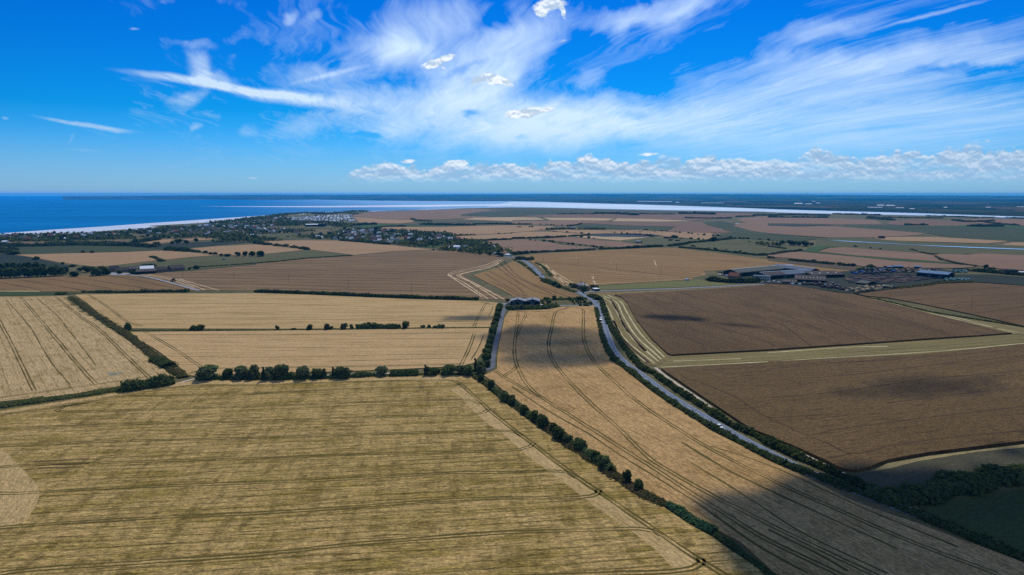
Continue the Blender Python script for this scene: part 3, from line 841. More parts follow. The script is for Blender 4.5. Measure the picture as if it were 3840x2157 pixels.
tramlines(F2, [
    [(6.7, 700.6), (4.3, 607.3), (2.0, 526.5), (1.9, 499.7), (3.8, 464.2), (10.6, 414.8), (17.7, 391.7), (32.4, 357.1), (42.0, 334.2), (61.6, 288.1), (77.1, 250.3), (89.2, 223.6), (103.5, 202.5), (113.5, 186.4)],
    [(-11.7, 453.5), (0.0, 426.2), (16.5, 392.7)], [(4.0, 564.1), (7.2, 607.3), (13.8, 674.0), (13.2, 688.5), (8.2, 690.3)], [(-4.8, 440.6), (1.0, 456.1), (3.1, 467.0)],
    [(60.9, 722.7), (55.4, 706.8), (46.0, 691.5), (42.0, 668.4), (35.1, 598.1), (29.2, 533.6), (29.1, 487.3), (33.6, 448.2), (41.9, 397.7), (55.7, 334.2), (63.2, 296.1), (67.9, 284.8), (79.9, 260.0), (93.6, 235.5), (111.8, 206.4), (122.0, 190.9)],
    [(62.2, 713.1), (71.5, 711.2), (73.7, 700.6), (71.0, 668.4), (59.0, 544.6), (59.0, 481.4), (65.0, 433.3), (74.1, 378.3), (86.1, 334.2), (94.1, 309.4), (108.6, 275.9), (124.3, 246.6), (137.7, 223.6), (154.0, 202.3)],
    [(7.1, 690.3), (25.6, 691.5), (43.0, 692.7)]], 'track', 2.0, 0.80, 4.0)
tramlines(F2, [[(0.0, 414.8), (21.9, 362.2), (36.5, 334.2), (50.4, 300.8), (70.7, 255.5), (86.2, 215.6), (94.0, 202.5)], [(95.3, 313.3), (114.0, 290.3), (133.8, 250.3), (152.0, 218.9)],
               [(82.3, 318.5), (95.1, 282.7), (104.4, 264.6), (130.9, 217.6)], [(80.4, 292.6), (94.3, 255.5), (102.5, 230.7), (119.3, 202.5)], [(92.1, 231.4), (104.3, 211.2), (107.4, 204.0)]], 'track', 0, 1.0, 6.0)

# two wheat fields left of the bush-lined track
a0 = angle((-309.9, 572.2), (-92.3, 579.8))
m = field_mat('wheat_mid', WHEAT, (0.42, 0.285, 0.125), (0.22, 0.15, 0.048), a0, 14, 0.8, 0.85, 2.2, 6.0, 0.6, 0.0, 9.0, 0.2, 0.15, 0.9, 4.0, 0.2, 60.0)
F3 = field('wheat_field', [(-335.7, 585.8), (-225.5, 590.5), (-139.0, 595.9), (-59.9, 600.8), (-20.7, 602.6), (-20.7, 564.1), (-21.9, 512.8), (-27.1, 475.5), (-33.8, 468.4), (-48.0, 464.2), (-86.8, 456.1), (-126.4, 450.8), (-172.5, 447.7), (-170.8, 443.2),
                           (-206.5, 438.2), (-216.0, 443.2), (-237.7, 471.2), (-275.8, 517.8), (-307.6, 552.3)], m, 0.55)
tramlines(F3, [[(-321.6, 587.1), (-287.5, 548.4), (-254.0, 509.5), (-227.6, 477.0), (-211.1, 457.4)], [(-310.3, 573.0), (-219.5, 574.3), (-134.9, 577.6), (-36.4, 581.5)], [(-32.6, 582.7), (-32.8, 556.1), (-33.8, 512.8), (-36.0, 469.8)],
               [(-216.8, 446.2), (-210.8, 456.6), (-177.6, 461.5), (-109.5, 465.6), (-36.8, 471.2)]], 'track', 2.0, 0.80)
tramlines(F3, [[(-270.0, 496.6), (-188.9, 491.9), (-50.5, 503.6)], [(-211.3, 552.3), (-35.1, 559.3)], [(-200.7, 523.7), (-37.1, 527.2)], [(-134.2, 479.9), (-37.4, 489.8)], [(-24.1, 576.4), (-26.5, 519.5), (-29.8, 484.3)]], 'track', 0, 0.8)
m = field_mat('wheat_upper', (0.50, 0.345, 0.160), (0.38, 0.255, 0.098), (0.20, 0.135, 0.04), a0, 16, 0.85, 0.85, 3.0, 9.0, 0.6, 0.0, 9.0, 0.18, 0.1, 0.8, 5.0, 0.18, 80.0)
F4 = field('wheat_field', [(-523.6, 808.5), (-438.6, 816.7), (-310.8, 820.0), (-246.9, 808.5), (-208.3, 797.3), (-152.4, 781.8), (-99.0, 769.8), (-37.2, 758.9), (-15.7, 748.3), (-17.6, 691.5), (-19.6, 608.2), (-60.4, 605.4), (-140.3, 601.3), (-228.8, 599.5), (-341.5, 601.7), (-353.9, 606.3), (-415.0, 676.9), (-467.6, 742.8)], m, 0.55)
tramlines(F4, [[(-505.4, 806.1), (-462.9, 756.8), (-424.3, 709.9), (-350.5, 621.5), (-337.7, 614.8)], [(-28.8, 744.2), (-32.2, 676.9), (-34.7, 611.9)], [(-35.7, 751.1), (-28.8, 745.5), (-19.6, 729.3)]], 'track', 2.0, 0.80)
tramlines(F4, [[(-440.7, 730.6), (-282.1, 742.8), (-167.8, 722.7), (-38.9, 706.8)], [(-393.0, 675.2), (-256.9, 675.2), (-32.3, 657.4)], [(-467.2, 764.0), (-295.5, 778.8)], [(-365.7, 645.7), (-246.8, 647.8), (-34.9, 633.9)], [(-20.3, 716.3), (-22.8, 662.8)]], 'track', 0, 0.9)
# wheat field on the far left
a0 = angle((-481.3, 631.3), (-293.2, 406.1))
m = field_mat('wheat_left', (0.49, 0.350, 0.170), (0.37, 0.260, 0.11), (0.16, 0.115, 0.036), a0, 10, 0.8, 0.95, 1.4, 6.0, 0.5, 0.3, 12.0, 0.24, 0.6, 0.9, 6.0, 0.3, 14.0)
F5 = field('wheat_field', [(-694.3, 778.8), (-601.2, 792.6), (-526.3, 799.7), (-501.0, 764.0), (-444.8, 700.6), (-368.4, 609.6), (-319.3, 554.2), (-268.4, 493.5), (-233.8, 450.8), (-221.0, 436.9), (-234.1, 435.7), (-244.5, 418.1), (-265.9, 397.7), (-297.5, 383.9), (-327.6, 358.8)], m, 0.55)
tramlines(F5, [[(-536.7, 697.5), (-481.3, 631.3), (-393.2, 526.5), (-292.2, 405.0)], [(-573.9, 787.9), (-454.4, 646.7), (-365.8, 540.9), (-294.5, 456.1), (-264.7, 421.5)], [(-535.2, 791.8), (-435.3, 674.0), (-365.2, 593.6), (-279.7, 487.3), (-236.1, 433.3)],
               [(-314.6, 376.4), (-303.0, 391.3), (-282.7, 405.0), (-263.6, 419.7), (-251.0, 429.7), (-240.9, 438.7)], [(-601.2, 792.6), (-566.1, 792.6), (-523.7, 795.7)]], 'track', 2.0, 0.80)
tramlines(F5, [[(-313.3, 382.0), (-298.9, 385.8), (-287.0, 393.7)], [(-548.4, 778.8), (-457.2, 674.0), (-388.8, 589.2), (-293.9, 469.8)], [(-578.5, 771.3), (-436.4, 607.3), (-328.6, 475.5), (-279.7, 419.3)]], 'track', 0, 0.8)
strips(F5, [[(-274.3, 450.8), (-267.7, 448.8), (-262.2, 450.8), (-261.9, 444.4), (-262.7, 441.1), (-266.7, 440.6)]], plain_mat('flattened_weeds', (0.12, 0.11, 0.04), (0.42, 0.36, 0.28), 0.25), 'weed_patch')

# green strip and brown field above
field('grass_strip', [(-740.7, 832.0), (-629.1, 830.3), (-542.4, 828.5), (-523.4, 823.5), (-532.0, 808.6), (-610.6, 805.4), (-714.7, 802.1)], field_mat('grass_strip', (0.055, 0.085, 0.032), (0.035, 0.06, 0.025), (0.03, 0.045, 0.02), 0, 20, 0.6, 0.4), 0.5)
m = field_mat('stubble_left', STUB, BROWN, BROWN_D, angle((-691.2, 951.4), (-536.7, 846.8)), 40, 0.6, 0.3, 4, 9, 0.3, 0, 9, 0.14, 0, 0.6, 7)
F6 = field('stubble_field', [(-826.0, 929.6), (-721.7, 954.8), (-691.6, 972.0), (-649.0, 994.6), (-613.4, 1008.2), (-567.4, 1010.7), (-465.4, 919.0), (-392.1, 844.2), (-447.5, 833.7), (-523.6, 833.7), (-633.0, 835.4), (-743.7, 835.4)], m, 0.4)
tramlines(F6, [[(-691.2, 951.4), (-613.9, 898.6), (-536.7, 846.8)], [(-661.2, 965.0), (-570.7, 903.7), (-480.9, 840.6)], [(-636.3, 983.8), (-524.2, 903.7), (-448.3, 849.5)], [(-599.3, 1004.5), (-504.8, 929.6), (-421.3, 855.8)], [(-755.9, 962.7), (-699.0, 924.3), (-590.9, 849.5)],
               [(-590.4, 1007.0), (-515.4, 962.7), (-408.7, 855.8)]], 'track_brown', 0, 2.0, 10)
strips(F6, [[(-675.4, 842.4), (-636.9, 840.6), (-586.1, 838.9), (-583.8, 835.4), (-633.0, 835.4), (-669.9, 835.4)]], plain_mat('yellow_margin', (0.42, 0.36, 0.12), (0.3, 0.27, 0.1), 0.1), 'margin')
a7 = angle((-340.0, 898.6), (-203.4, 879.1))
m = field_mat('stubble_big', (0.230, 0.150, 0.098), (0.165, 0.105, 0.066), (0.085, 0.052, 0.032), a7, 60, 0.7, 0.7, 9.0, 30.0, 0.85, 0, 9, 0.14, 0, 0.7, 8, 0.2, 120.0)
F7 = field('stubble_field', [(-560.1, 1008.2), (-550.4, 1023.5), (-504.8, 1060.9), (-436.1, 1157.4), (-441.1, 1170.7), (-384.1, 1267.0), (-311.3, 1328.8), (-253.3, 1418.6), (-164.5, 1459.0), (-87.6, 1421.0), (-33.7, 1339.7), (-15.0, 1251.5), (-36.3, 1114.6), (-64.6, 1043.2), (-74.9, 1017.1), (-59.7, 962.7),
                             (-38.0, 883.9), (-8.4, 788.8), (-4.8, 769.9), (-38.1, 777.3), (-101.4, 788.8), (-162.7, 804.6), (-213.3, 816.8), (-252.4, 826.8), (-319.1, 842.4), (-320.4, 845.9), (-387.9, 845.9)], m, 0.2)
tramlines(F7, [[(-18.7, 1251.5), (-40.4, 1138.0), (-87.0, 1036.5), (-92.5, 1013.3), (-67.2, 929.6), (-27.7, 777.3)], [(-24.2, 1251.5), (-49.0, 1146.0), (-92.5, 1047.2), (-95.8, 1017.1), (-80.4, 957.1), (-35.3, 792.7)],
               [(-16.6, 1232.6), (-36.6, 1125.4), (-74.6, 1033.9), (-82.1, 1013.3), (-57.7, 929.6), (-17.4, 777.3)], [(-14.9, 1242.0), (-34.8, 1119.2), (-68.9, 1039.2), (-77.6, 1013.3), (-50.0, 913.9), (-9.4, 775.8)]], 'straw', 0, 1.8, 12, 'straw_swath')
tramlines(F7, [[(-545.5, 1017.1), (-480.1, 962.7), (-386.6, 851.3)], [(-556.0, 1017.1), (-490.0, 962.7), (-407.5, 869.6)], [(-473.0, 962.7), (-419.2, 903.7), (-367.1, 846.8)]], 'straw', 0, 1.6, 12, 'straw_swath')

# field between the bend of the road and the barn
m = field_mat('stubble_bend', (0.28, 0.170, 0.082), (0.23, 0.137, 0.062), (0.15, 0.09, 0.045), angle((-3.2, 924.8), (17.7, 792.4)), 40, 0.6, 0.4, 2.5, 5, 0.35, 0, 9, 0.15, 0, 0.7, 9)
F8 = field('stubble_field', [(-43.4, 1049.9), (-15.3, 1138.0), (1.8, 1223.4), (10.4, 1184.3), (30.7, 1047.2), (40.1, 974.3), (44.6, 919.0), (54.3, 879.1), (64.5, 842.4), (76.7, 812.7), (81.8, 792.7), (74.2, 786.5), (45.9, 777.3), (29.5, 769.9), (15.1, 786.5), (0.0, 792.7), (0.0, 804.6), (-16.8, 865.0), (-45.5, 962.7), (-58.2, 1010.7)], m, 0.4)
tramlines(F8, [[(-41.3, 1027.4), (-14.4, 911.8), (2.2, 848.0), (14.8, 794.0)], [(-36.1, 1060.9), (-3.2, 924.8), (8.6, 863.1), (18.6, 792.4)], [(-28.4, 1141.5), (8.7, 924.8), (28.0, 840.6), (50.4, 794.0)], [(-23.5, 1212.2), (2.6, 995.8), (21.1, 924.8), (38.8, 851.7), (51.4, 802.3)],
               [(-15.5, 1227.3), (8.7, 1001.0), (29.9, 899.1), (53.1, 829.8), (71.7, 781.2)], [(-25.9, 924.8), (-8.3, 863.1), (8.9, 795.7)]], 'track_brown', 1.9, 0.8, 8)
tramlines(F8, [[(31.8, 781.2), (48.3, 792.4), (70.4, 794.0), (76.9, 786.0)], [(40.2, 882.8), (63.3, 829.8), (79.7, 789.2)]], 'track_brown', 0, 0.8, 8)

# long stubble field right of the road
m = field_mat('stubble_right', (0.275, 0.172, 0.085), (0.225, 0.136, 0.066), (0.155, 0.094, 0.045), angle((64.1, 1092.2), (263.8, 998.3)), 50, 0.7, 0.7, 7, 27, 0.7, 0, 9, 0.15, 0, 0.7, 10, 0.2, 90.0)
F9 = field('stubble_field', [(13.5, 1322.3), (45.8, 1361.9), (192.5, 1464.2), (262.2, 1496.2), (323.8, 1529.7), (358.0, 1532.6), (411.8, 1408.8), (471.1, 1251.5), (464.1, 1232.6), (495.6, 1138.0), (535.5, 1063.7), (491.0, 1041.8), (463.7, 1063.7), (462.3, 1138.0), (434.9, 1154.1), (428.9, 1138.0), (342.3, 1080.6), (298.8, 1060.9), (291.1, 1017.1), (260.1, 983.8), (257.3, 957.1),
                             (191.3, 929.6), (119.0, 898.6), (69.3, 888.8), (65.1, 903.7), (55.7, 998.3), (42.0, 1146.0), (22.6, 1284.9)], m, 0.2)
tramlines(F9, [[(43.2, 1179.2), (59.4, 1010.7), (73.6, 893.7)], [(47.5, 1179.2), (65.3, 1010.7), (79.1, 896.6)], [(51.6, 1174.1), (71.2, 1010.7), (84.6, 898.6)], [(57.9, 1162.4), (71.8, 903.7)], [(85.1, 903.7), (164.0, 929.6), (254.6, 962.7)], [(259.1, 980.2), (289.6, 1017.1), (284.7, 1043.2), (270.7, 1036.5)],
               [(114.2, 1023.5), (148.0, 1008.2), (227.6, 968.5)], [(116.6, 992.2), (111.6, 903.7)], [(120.2, 998.3), (111.4, 929.6)], [(218.2, 1119.2), (247.6, 1104.1)], [(135.6, 1074.9), (194.1, 1017.1), (250.5, 980.2)], [(93.7, 1280.9), (132.8, 1297.2)], [(172.4, 1201.7), (173.9, 1187.7)], [(258.0, 1232.6), (241.8, 1138.0)]], 'straw', 0, 1.3, 12, 'straw_swath')
tramlines(F9, [[(42.9, 1219.7), (117.5, 1146.0), (187.2, 1063.7), (249.1, 980.2)], [(226.6, 1477.4), (299.6, 1366.5), (380.6, 1238.2), (441.1, 1170.7)]], 'track_brown', 0, 2.6, 14)
m = field_mat('ploughed', (0.11, 0.085, 0.068), (0.08, 0.062, 0.05), (0.06, 0.048, 0.04), angle((478.3, 1270.9), (554.7, 1122.3)), 40, 0.6, 0.5, 3)
field('ploughed_field', [(485.8, 1291.0), (483.5, 1284.9), (538.2, 1196.5), (572.7, 1125.4), (578.0, 1110.1), (551.7, 1083.5), (538.2, 1069.2), (499.1, 1146.0), (466.1, 1238.2), (473.2, 1257.3)], m, 0.3)

# grass paddock in front of the packing sheds
field('paddock', [(109.6, 886.8), (190.0, 923.2), (257.3, 951.4), (276.4, 940.4), (290.6, 914.9), (300.7, 904.7), (219.4, 877.2), (110.3, 851.3)], field_mat('paddock', (0.120, 0.135, 0.055), (0.165, 0.155, 0.07), (0.08, 0.09, 0.035), 0.1, 25, 0.6, 0.4), 0.15)

# standing brown crop on the right and the cut strips round it
a0 = angle((202.0, 831.0), (264.7, 533.6))
m = field_mat('seed_crop', BROWN, BROWN_P, BROWN_D, a0, 24, 0.85, 0.8, 2.5, 24, 0.0, 0, 9, 0.38, 0, 1.0, 11, 0.3, 30.0)
F10 = field('brown_crop_field', [(121.9, 802.9), (137.7, 812.7), (196.1, 832.0), (266.0, 860.4), (326.9, 888.8), (341.8, 903.7), (368.2, 886.8), (382.5, 851.3), (394.6, 818.4), (408.2, 807.0), (413.0, 741.5), (418.9, 678.6), (424.6, 626.4), (424.7, 587.1), (431.6, 578.5), (394.0, 567.3), (348.4, 556.1), (305.3, 543.9), (265.2, 532.9),
                                 (197.2, 514.5), (197.2, 514.5), (158.5, 506.2), (118.9, 497.8), (117.0, 502.9), (115.8, 556.1), (118.8, 641.5), (127.3, 749.7), (127.6, 786.4)], m, 1.3)
tramlines(F10, [[(126.2, 756.8), (154.3, 611.9), (177.8, 528.2)], [(150.7, 818.4), (166.8, 662.8), (206.4, 539.1), (206.6, 523.0)], [(174.9, 818.4), (201.1, 679.8), (243.5, 638.9), (235.8, 525.4)], [(202.0, 831.0), (239.2, 703.7), (262.6, 690.3), (271.4, 607.3), (265.1, 534.3)], [(228.8, 839.7), (296.6, 781.8), (299.1, 636.4), (294.4, 544.6)],
                [(256.1, 848.5), (313.9, 828.5), (358.1, 697.5), (372.4, 616.7)], [(291.9, 862.1), (343.6, 857.5), (370.7, 722.7), (374.4, 576.4)], [(360.7, 853.0), (399.2, 716.3), (426.3, 589.2)], [(116.9, 636.4), (144.7, 556.1), (160.5, 512.8)]], 'track_brown', 0, 1.5, 8)
a0 = angle((101.6, 716.3), (96.6, 540.9))
m = field_mat('cut_strip', (0.25, 0.195, 0.105), (0.175, 0.135, 0.068), (0.07, 0.052, 0.028), a0, 10, 0.8, 0.65, 2.2, 6, 0.5, 0, 9, 0.25, 0, 0.9, 12, 0.1, 90.0)
F10b = field('cut_strip', [(87.1, 821.0), (122.6, 832.0), (199.5, 846.8), (300.1, 886.8), (328.7, 893.7), (312.8, 885.8), (196.1, 832.0), (121.6, 800.6), (127.6, 786.4), (127.3, 749.7), (118.8, 641.5), (115.8, 556.1), (117.0, 502.9), (118.6, 496.6), (108.0, 475.5), (100.9, 468.4), (96.9, 469.8), (92.6, 517.8), (90.4, 568.1), (93.6, 641.5), (101.1, 736.0), (102.2, 778.8), (94.6, 802.1)], m, 0.12)
tramlines(F10b, [[(104.7, 798.1), (110.7, 749.7), (105.1, 657.4), (100.6, 564.1), (105.7, 481.4)], [(108.8, 802.1), (116.2, 756.8), (109.9, 662.8), (105.6, 568.1), (109.2, 487.3)], [(101.1, 778.8), (101.6, 716.3), (95.8, 621.5), (94.7, 548.4), (101.6, 475.5)], [(114.1, 806.1), (121.8, 764.0), (116.7, 679.8), (111.3, 580.6), (112.7, 493.5)],
                 [(92.5, 657.4), (89.2, 589.2), (90.8, 530.0), (96.1, 479.9)]], 'straw_pale', 0, 1.3, 8, 'straw_swath')
tramlines(F10b, [[(113.7, 778.8), (109.3, 697.5), (102.7, 607.3), (102.4, 512.8)], [(96.9, 641.5), (92.6, 556.1), (98.1, 475.5)]], 'track_brown', 0, 2.2, 8)
a0 = angle((113.7, 475.5), (305.5, 502.9))
m = field_mat('cut_band', (0.235, 0.190, 0.105), (0.165, 0.140, 0.068), (0.08, 0.07, 0.026), a0, 8, 0.8, 0.6, 1.8, 6, 0.5, 0, 9, 0.22, 0, 0.9, 13, 0.08, 80.0)
F10c = field('cut_strip', [(100.7, 467.6), (107.9, 474.9), (118.6, 496.6), (158.1, 504.9), (196.6, 512.8), (196.6, 512.8), (264.3, 531.1), (347.2, 554.2), (430.1, 576.4), (437.4, 572.2), (513.7, 589.2), (485.7, 556.1), (412.0, 538.0), (305.1, 502.3), (238.8, 488.9), (184.1, 479.0), (183.3, 477.0), (140.1, 468.4), (101.9, 460.1)], m, 0.1)
tramlines(F10c, [[(110.2, 472.6), (188.9, 491.9), (273.1, 512.8), (425.5, 556.1)], [(106.1, 467.0), (185.5, 482.8), (283.9, 504.6), (418.3, 546.5)]], 'track', 0, 0.9, 8)
tramlines(F10c, [[(104.2, 464.2), (184.4, 479.9), (241.0, 493.5), (326.6, 512.8), (414.2, 540.9)], [(116.5, 481.4), (167.9, 488.9)], [(194.8, 507.8), (264.5, 526.5), (297.8, 530.0)]], 'straw_pale', 0, 1.5, 8, 'straw_swath')
m = field_mat('cut_side', (0.225, 0.185, 0.105), (0.16, 0.135, 0.068), (0.08, 0.07, 0.03), angle((411.8, 804.6), (431.2, 636.4)), 8, 0.8, 0.6, 1.8, 6, 0.5, 0, 9, 0.22, 0, 0.9, 14, 0.08, 80.0)
F10d = field('cut_strip', [(387.1, 855.8), (412.2, 810.2), (421.9, 796.6), (432.1, 718.2), (442.5, 653.6), (462.8, 606.3), (467.2, 564.1), (439.0, 574.3), (432.5, 579.8), (426.3, 589.2), (426.5, 629.4), (420.6, 681.5), (414.8, 744.9), (409.0, 808.6), (396.2, 821.8)], m, 0.09)
tramlines(F10d, [[(410.6, 802.1), (426.5, 708.7), (435.6, 643.1), (435.7, 580.6)], [(417.9, 711.9), (425.4, 672.9), (431.5, 623.0), (442.3, 584.9)]], 'straw_pale', 0, 1.6, 8, 'straw_swath')

# brown crop at the lower right
a0 = angle((150.9, 389.7), (347.2, 450.8))
m = field_mat('seed_crop_low', (0.150, 0.096, 0.052), (0.118, 0.075, 0.038), BROWN_D, a0, 24, 0.9, 0.85, 2.2, 24, 0.0, 0, 9, 0.40, 0, 1.0, 15, 0.3, 20.0)
F11 = field('brown_crop_field', [(102.7, 457.4), (139.3, 465.6), (182.2, 474.1), (183.1, 476.4), (237.4, 485.8), (303.3, 499.1), (408.7, 533.6), (509.2, 564.1), (301.0, 326.8), (248.9, 318.5), (215.2, 309.4), (192.6, 303.2), (169.5, 294.7), (162.7, 290.3), (156.0, 285.9), (150.5, 283.5), (147.3, 283.2), (143.7, 285.7), (141.6, 293.5), (135.2, 309.4), (127.4, 326.5),
                                 (122.0, 335.4), (120.4, 345.8), (116.7, 368.3), (112.6, 393.7), (109.0, 414.8), (106.6, 430.9), (104.1, 445.7)], m, 1.2)
tramlines(F11, [[(115.5, 456.6), (119.8, 446.7), (128.3, 450.8), (177.8, 462.0), (224.1, 472.6), (270.4, 479.9), (340.9, 499.7), (380.1, 512.8)], [(142.3, 441.9), (173.6, 450.8), (174.6, 453.5), (246.7, 475.5), (316.6, 496.6)], [(164.4, 426.2), (214.3, 436.9), (281.1, 461.5), (378.9, 493.5)], [(150.5, 388.7), (197.2, 400.8), (260.4, 426.2), (347.2, 450.8)],
                [(215.1, 378.3), (273.5, 397.7), (317.2, 410.4)], [(137.0, 352.2), (177.4, 358.8)], [(165.9, 334.5), (215.9, 350.6), (288.5, 371.9), (333.8, 383.9)], [(145.9, 325.6), (151.7, 314.6), (156.2, 301.4), (177.9, 310.1), (208.0, 320.6), (259.3, 332.5), (306.2, 344.5)], [(141.2, 294.7), (156.1, 301.3)], [(141.9, 335.4), (146.0, 325.9), (166.3, 335.4)],
                [(111.6, 438.2), (130.3, 393.7), (137.0, 352.2), (143.4, 335.2)]], 'track_brown', 0, 1.15, 6)
# crop beyond the cut side strip
m = field_mat('seed_crop_far', BROWN, BROWN_P, BROWN_D, angle((445.7, 760.4), (617.2, 814.2)), 40, 0.5, 0.35, 3, 24, 0, 0, 9, 0.2, 0, 0.9, 16)
F12 = field('brown_crop_field', [(415.8, 812.7), (470.4, 846.8), (507.3, 867.8), (574.4, 903.7), (629.9, 917.0), (669.0, 883.9), (757.9, 833.7), (484.0, 526.5), (466.2, 611.0), (459.0, 678.6), (446.6, 742.8), (435.4, 782.6), (418.3, 794.2)], m, 0.9)
tramlines(F12, [[(430.5, 808.6), (462.3, 821.0), (553.7, 860.4)], [(443.5, 791.1), (534.2, 829.4), (631.3, 871.5)], [(445.7, 760.4), (534.4, 792.7), (620.4, 818.4), (716.1, 842.4)], [(452.8, 731.3), (518.5, 751.9), (584.3, 769.9), (674.6, 792.7)], [(473.5, 721.5), (480.9, 728.0), (507.6, 729.3)], [(459.1, 705.6), (513.2, 728.0), (562.2, 740.1), (649.5, 762.6)],
                [(463.2, 675.8), (499.5, 693.4), (544.5, 716.3), (649.5, 762.6)], [(470.9, 649.9), (507.2, 666.2), (604.6, 708.7)]], 'track_brown', 0, 1.9, 10)
# dark ground at the lower right
field('cut_strip', [(157.9, 284.3), (168.4, 292.6), (191.3, 301.0), (213.7, 307.2), (247.1, 316.1), (292.5, 322.6), (286.7, 315.9), (244.0, 312.0), (217.8, 306.3), (183.1, 294.9), (167.8, 287.6)], field_mat('pale_strip', (0.30, 0.25, 0.16), (0.23, 0.19, 0.11), (0.15, 0.12, 0.07), 0.4, 10, 0.6, 0.4), 0.08)
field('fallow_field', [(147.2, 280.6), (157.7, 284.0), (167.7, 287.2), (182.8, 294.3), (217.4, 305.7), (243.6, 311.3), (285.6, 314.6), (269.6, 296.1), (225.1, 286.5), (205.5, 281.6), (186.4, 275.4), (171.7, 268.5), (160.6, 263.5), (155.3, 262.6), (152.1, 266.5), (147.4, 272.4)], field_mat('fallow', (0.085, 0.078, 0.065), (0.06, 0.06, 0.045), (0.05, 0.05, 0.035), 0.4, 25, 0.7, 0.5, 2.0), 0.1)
field('meadow', [(156.9, 250.3), (176.3, 256.4), (191.2, 260.9), (209.6, 265.6), (256.9, 276.4), (189.4, 199.5), (172.0, 209.4), (165.0, 222.9), (159.8, 236.6)], field_mat('meadow', (0.060, 0.080, 0.030), (0.045, 0.062, 0.024), (0.035, 0.045, 0.02), 0.4, 25, 0.7, 0.4, 2.0), 0.12)

# ------------------------------------------------------------------ farther fields
def ff(name, pts, kind, ang=None, h=0.25, seed=None, **kw):
    pal = {'tan': ((0.36, 0.225, 0.105), (0.30, 0.185, 0.082), (0.20, 0.125, 0.06)), 'brown': ((0.20, 0.118, 0.068), (0.165, 0.097, 0.052), (0.11, 0.066, 0.036)),
           'red': ((0.245, 0.150, 0.082), (0.205, 0.122, 0.066), (0.15, 0.085, 0.045)), 'green': ((0.058, 0.070, 0.026), (0.045, 0.057, 0.020), (0.036, 0.045, 0.017)),
           'dark': ((0.028, 0.036, 0.022), (0.022, 0.030, 0.018), (0.015, 0.022, 0.013)), 'pasture': ((0.105, 0.100, 0.036), (0.075, 0.078, 0.026), (0.05, 0.054, 0.018)),
           'marsh': ((0.088, 0.082, 0.040), (0.058, 0.062, 0.026), (0.12, 0.08, 0.045)), 'lush': ((0.045, 0.088, 0.018), (0.036, 0.070, 0.015), (0.028, 0.055, 0.013)),
           'pale': ((0.46, 0.32, 0.165), (0.40, 0.275, 0.135), (0.30, 0.20, 0.10))}[kind]
    sd = seed if seed is not None else ZI[0] * 100
    key = (kind, round((ang or 0.1) * 4))
    if key not in FMATS:
        FMATS[key] = field_mat('%s_cover' % kind, *pal, ang or 0.1, 70, 0.7, 0.4, 6.0, 16.0, 0.30 if kind in ('tan', 'brown', 'red', 'pale') else 0.0, 0, 9, 0.12, 0, 0.5, sd, 0.3, 150.0)
    return field(name, pts, FMATS[key], h)


FMATS = {}
ff('pasture', [(-1390.9, 1576.7), (-1177.1, 1567.7), (-1076.9, 1588.9), (-940.3, 1601.3), (-842.4, 1541.2), (-752.6, 1474.7), (-809.9, 1423.5), (-993.1, 1357.4), (-1048.3, 1394.4), (-1227.6, 1389.7)], 'green')
ff('stubble_field', [(-987.9, 1352.9), (-899.6, 1385.0), (-804.4, 1413.7), (-755.1, 1446.1), (-670.1, 1413.7), (-582.5, 1344.1), (-615.6, 1297.2), (-650.7, 1219.7), (-675.9, 1134.8), (-693.7, 1128.6), (-734.5, 1154.1), (-787.5, 1191.2), (-925.0, 1305.4)], 'tan', 0.25)
ff('crop_field', [(-1211.4, 1371.1), (-1037.9, 1380.3), (-983.4, 1344.1), (-919.2, 1297.2), (-829.2, 1219.7), (-737.8, 1138.0), (-739.4, 1110.1), (-791.1, 1138.0), (-867.4, 1150.9), (-1019.1, 1150.9)], 'dark')
ff('pasture', [(-670.5, 1128.6), (-637.5, 1194.7), (-600.5, 1265.0), (-563.9, 1309.6), (-485.0, 1289.0), (-503.8, 1339.7), (-483.4, 1394.4), (-455.9, 1423.5), (-430.9, 1459.0), (-365.2, 1394.4), (-313.8, 1339.7), (-385.9, 1272.9), (-444.8, 1180.9), (-439.8, 1167.3), (-509.4, 1070.7), (-567.6, 1092.2)], 'pasture', 0.3)
ff('stubble_field', [(-707.6, 1493.5), (-677.5, 1576.7), (-611.7, 1629.9), (-567.1, 1604.4), (-494.4, 1524.0), (-445.7, 1480.0), (-483.4, 1394.4), (-507.1, 1348.5), (-507.1, 1348.5), (-557.1, 1339.7), (-590.2, 1361.9), (-660.8, 1438.5)], 'tan', 0.2)
ff('stubble_field', [(-651.3, 1736.6), (-537.0, 1777.8), (-428.8, 1758.8), (-292.5, 1613.9), (-170.6, 1474.7), (-255.1, 1428.5), (-311.9, 1344.1), (-362.4, 1399.2), (-431.8, 1469.4), (-501.8, 1547.0), (-572.6, 1620.2)], 'tan', -0.15)
ff('crop_field', [(-883.6, 1570.7), (-837.1, 1666.2), (-747.1, 1740.2), (-638.0, 1700.7), (-690.6, 1607.6), (-724.5, 1529.7), (-760.7, 1490.8), (-826.5, 1532.6)], 'dark')
ff('stubble_field', [(-1258.4, 1697.2), (-1213.9, 1718.4), (-1141.7, 1707.7), (-1093.0, 1656.1), (-1127.6, 1595.1), (-1164.5, 1607.6)], 'red')
ff('stubble_field', [(-1102.3, 1700.7), (-1060.4, 1755.1), (-977.5, 1743.9), (-946.5, 1666.2), (-944.5, 1633.1), (-1031.5, 1666.2)], 'red')
ff('stubble_field', [(-907.6, 1613.9), (-927.5, 1707.7), (-956.8, 1801.2), (-896.9, 1813.1), (-857.8, 1707.7), (-874.9, 1601.3)], 'tan')
ff('stubble_field', [(-873.2, 1813.1), (-860.9, 1879.2), (-827.2, 1883.5), (-787.0, 1797.2), (-840.4, 1755.1)], 'tan')
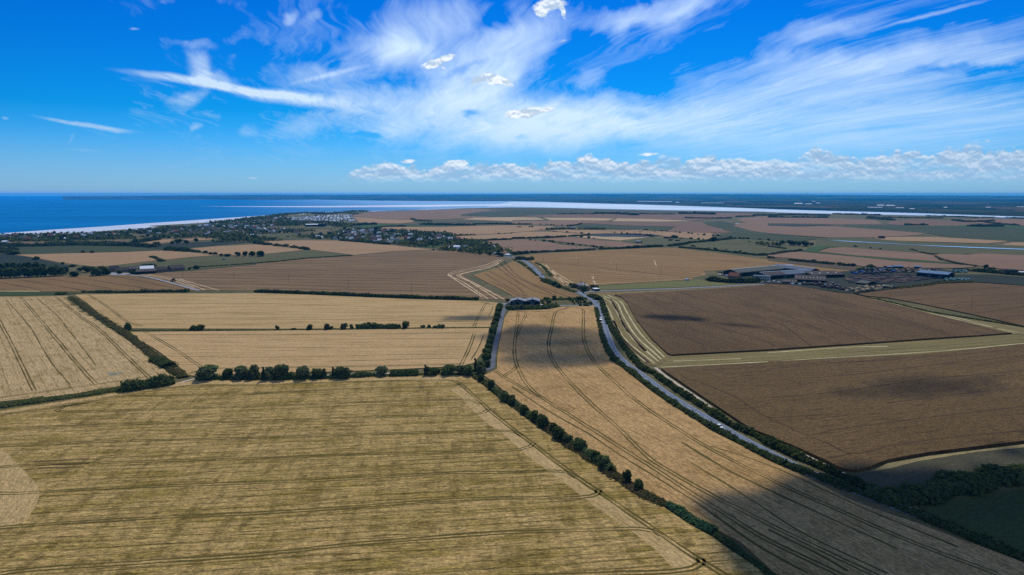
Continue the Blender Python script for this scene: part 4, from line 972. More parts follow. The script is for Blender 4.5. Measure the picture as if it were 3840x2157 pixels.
ff('pasture', [(-1322.0, 1997.6), (-1320.6, 2272.5), (-1316.3, 2323.6), (-1174.8, 2099.3), (-1271.4, 2057.4)], 'pasture')
ff('pasture', [(-1373.6, 2593.1), (-1278.8, 2891.8), (-1215.6, 2794.3), (-1196.3, 2617.7), (-1240.3, 2476.7)], 'pasture')
ff('pasture', [(-742.5, 1997.6), (-667.2, 2110.0), (-602.7, 2057.4), (-560.3, 1950.4), (-567.7, 1862.3), (-583.4, 1801.2), (-666.8, 1821.1)], 'pasture')
ff('pasture', [(-854.2, 2476.7), (-757.5, 2514.3), (-610.9, 2370.3), (-714.3, 2370.3), (-794.6, 2404.7)], 'pasture')
ff('pasture', [(-235.1, 1592.0), (-186.7, 1725.6), (-147.0, 1762.6), (-122.5, 1707.7), (-163.9, 1623.4), (-171.2, 1518.4)], 'lush')
# centre, towards the estuary
ff('stubble_field', [(-857.4, 3688), (-967.4, 4299), (-946.7, 4436), (-753.5, 4849), (-590.6, 5280), (-303.8, 5637), (-129.1, 5181), (-239.3, 4436), (-297.7, 4009), (-274.0, 3688), (-92.1, 3688), (-317.5, 3255), (-474.5, 3230), (-613.0, 3320)], 'red', 0.1)
ff('stubble_field', [(-833.6, 3608), (-605.8, 3281), (-467.3, 3180), (-418.5, 2964.2), (-455.5, 2794.3), (-639.2, 2871.8)], 'tan', 0.1)
ff('marsh', [(-292.1, 3933), (-211.6, 4533), (0.0, 5025), (0.0, 5181), (294.8, 5086), (601.2, 4608), (293.5, 4048), (0.0, 3722), (0.0, 3624), (-197.3, 3656)], 'green')
ff('marsh', [(-307.9, 5714), (0.0, 6002), (463.6, 5714), (1079.4, 4965), (1708.7, 4583), (1603.1, 4299), (1222.0, 4436), (657.1, 4533), (353.5, 4878), (0.0, 5149)], 'marsh')
ff('marsh', [(0.0, 3688), (585.1, 4484), (1038.2, 4212), (1433.6, 4299), (1547.4, 4149), (1127.6, 3532), (803.5, 3074), (495.7, 3416), (157.1, 3608)], 'brown', 0.05)
ff('wheat_field', [(-232.5, 3255), (-189.1, 3502), (0.0, 3562), (127.1, 3502), (153.0, 3192), (0.0, 3132), (0.0, 3018)], 'pale')
ff('wheat_field', [(156.2, 3473), (352.8, 3473), (507.3, 3360), (430.1, 3085), (181.9, 3132)], 'pale')
ff('wheat_field', [(521.2, 3388), (666.8, 3281), (808.0, 3040), (648.1, 2974.8), (438.3, 3018)], 'pale')
ff('marsh', [(-439.2, 3018), (-169.2, 3132), (0.0, 2953.6), (0.0, 2852.0), (-232.2, 2794.3), (-374.3, 2794.3)], 'marsh')
ff('stubble_field', [(-452.5, 2775.6), (-230.7, 2775.6), (0.0, 2832.5), (0.0, 3018), (267.8, 3074), (430.5, 2964.2), (345.1, 2794.3), (284.2, 2794.3), (241.2, 2593.1), (77.8, 2676.9), (0.0, 2766.3), (-147.1, 2720.9)], 'red')
ff('pasture', [(-560.0, 2418.8), (-582.8, 2634.4), (-526.2, 2738.9), (-374.6, 2651.2), (-255.7, 2617.7), (-155.3, 2593.1), (-247.9, 2537.5), (-469.3, 2537.5), (-500.4, 2336.8)], 'lush')
ff('pasture', [(-529.6, 2757.1), (-340.4, 2685.6), (-161.9, 2703.1), (10.9, 2685.6), (-155.8, 2601.3), (-374.6, 2651.2)], 'green')
ff('stubble_field', [(-459.9, 2304.2), (-464.5, 2491.6), (-246.4, 2522.0), (-140.2, 2593.1), (0.0, 2634.4), (147.6, 2537.5), (156.1, 2440.2), (99.2, 2272.5), (0.0, 2126.3), (-36.8, 2072.9), (-109.3, 2017.2), (-164.8, 1978.5), (-181.0, 1997.6), (-285.4, 2126.3), (-361.1, 2211.7)], 'tan', 0.1)
ff('stubble_field', [(-162.5, 1950.4), (-107.7, 1988.0), (0.0, 2072.9), (0.0, 2099.3), (47.6, 2182.5), (127.1, 2182.5), (225.4, 2037.1), (158.4, 1941.2), (69.1, 1896.5), (0.0, 1853.9), (-116.2, 1762.6)], 'tan', 0.15)
ff('stubble_field', [(-105.5, 1714.9), (0.0, 1789.4), (0.0, 1813.1), (64.9, 1781.7), (118.4, 1623.4), (190.7, 1518.4), (128.3, 1464.2), (37.2, 1413.7), (0.0, 1385.0), (-24.8, 1389.7), (-61.4, 1547.0)], 'red', -0.1)
ff('grass_strip', [(59.7, 1781.7), (73.5, 1801.2), (136.7, 1673.0), (204.0, 1552.8), (190.0, 1512.8), (119.1, 1633.1)], 'pasture', h=0.3)
ff('stubble_field', [(76.6, 1813.1), (149.9, 1905.3), (171.3, 1896.5), (231.3, 1762.6), (275.1, 1714.9), (329.1, 1576.7), (257.3, 1532.6), (205.2, 1561.7), (138.1, 1690.2)], 'red', -0.1)
ff('stubble_field', [(178.5, 1914.2), (228.0, 2007.4), (271.6, 2072.9), (378.2, 1997.6), (390.3, 1927.6), (352.8, 1862.3), (277.5, 1762.6), (228.1, 1841.4), (192.1, 1883.5)], 'pale', 0.1)
ff('stubble_field', [(122.3, 2272.5), (202.8, 2323.6), (297.6, 2272.5), (343.1, 2142.9), (382.8, 2022.1), (305.6, 2099.3), (226.6, 2047.2), (144.1, 2199.9)], 'tan')
ff('stubble_field', [(300.9, 2297.8), (443.1, 2272.5), (489.2, 2182.5), (611.2, 2099.3), (596.4, 1997.6), (548.9, 1883.5), (607.9, 1862.3), (498.9, 1801.2), (466.6, 1883.5), (402.5, 1973.7), (343.1, 2142.9)], 'tan')
ff('pasture', [(276.8, 1725.6), (384.2, 1883.5), (461.3, 1862.3), (514.3, 1781.7), (431.4, 1690.2), (354.4, 1576.7), (332.7, 1582.8), (302.0, 1656.1)], 'pasture')
ff('pasture', [(241.3, 2553.1), (292.3, 2794.3), (414.6, 2593.1), (586.9, 2491.6), (543.9, 2336.8), (482.8, 2211.7), (401.2, 2297.8), (310.3, 2370.3)], 'green')
ff('stubble_field', [(294.3, 2813.3), (366.4, 2932.7), (634.5, 2912.1), (803.8, 2912.1), (713.8, 2336.8), (690.2, 2126.3), (580.7, 2099.3), (499.4, 2199.9), (606.9, 2514.3), (452.3, 2593.1)], 'brown', -0.1)
ff('marsh', [(798.3, 2861.8), (937.5, 3074), (889.7, 2720.9), (793.5, 2272.5), (786.0, 2099.3), (860.8, 1862.3), (762.9, 2037.1), (748.3, 1997.6), (688.1, 2110.0), (724.0, 2370.3), (750.5, 2634.4)], 'green')
ff('marsh', [(581.9, 1997.6), (684.6, 2099.3), (766.7, 2047.2), (757.4, 2022.1), (824.4, 1841.4), (715.3, 1707.7), (661.0, 1762.6), (675.3, 1801.2), (544.1, 1821.1), (596.6, 1950.4)], 'green')
ff('pasture', [(539.7, 1762.6), (594.6, 1821.1), (670.9, 1789.4), (586.3, 1561.7), (539.6, 1607.6), (496.1, 1700.7)], 'pasture')
ff('wheat_field', [(380.3, 1541.2), (434.9, 1656.1), (493.1, 1707.7), (527.8, 1607.6), (583.0, 1552.8), (587.0, 1504.5), (620.7, 1464.2), (512.1, 1361.9), (495.3, 1355.2), (454.5, 1413.7)], 'pasture', 0.1, h=0.7)
# right, towards the river
ff('stubble_field', [(836.8, 2593.1), (933.8, 2794.3), (1069.4, 2861.8), (984.8, 2634.4), (1214.5, 2553.1), (1247.2, 2272.5), (1316.9, 2142.9), (1184.7, 1997.6), (994.1, 1883.5), (870.6, 1883.5), (786.0, 2099.3), (782.9, 2241.7)], 'red', -0.1)
ff('stubble_field', [(1071.6, 3281), (1282.8, 3608), (1376.5, 3688), (1346.7, 3608), (1596.0, 3360), (1639.2, 3074), (1471.7, 2720.9), (1285.4, 2703.1), (1051.3, 2813.3), (960.6, 2813.3)], 'red')
ff('crop_field', [(1017.0, 2720.9), (1234.1, 2676.9), (1233.4, 2593.1), (1049.9, 2514.3), (969.5, 2593.1)], 'dark')
ff('pasture', [(1195.7, 2593.1), (1415.0, 2651.2), (1595.4, 2569.0), (1671.4, 2514.3), (1748.6, 2336.8), (1886.3, 2099.3), (1537.2, 1707.7), (1302.6, 1736.6), (1174.9, 1762.6), (1265.2, 2072.9), (1247.2, 2272.5)], 'green')
ff('pasture', [(1567.1, 2553.1), (1817.7, 2676.9), (2098.0, 2336.8), (1886.3, 2099.3), (1748.6, 2336.8)], 'lush')
ff('stubble_field', [(1483.6, 2720.9), (1706.2, 3074), (1924.2, 3255), (1974.0, 3074), (1847.3, 2720.9), (1685.7, 2593.1), (1520.7, 2569.0)], 'brown')
ff('stubble_field', [(2020.2, 3132), (2299.8, 3320), (2430.7, 3255), (2705.4, 3018), (2158.6, 2404.7), (1939.0, 2593.1), (1896.9, 2794.3)], 'red')
ff('stubble_field', [(982.9, 1862.3), (1079.8, 1914.2), (1185.9, 1905.3), (1239.5, 1781.7), (1264.1, 1736.6), (1152.9, 1656.1), (1064.0, 1707.7), (969.3, 1762.6)], 'tan')
ff('stubble_field', [(1149.9, 1607.6), (1238.0, 1690.2), (1506.2, 1673.0), (1320.0, 1464.2), (1190.6, 1547.0)], 'tan')
ff('marsh', [(788.9, 1821.1), (942.2, 1862.3), (1014.2, 1707.7), (1141.6, 1639.6), (1183.8, 1576.7), (1297.1, 1438.5), (1213.0, 1344.1), (1120.0, 1490.8), (955.2, 1607.6), (857.5, 1743.9)], 'pasture')
ff('marsh', [(801.3, 1801.2), (844.3, 1722.0), (921.0, 1576.7), (1090.5, 1451.2), (1193.6, 1322.3), (1121.9, 1242.0), (969.3, 1333.1), (933.3, 1366.5), (878.9, 1344.1), (834.1, 1401.6), (785.4, 1464.2), (707.0, 1576.7)], 'pasture')
ff('grass_strip', [(604.7, 1426.0), (678.0, 1547.0), (722.6, 1585.8), (752.5, 1547.0), (705.8, 1524.0), (638.0, 1426.0), (671.4, 1322.3), (724.2, 1245.8), (765.7, 1187.7), (752.7, 1167.3), (693.4, 1223.4), (643.0, 1344.1)], 'lush', h=0.3)
ff('stubble_field', [(640.1, 1426.0), (707.7, 1518.4), (748.3, 1538.3), (782.6, 1459.0), (829.9, 1394.4), (822.3, 1322.3), (774.4, 1232.6), (769.2, 1187.7), (727.5, 1251.5), (673.6, 1326.6)], 'red', -0.2)
ff('stubble_field', [(505.5, 1344.1), (554.7, 1394.4), (599.5, 1413.7), (639.9, 1337.5), (690.4, 1217.9), (749.6, 1162.4), (770.8, 1138.0), (760.1, 1114.6), (720.9, 1099.6), (644.6, 1107.1), (586.0, 1119.2), (555.7, 1196.5), (517.9, 1276.9), (488.0, 1297.2), (488.0, 1297.2), (497.4, 1322.3)], 'red', -0.2)
ff('stubble_field', [(843.4, 1366.5), (898.5, 1344.1), (951.1, 1378.0), (1002.8, 1333.1), (1130.4, 1251.5), (963.0, 1063.7), (807.8, 1070.7), (783.1, 1084.9), (782.4, 1138.0), (783.5, 1196.5), (803.7, 1270.9)], 'red', -0.2)
ff('crop_field', [(659.1, 1010.7), (706.3, 1008.2), (740.6, 980.2), (843.5, 929.6), (773.6, 851.3), (672.6, 888.8), (634.9, 924.3), (625.6, 935.0), (628.3, 962.7)], 'dark', h=0.3)
ff('yard', [(355.5, 940.4), (454.0, 1023.5), (533.9, 1063.7), (620.5, 1122.3), (688.2, 1114.6), (684.2, 1049.9), (628.3, 962.7), (607.8, 945.9), (583.8, 929.6), (487.9, 860.4), (409.8, 812.7), (387.6, 851.3), (361.8, 903.7), (345.6, 913.9), (333.3, 913.9), (324.5, 1023.5), (315.8, 1049.9), (358.8, 1063.7)], 'dark', h=0.05)

# ------------------------------------------------------------------ roads, tracks, creek
def road(name, pts, w, z, mat, step=6, kind='structure'):
    L = catmull(pts, step)
    mb = MB()
    ribbon(mb, L, w, z)
    o = mb.build(name, mat)
    tag(o, kind=kind)
    return o, L


def dashes(parent, L, d, w, on, off, z, name):
    P = offset_line(L, d)
    mb = MB()
    s, nxt, cur = 0.0, 0.0, []
    for a, b in zip(P[:-1], P[1:]):
        l = (b - a).length
        if l < 1e-6:
            continue
        k = 0.0
        while k < l:
            ph = (s + k) % (on + off)
            stp = min(l - k, (on - ph) if ph < on else (on + off - ph))
            stp = max(stp, 0.02)
            if ph < on:
                p, q = a + (b - a) * (k / l), a + (b - a) * ((k + stp) / l)
                t = (q - p).normalized()
                nrm = Vector((-t.y, t.x, 0)) * w * 0.5
                mb.add([(*(p + nrm).xy, z), (*(p - nrm).xy, z), (*(q - nrm).xy, z), (*(q + nrm).xy, z)], [(0, 1, 2, 3)])
            k += stp
        s += l
    return mb.build(name, M['paint'], parent)


MAIN = [(-27.5, 1344.1), (0.0, 1297.2), (11.2, 1272.9), (24.8, 1210.7), (34.5, 1119.2), (41.0, 1033.9), (46.6, 960.5), (54.1, 919.0), (64.8, 881.0), (74.8, 846.8), (84.3, 816.8), (89.3, 786.4), (92.9, 758.2), (92.9, 729.3), (90.8, 691.5), (87.0, 646.7), (83.6, 607.3), (81.2, 572.2),
        (79.6, 548.4), (78.3, 523.0), (78.9, 496.6), (81.2, 472.6), (85.1, 450.8), (88.5, 430.9), (92.0, 408.2), (97.8, 381.6), (103.5, 360.5), (108.5, 341.2), (114.7, 319.9), (119.8, 305.9), (124.2, 293.7), (130.5, 279.5), (140.5, 263.7), (151.1, 247.0), (162.7, 229.9), (178.5, 209.4)]
road_o, RL = road('road', MAIN, 6.9, 0.20, M['asphalt'], 5)
dashes(road_o, RL, 0.0, 0.22, 4.0, 5.0, 0.212, 'centre_line')
dashes(road_o, RL, 3.15, 0.12, 1e6, 1.0, 0.212, 'edge_line')
dashes(road_o, RL, -3.15, 0.12, 1e6, 1.0, 0.212, 'edge_line')
road('farm_track', [(-8.9, 729.5), (-3.5, 746.2), (-7.6, 709.9), (-10.2, 662.8), (-11.4, 607.3), (-13.0, 556.1), (-13.7, 519.5), (-14.3, 487.3), (-13.8, 469.8), (-15.3, 460.9), (-18.0, 458.2)], 4.2, 0.17, M['old_asphalt'])
lane_o, LL = road('lane', [(83.7, 823.5), (88.2, 832.0), (98.8, 838.9), (137.3, 847.7), (216.9, 866.8), (273.7, 885.8), (303.4, 896.6), (343.7, 908.7), (360.3, 917.0)], 7.0, 0.16, M['old_asphalt'], 10)
for d in (2.4, -2.4):
    mb = MB()
    ribbon(mb, offset_line(LL, d), 1.9, 0.175)
    mb.build('concrete_strip', M['concrete'], lane_o)
road('junction', [(79.2, 840.6), (85.8, 832.0), (93.1, 832.0)], 9.0, 0.15, M['old_asphalt'])
road('driveway', [(94.5, 726.6), (91.0, 729.3), (85.2, 729.9), (64.8, 731.3), (46.4, 730.6), (30.1, 728.0)], 3.6, 0.16, M['concrete'])
road('farm_track', [(-571.8, 1013.3), (-538.2, 992.2), (-468.0, 924.3), (-391.2, 845.0)], 4.2, 0.5, M['concrete'], 20)
road('farmyard', [(-616.6, 1036.5), (-596.9, 1026.1), (-568.7, 1015.8)], 26.0, 0.1, M['concrete'], 20)
road('farmyard', [(-7.2, 746.4), (-0.3, 729.5), (15.4, 728.1), (30.9, 725.3)], 9.0, 0.12, M['concrete'], 20)
road('field_track', [(87.8, 454.8), (86.0, 455.6)], 4.0, 0.18, M['concrete'])
road('field_path', [(-214.7, 422.7), (-210.4, 429.7), (-207.7, 435.2), (-186.8, 438.2), (-171.5, 445.2), (-124.3, 443.2), (-105.1, 446.2), (-65.5, 450.3)], 2.6, 0.15, M['chalk'], 10)
road('field_path', [(100.0, 464.2), (101.5, 445.7), (104.9, 423.8), (110.9, 387.8), (116.1, 349.0), (121.0, 329.6), (128.8, 317.2), (135.2, 303.8), (139.6, 292.0), (143.5, 281.6)], 2.2, 0.14, M['chalk'], 10)
road('sea_wall_track', [(782.9, 2241.7), (821.1, 2476.7), (838.7, 2593.1), (891.5, 2738.9), (938.3, 2832.5)], 12.0, 0.3, M['concrete'], 30)
road('sea_wall_track', [(716.6, 2323.6), (745.5, 2476.7), (782.2, 2651.2)], 10.0, 0.3, M['concrete'], 30)
cr = [(813.7, 1829.2), (859.3, 1747.6), (955.0, 1639.6), (975.0, 1633.1), (980.6, 1610.7), (1042.3, 1561.7), (1124.0, 1496.2), (1249.4, 1385.0)]
cr2 = [(1224.9, 1357.4), (1106.0, 1472.1), (1021.1, 1529.7), (963.8, 1582.8), (942.5, 1613.9), (848.5, 1725.6), (808.3, 1817.1)]
poly('creek', cr + cr2, 0.95, M['creek'])



# ------------------------------------------------------------------ air: one box of thin haze round everything but the sky
mb = MB()
mb.box(-36000, 26000, -6000, 41500, -2.6, HAZE_TOP)
m, gr = mat_base('haze_air')
pv = gr.n('ShaderNodeVolumePrincipled', {'Color': HAZECOL, 'Density': HAZE_D, 'Anisotropy': 0.2})
gr.n('ShaderNodeOutputMaterial', {'Volume': pv.outputs[0]})
hz = mb.build('haze', m)
tag(hz, kind='stuff')

# ------------------------------------------------------------------ cumulus clouds: closed puffy shells filled with even, bright droplets
def cloud_mat(name, dens, aniso=0.35, col=(1, 1, 1)):
    m, gr = mat_base(name)
    pv = gr.n('ShaderNodeVolumeScatter', {'Color': col, 'Density': dens, 'Anisotropy': aniso})
    gr.n('ShaderNodeOutputMaterial', {'Volume': pv.outputs[0]})
    return m


def finish_cloud(me, name, vox, seed, Hh, mat, flat, rough):
    o = bpy.data.objects.new(name, me)
    COL.objects.link(o)
    rm = o.modifiers.new('union', 'REMESH')
    rm.mode = 'VOXEL'
    rm.voxel_size = vox
    bpy.context.view_layer.update()
    ev = o.evaluated_get(bpy.context.evaluated_depsgraph_get())
    out = bpy.data.meshes.new_from_object(ev)
    bpy.data.objects.remove(o)
    bpy.data.meshes.remove(me)
    bm = bmesh.new()                       # keep only the main body, not stray puffs
    bm.from_mesh(out)
    seen, best = set(), []
    for v0 in bm.verts:
        if v0 in seen:
            continue
        comp, st = [], [v0]
        seen.add(v0)
        while st:
            v = st.pop()
            comp.append(v)
            for e in v.link_edges:
                w = e.other_vert(v)
                if w not in seen:
                    seen.add(w)
                    st.append(w)
        if len(comp) > len(best):
            best = comp
    keep = set(best)
    bmesh.ops.delete(bm, geom=[v for v in bm.verts if v not in keep], context='VERTS')
    bm.to_mesh(out)
    bm.free()
    for v in out.vertices:
        p = v.co / (Hh * 0.22)
        d = mnoise.turbulence(p + Vector((seed, 0, 0)), 4, False) - 0.45
        d2 = mnoise.noise(p * 5 + Vector((0, seed, 0)))
        v.co += v.normal * (d * 0.20 + d2 * 0.05) * Hh * rough * 0.5
        if v.co.z < 0:
            v.co.z *= flat
    out.name = name
    out.materials.clear()
    out.materials.append(mat)
    return out


# clouds overhead, out of the picture, whose shadows lie on the fields
CM_SH = cloud_mat('cloud_near', SHD, 0.2)
def shade_cloud(gpt, L, W, Hh, rz, alt, sd, label, thin=1.0):
    rs = random.Random(sd)
    bm = bmesh.new()
    for k in range(70):
        th, q = rs.uniform(0, 2 * math.pi), rs.uniform(0, 1) ** 0.55
        x, y = math.cos(th) * q * L * 0.42, math.sin(th) * q * W * 0.40
        x += 0.12 * L * mnoise.noise(Vector((y / W * 3, sd, 0)))
        r = 0.17 * W * rs.uniform(0.65, 1.1) * (1.2 - 0.7 * q)
        mt = Matrix.Translation((x, y, rs.uniform(0, Hh * 0.4))) @ Matrix.Diagonal((r * 1.3, r, min(r, Hh * 0.5), 1))
        bmesh.ops.create_icosphere(bm, subdivisions=2, radius=1.0, matrix=mt)
    me = bpy.data.meshes.new('cloud')
    bm.to_mesh(me)
    bm.free()
    me = finish_cloud(me, 'cloud', W / 26, sd, Hh * 1.2, CM_SH if thin == 1 else cloud_mat('cloud_thin', SHD * thin, 0.2), 0.6, 0.5)
    t = alt / SUNV.z
    o = link('cumulus_cloud', me, None, (gpt[0] + SUNV.x * t, gpt[1] + SUNV.y * t, alt))
    o.rotation_euler = (0, 0, rz)
    tag(o, label, 'cloud', 'clouds overhead that shade the fields')
    return o


SHL = 'white cloud overhead whose shadow darkens the fields'
for gpt, L, W, Hh, rz, sd, where, k in SHADES:
    shade_cloud(gpt, L, W, Hh, rz, 950, sd, 'white cloud overhead whose shadow lies on the ' + where, k)



# ------------------------------------------------------------------ foliage
def sphere_pts(n):
    P = rng.normal(size=(n, 3))
    return P / np.linalg.norm(P, axis=1)[:, None]


def crown_arrays(lobes, n, leaf, inner=True):
    """leaf clumps over a set of lobes (cx, cy, cz, rx, ry, rz); returns V, F"""
    w = np.array([l[3] * l[4] + l[3] * l[5] for l in lobes])
    cnt = np.maximum(6, (n * w / w.sum()).astype(int))
    Ps, Ns = [], []
    for l, c in zip(lobes, cnt):
        d = sphere_pts(c)
        d[:, 2] = np.where(d[:, 2] < -0.55, -d[:, 2], d[:, 2])
        rr = rng.uniform(0.62, 1.08, (c, 1)) ** 0.7
        Ps.append(np.array(l[:3]) + d * np.array(l[3:]) * rr)
        nn = d + rng.normal(scale=0.55, size=(c, 3))
        Ns.append(nn / np.linalg.norm(nn, axis=1)[:, None])
    P, N = np.concatenate(Ps), np.concatenate(Ns)
    P[:, 2] = np.maximum(P[:, 2], leaf * 0.2)
    V, F = quads_mesh('', P, N, rng.uniform(0.7, 1.35, len(P)) * leaf, None)
    return V, F


ICO = None


def ico():
    global ICO
    if ICO is None:
        bm = bmesh.new()
        bmesh.ops.create_icosphere(bm, subdivisions=1, radius=1.0)
        bm.verts.index_update()
        ICO = (np.array([v.co[:] for v in bm.verts]), np.array([[v.index for v in f.verts] for f in bm.faces]))
        bm.free()
    return ICO


def crown_mesh(name, lobes, n, leaf, mat, core=0.72):
    V, F = crown_arrays(lobes, n, leaf)
    iv, itf = ico()
    Vs, Fs, b = [V], [F], len(V)
    for l in lobes:
        d = iv * (1 + rng.uniform(-0.18, 0.18, (len(iv), 1)))
        Vs.append(np.array(l[:3]) + d * np.array(l[3:]) * core)
        Fs.append(np.concatenate([itf, itf[:, 2:3]], 1) + b)
        b += len(iv)
    me = bpy.data.meshes.new(name)
    faces = [tuple(f) for f in Fs[0]] + [tuple(f[:3]) for ff_ in Fs[1:] for f in ff_]
    me.from_pydata([tuple(v) for v in np.concatenate(Vs)], [], faces)
    me.materials.append(mat)
    me.update()
    return me


def rand_lobes(seed, H, Wd, n, base=0.18, spire=False):
    rs = random.Random(seed)
    L = []
    for k in range(n):
        if spire:
            t = k / (n - 1)
            r = Wd * 0.5 * (0.55 + 0.45 * math.sin(math.pi * (0.15 + 0.8 * t))) * (1 - 0.35 * t)
            L.append((rs.uniform(-.1, .1) * Wd, rs.uniform(-.1, .1) * Wd, H * (0.16 + 0.76 * t), r, r, H * 0.6 / n + r * 0.5))
        else:
            a, q = rs.uniform(0, 2 * math.pi), rs.uniform(0, 1) ** 0.5
            z = H * (base + (0.86 - base) * rs.uniform(0.25, 0.8))
            r = Wd * rs.uniform(0.20, 0.31)
            reach = Wd * 0.5 - r
            k2 = math.sqrt(max(0.15, 1 - ((z / H - 0.45) / 0.6) ** 2))
            L.append((math.cos(a) * q * reach * k2 * 1.1, math.sin(a) * q * reach * k2 * 1.1, min(z, H - r * 0.85), r, r, r * 0.85))
    return L


def trunk_mesh(name, H, r):
    mb = MB()
    mb.cyl((0, 0, -0.1), r, H * 0.5, 7, 0, 'z', r * 0.55)
    for k in range(3):
        a = k * 2.1 + 0.4
        b = Vector((0, 0, H * 0.3))
        e = Vector((math.cos(a) * H * 0.2, math.sin(a) * H * 0.2, H * 0.62))
        s = r * 0.5
        V = [b + Vector((s * math.cos(q), s * math.sin(q), 0)) for q in (0, 2.1, 4.2)] + [e + Vector((s * .4 * math.cos(q), s * .4 * math.sin(q), 0)) for q in (0, 2.1, 4.2)]
        mb.add(V, [(0, 1, 4, 3), (1, 2, 5, 4), (2, 0, 3, 5)])
    return mb.mesh(name, M['bark'])


# prototypes stand 8 m tall; instances scale them
TREE_V = [(crown_mesh('crown', rand_lobes(100 + k, 8.0, 8.4, 12, -0.12), 760, 0.9, M[mm]), trunk_mesh('trunk', 8.0, 0.28))
          for k, mm in enumerate(['leaf', 'leaf_pale', 'leaf', 'leaf_dark', 'leaf_pale', 'leaf_pale'])]
POPLAR = (crown_mesh('crown', rand_lobes(140, 10.0, 2.2, 7, spire=True), 420, 0.6, M['leaf_dark']), trunk_mesh('trunk', 10.0, 0.25))
BUSH_V = [crown_mesh('bush', rand_lobes(160 + k, 4.0, 5.6, 7, 0.0), 420, 0.75, M[mm]) for k, mm in enumerate(['leaf', 'leaf', 'leaf_dark', 'leaf_pale'])]
BARE = None
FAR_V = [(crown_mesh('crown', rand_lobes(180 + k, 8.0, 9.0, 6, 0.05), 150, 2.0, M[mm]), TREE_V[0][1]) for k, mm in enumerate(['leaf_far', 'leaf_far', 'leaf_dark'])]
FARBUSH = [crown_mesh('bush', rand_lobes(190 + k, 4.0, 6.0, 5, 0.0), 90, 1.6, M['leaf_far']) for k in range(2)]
trs = random.Random(3)


def tree(pt, h, w, label, proto=0, group=None, name='tree', far=False, z=0.0):
    cr, tk = (POPLAR if proto == 'poplar' else (FAR_V[proto % 3] if far else TREE_V[proto]))
    if not far and proto != 'poplar':
        h, w = h * 1.12, w * 1.12
    base = 10.0 if proto == 'poplar' else 8.0
    basew = 2.2 if proto == 'poplar' else 8.4
    r = empty(name, (pt[0], pt[1], z), trs.uniform(0, 6.28))
    r.scale = (w / basew, w / basew, h / base)
    tag(r, label, 'tree', group)
    link('crown', cr, r)
    link('trunk', tk, r)
    return r


def bush(pt, h, w, label, proto=0, group=None, far=False, cat='bush', name='bush'):
    o = link(name, FARBUSH[proto % 2] if far else BUSH_V[proto % 4], None, (pt[0], pt[1], 0))
    o.rotation_euler = (0, 0, trs.uniform(0, 6.28))
    if pt[1] < 500:
        h, w = h * 1.1, w * 1.2
    o.scale = (w / 5.6, w / 5.6, h / 4.0)
    return tag(o, label, cat, group)


def hedge(pts, h, w, label, mat='leaf_dark', leaf=0.8, per_m=9, gap=0.0, name='hedge', cat='hedge', group=None, vary=0.4, seed=0, step=3.0, kind=None):
    """hedge along a line: a lumpy core with leaf clumps all over it"""
    L = catmull(pts, step)
    n = len(L)
    hh, ww, on = [], [], []
    for p in L:
        q = mnoise.noise(Vector((p.x * .09, p.y * .09, seed))) + 0.5 * mnoise.noise(Vector((p.x * .3, p.y * .3, seed + 5)))
        hh.append(h * max(0.35, 1 + vary * q * 1.3))
        ww.append(w * max(0.45, 1 + vary * q))
        on.append(mnoise.noise(Vector((p.x * .035, p.y * .035, seed + 9))) > (gap * 2 - 1) if gap else True)
    mb = MB()
    prof = [(-0.42, 0.0), (-0.40, 0.45), (-0.2, 0.82), (0.2, 0.82), (0.40, 0.45), (0.42, 0.0)]
    rings = []
    A = [offset_line(L, [a * ww[i] for i in range(n)]) for a, z in prof]
    for i in range(n):
        b = len(mb.V)
        mb.V += [(A[k][i].x, A[k][i].y, prof[k][1] * hh[i]) for k in range(6)]
        rings.append(b)
    for i in range(n - 1):
        if on[i] and on[i + 1]:
            for k in range(5):
                mb.F.append((rings[i] + k, rings[i] + k + 1, rings[i + 1] + k + 1, rings[i + 1] + k))
    mb.F.append((rings[0], rings[0] + 2, rings[0] + 4))
    Ps, Ns = [], []
    for i in range(n - 1):
        if not (on[i] and on[i + 1]):
            continue
        seg_l = (L[i + 1] - L[i]).length
        c = max(1, int(seg_l * per_m + rng.uniform(0, 1)))
        t = (L[i + 1] - L[i]).normalized()
        s = Vector((-t.y, t.x, 0))
        th = rng.uniform(0, math.pi, c)
        f = rng.uniform(0, 1, c)
        rr = rng.uniform(0.75, 1.12, c)
        ox = np.cos(th) * ww[i] * 0.5 * rr
        oz = np.maximum(0.1, np.sin(th) ** 0.7 * hh[i] * rr * 0.95)
        px = L[i].x + (L[i + 1].x - L[i].x) * f + s.x * ox
        py = L[i].y + (L[i + 1].y - L[i].y) * f + s.y * ox
        Ps.append(np.stack([px, py, oz], 1))
        nn = np.stack([s.x * np.cos(th), s.y * np.cos(th), np.sin(th)], 1) + rng.normal(scale=0.5, size=(c, 3))
        Ns.append(nn / np.linalg.norm(nn, axis=1)[:, None])
    V, F = quads_mesh('', np.concatenate(Ps), np.concatenate(Ns), rng.uniform(0.7, 1.4, sum(len(p) for p in Ps)) * leaf, None)
    b = len(mb.V)
    me = bpy.data.meshes.new(name)
    me.from_pydata(mb.V + [tuple(v) for v in V], [], mb.F + [tuple(int(i) + b for i in f) for f in F])
    me.materials.append(M[mat])
    me.update()
    o = link(name, me)
    return tag(o, label, cat, group, kind)


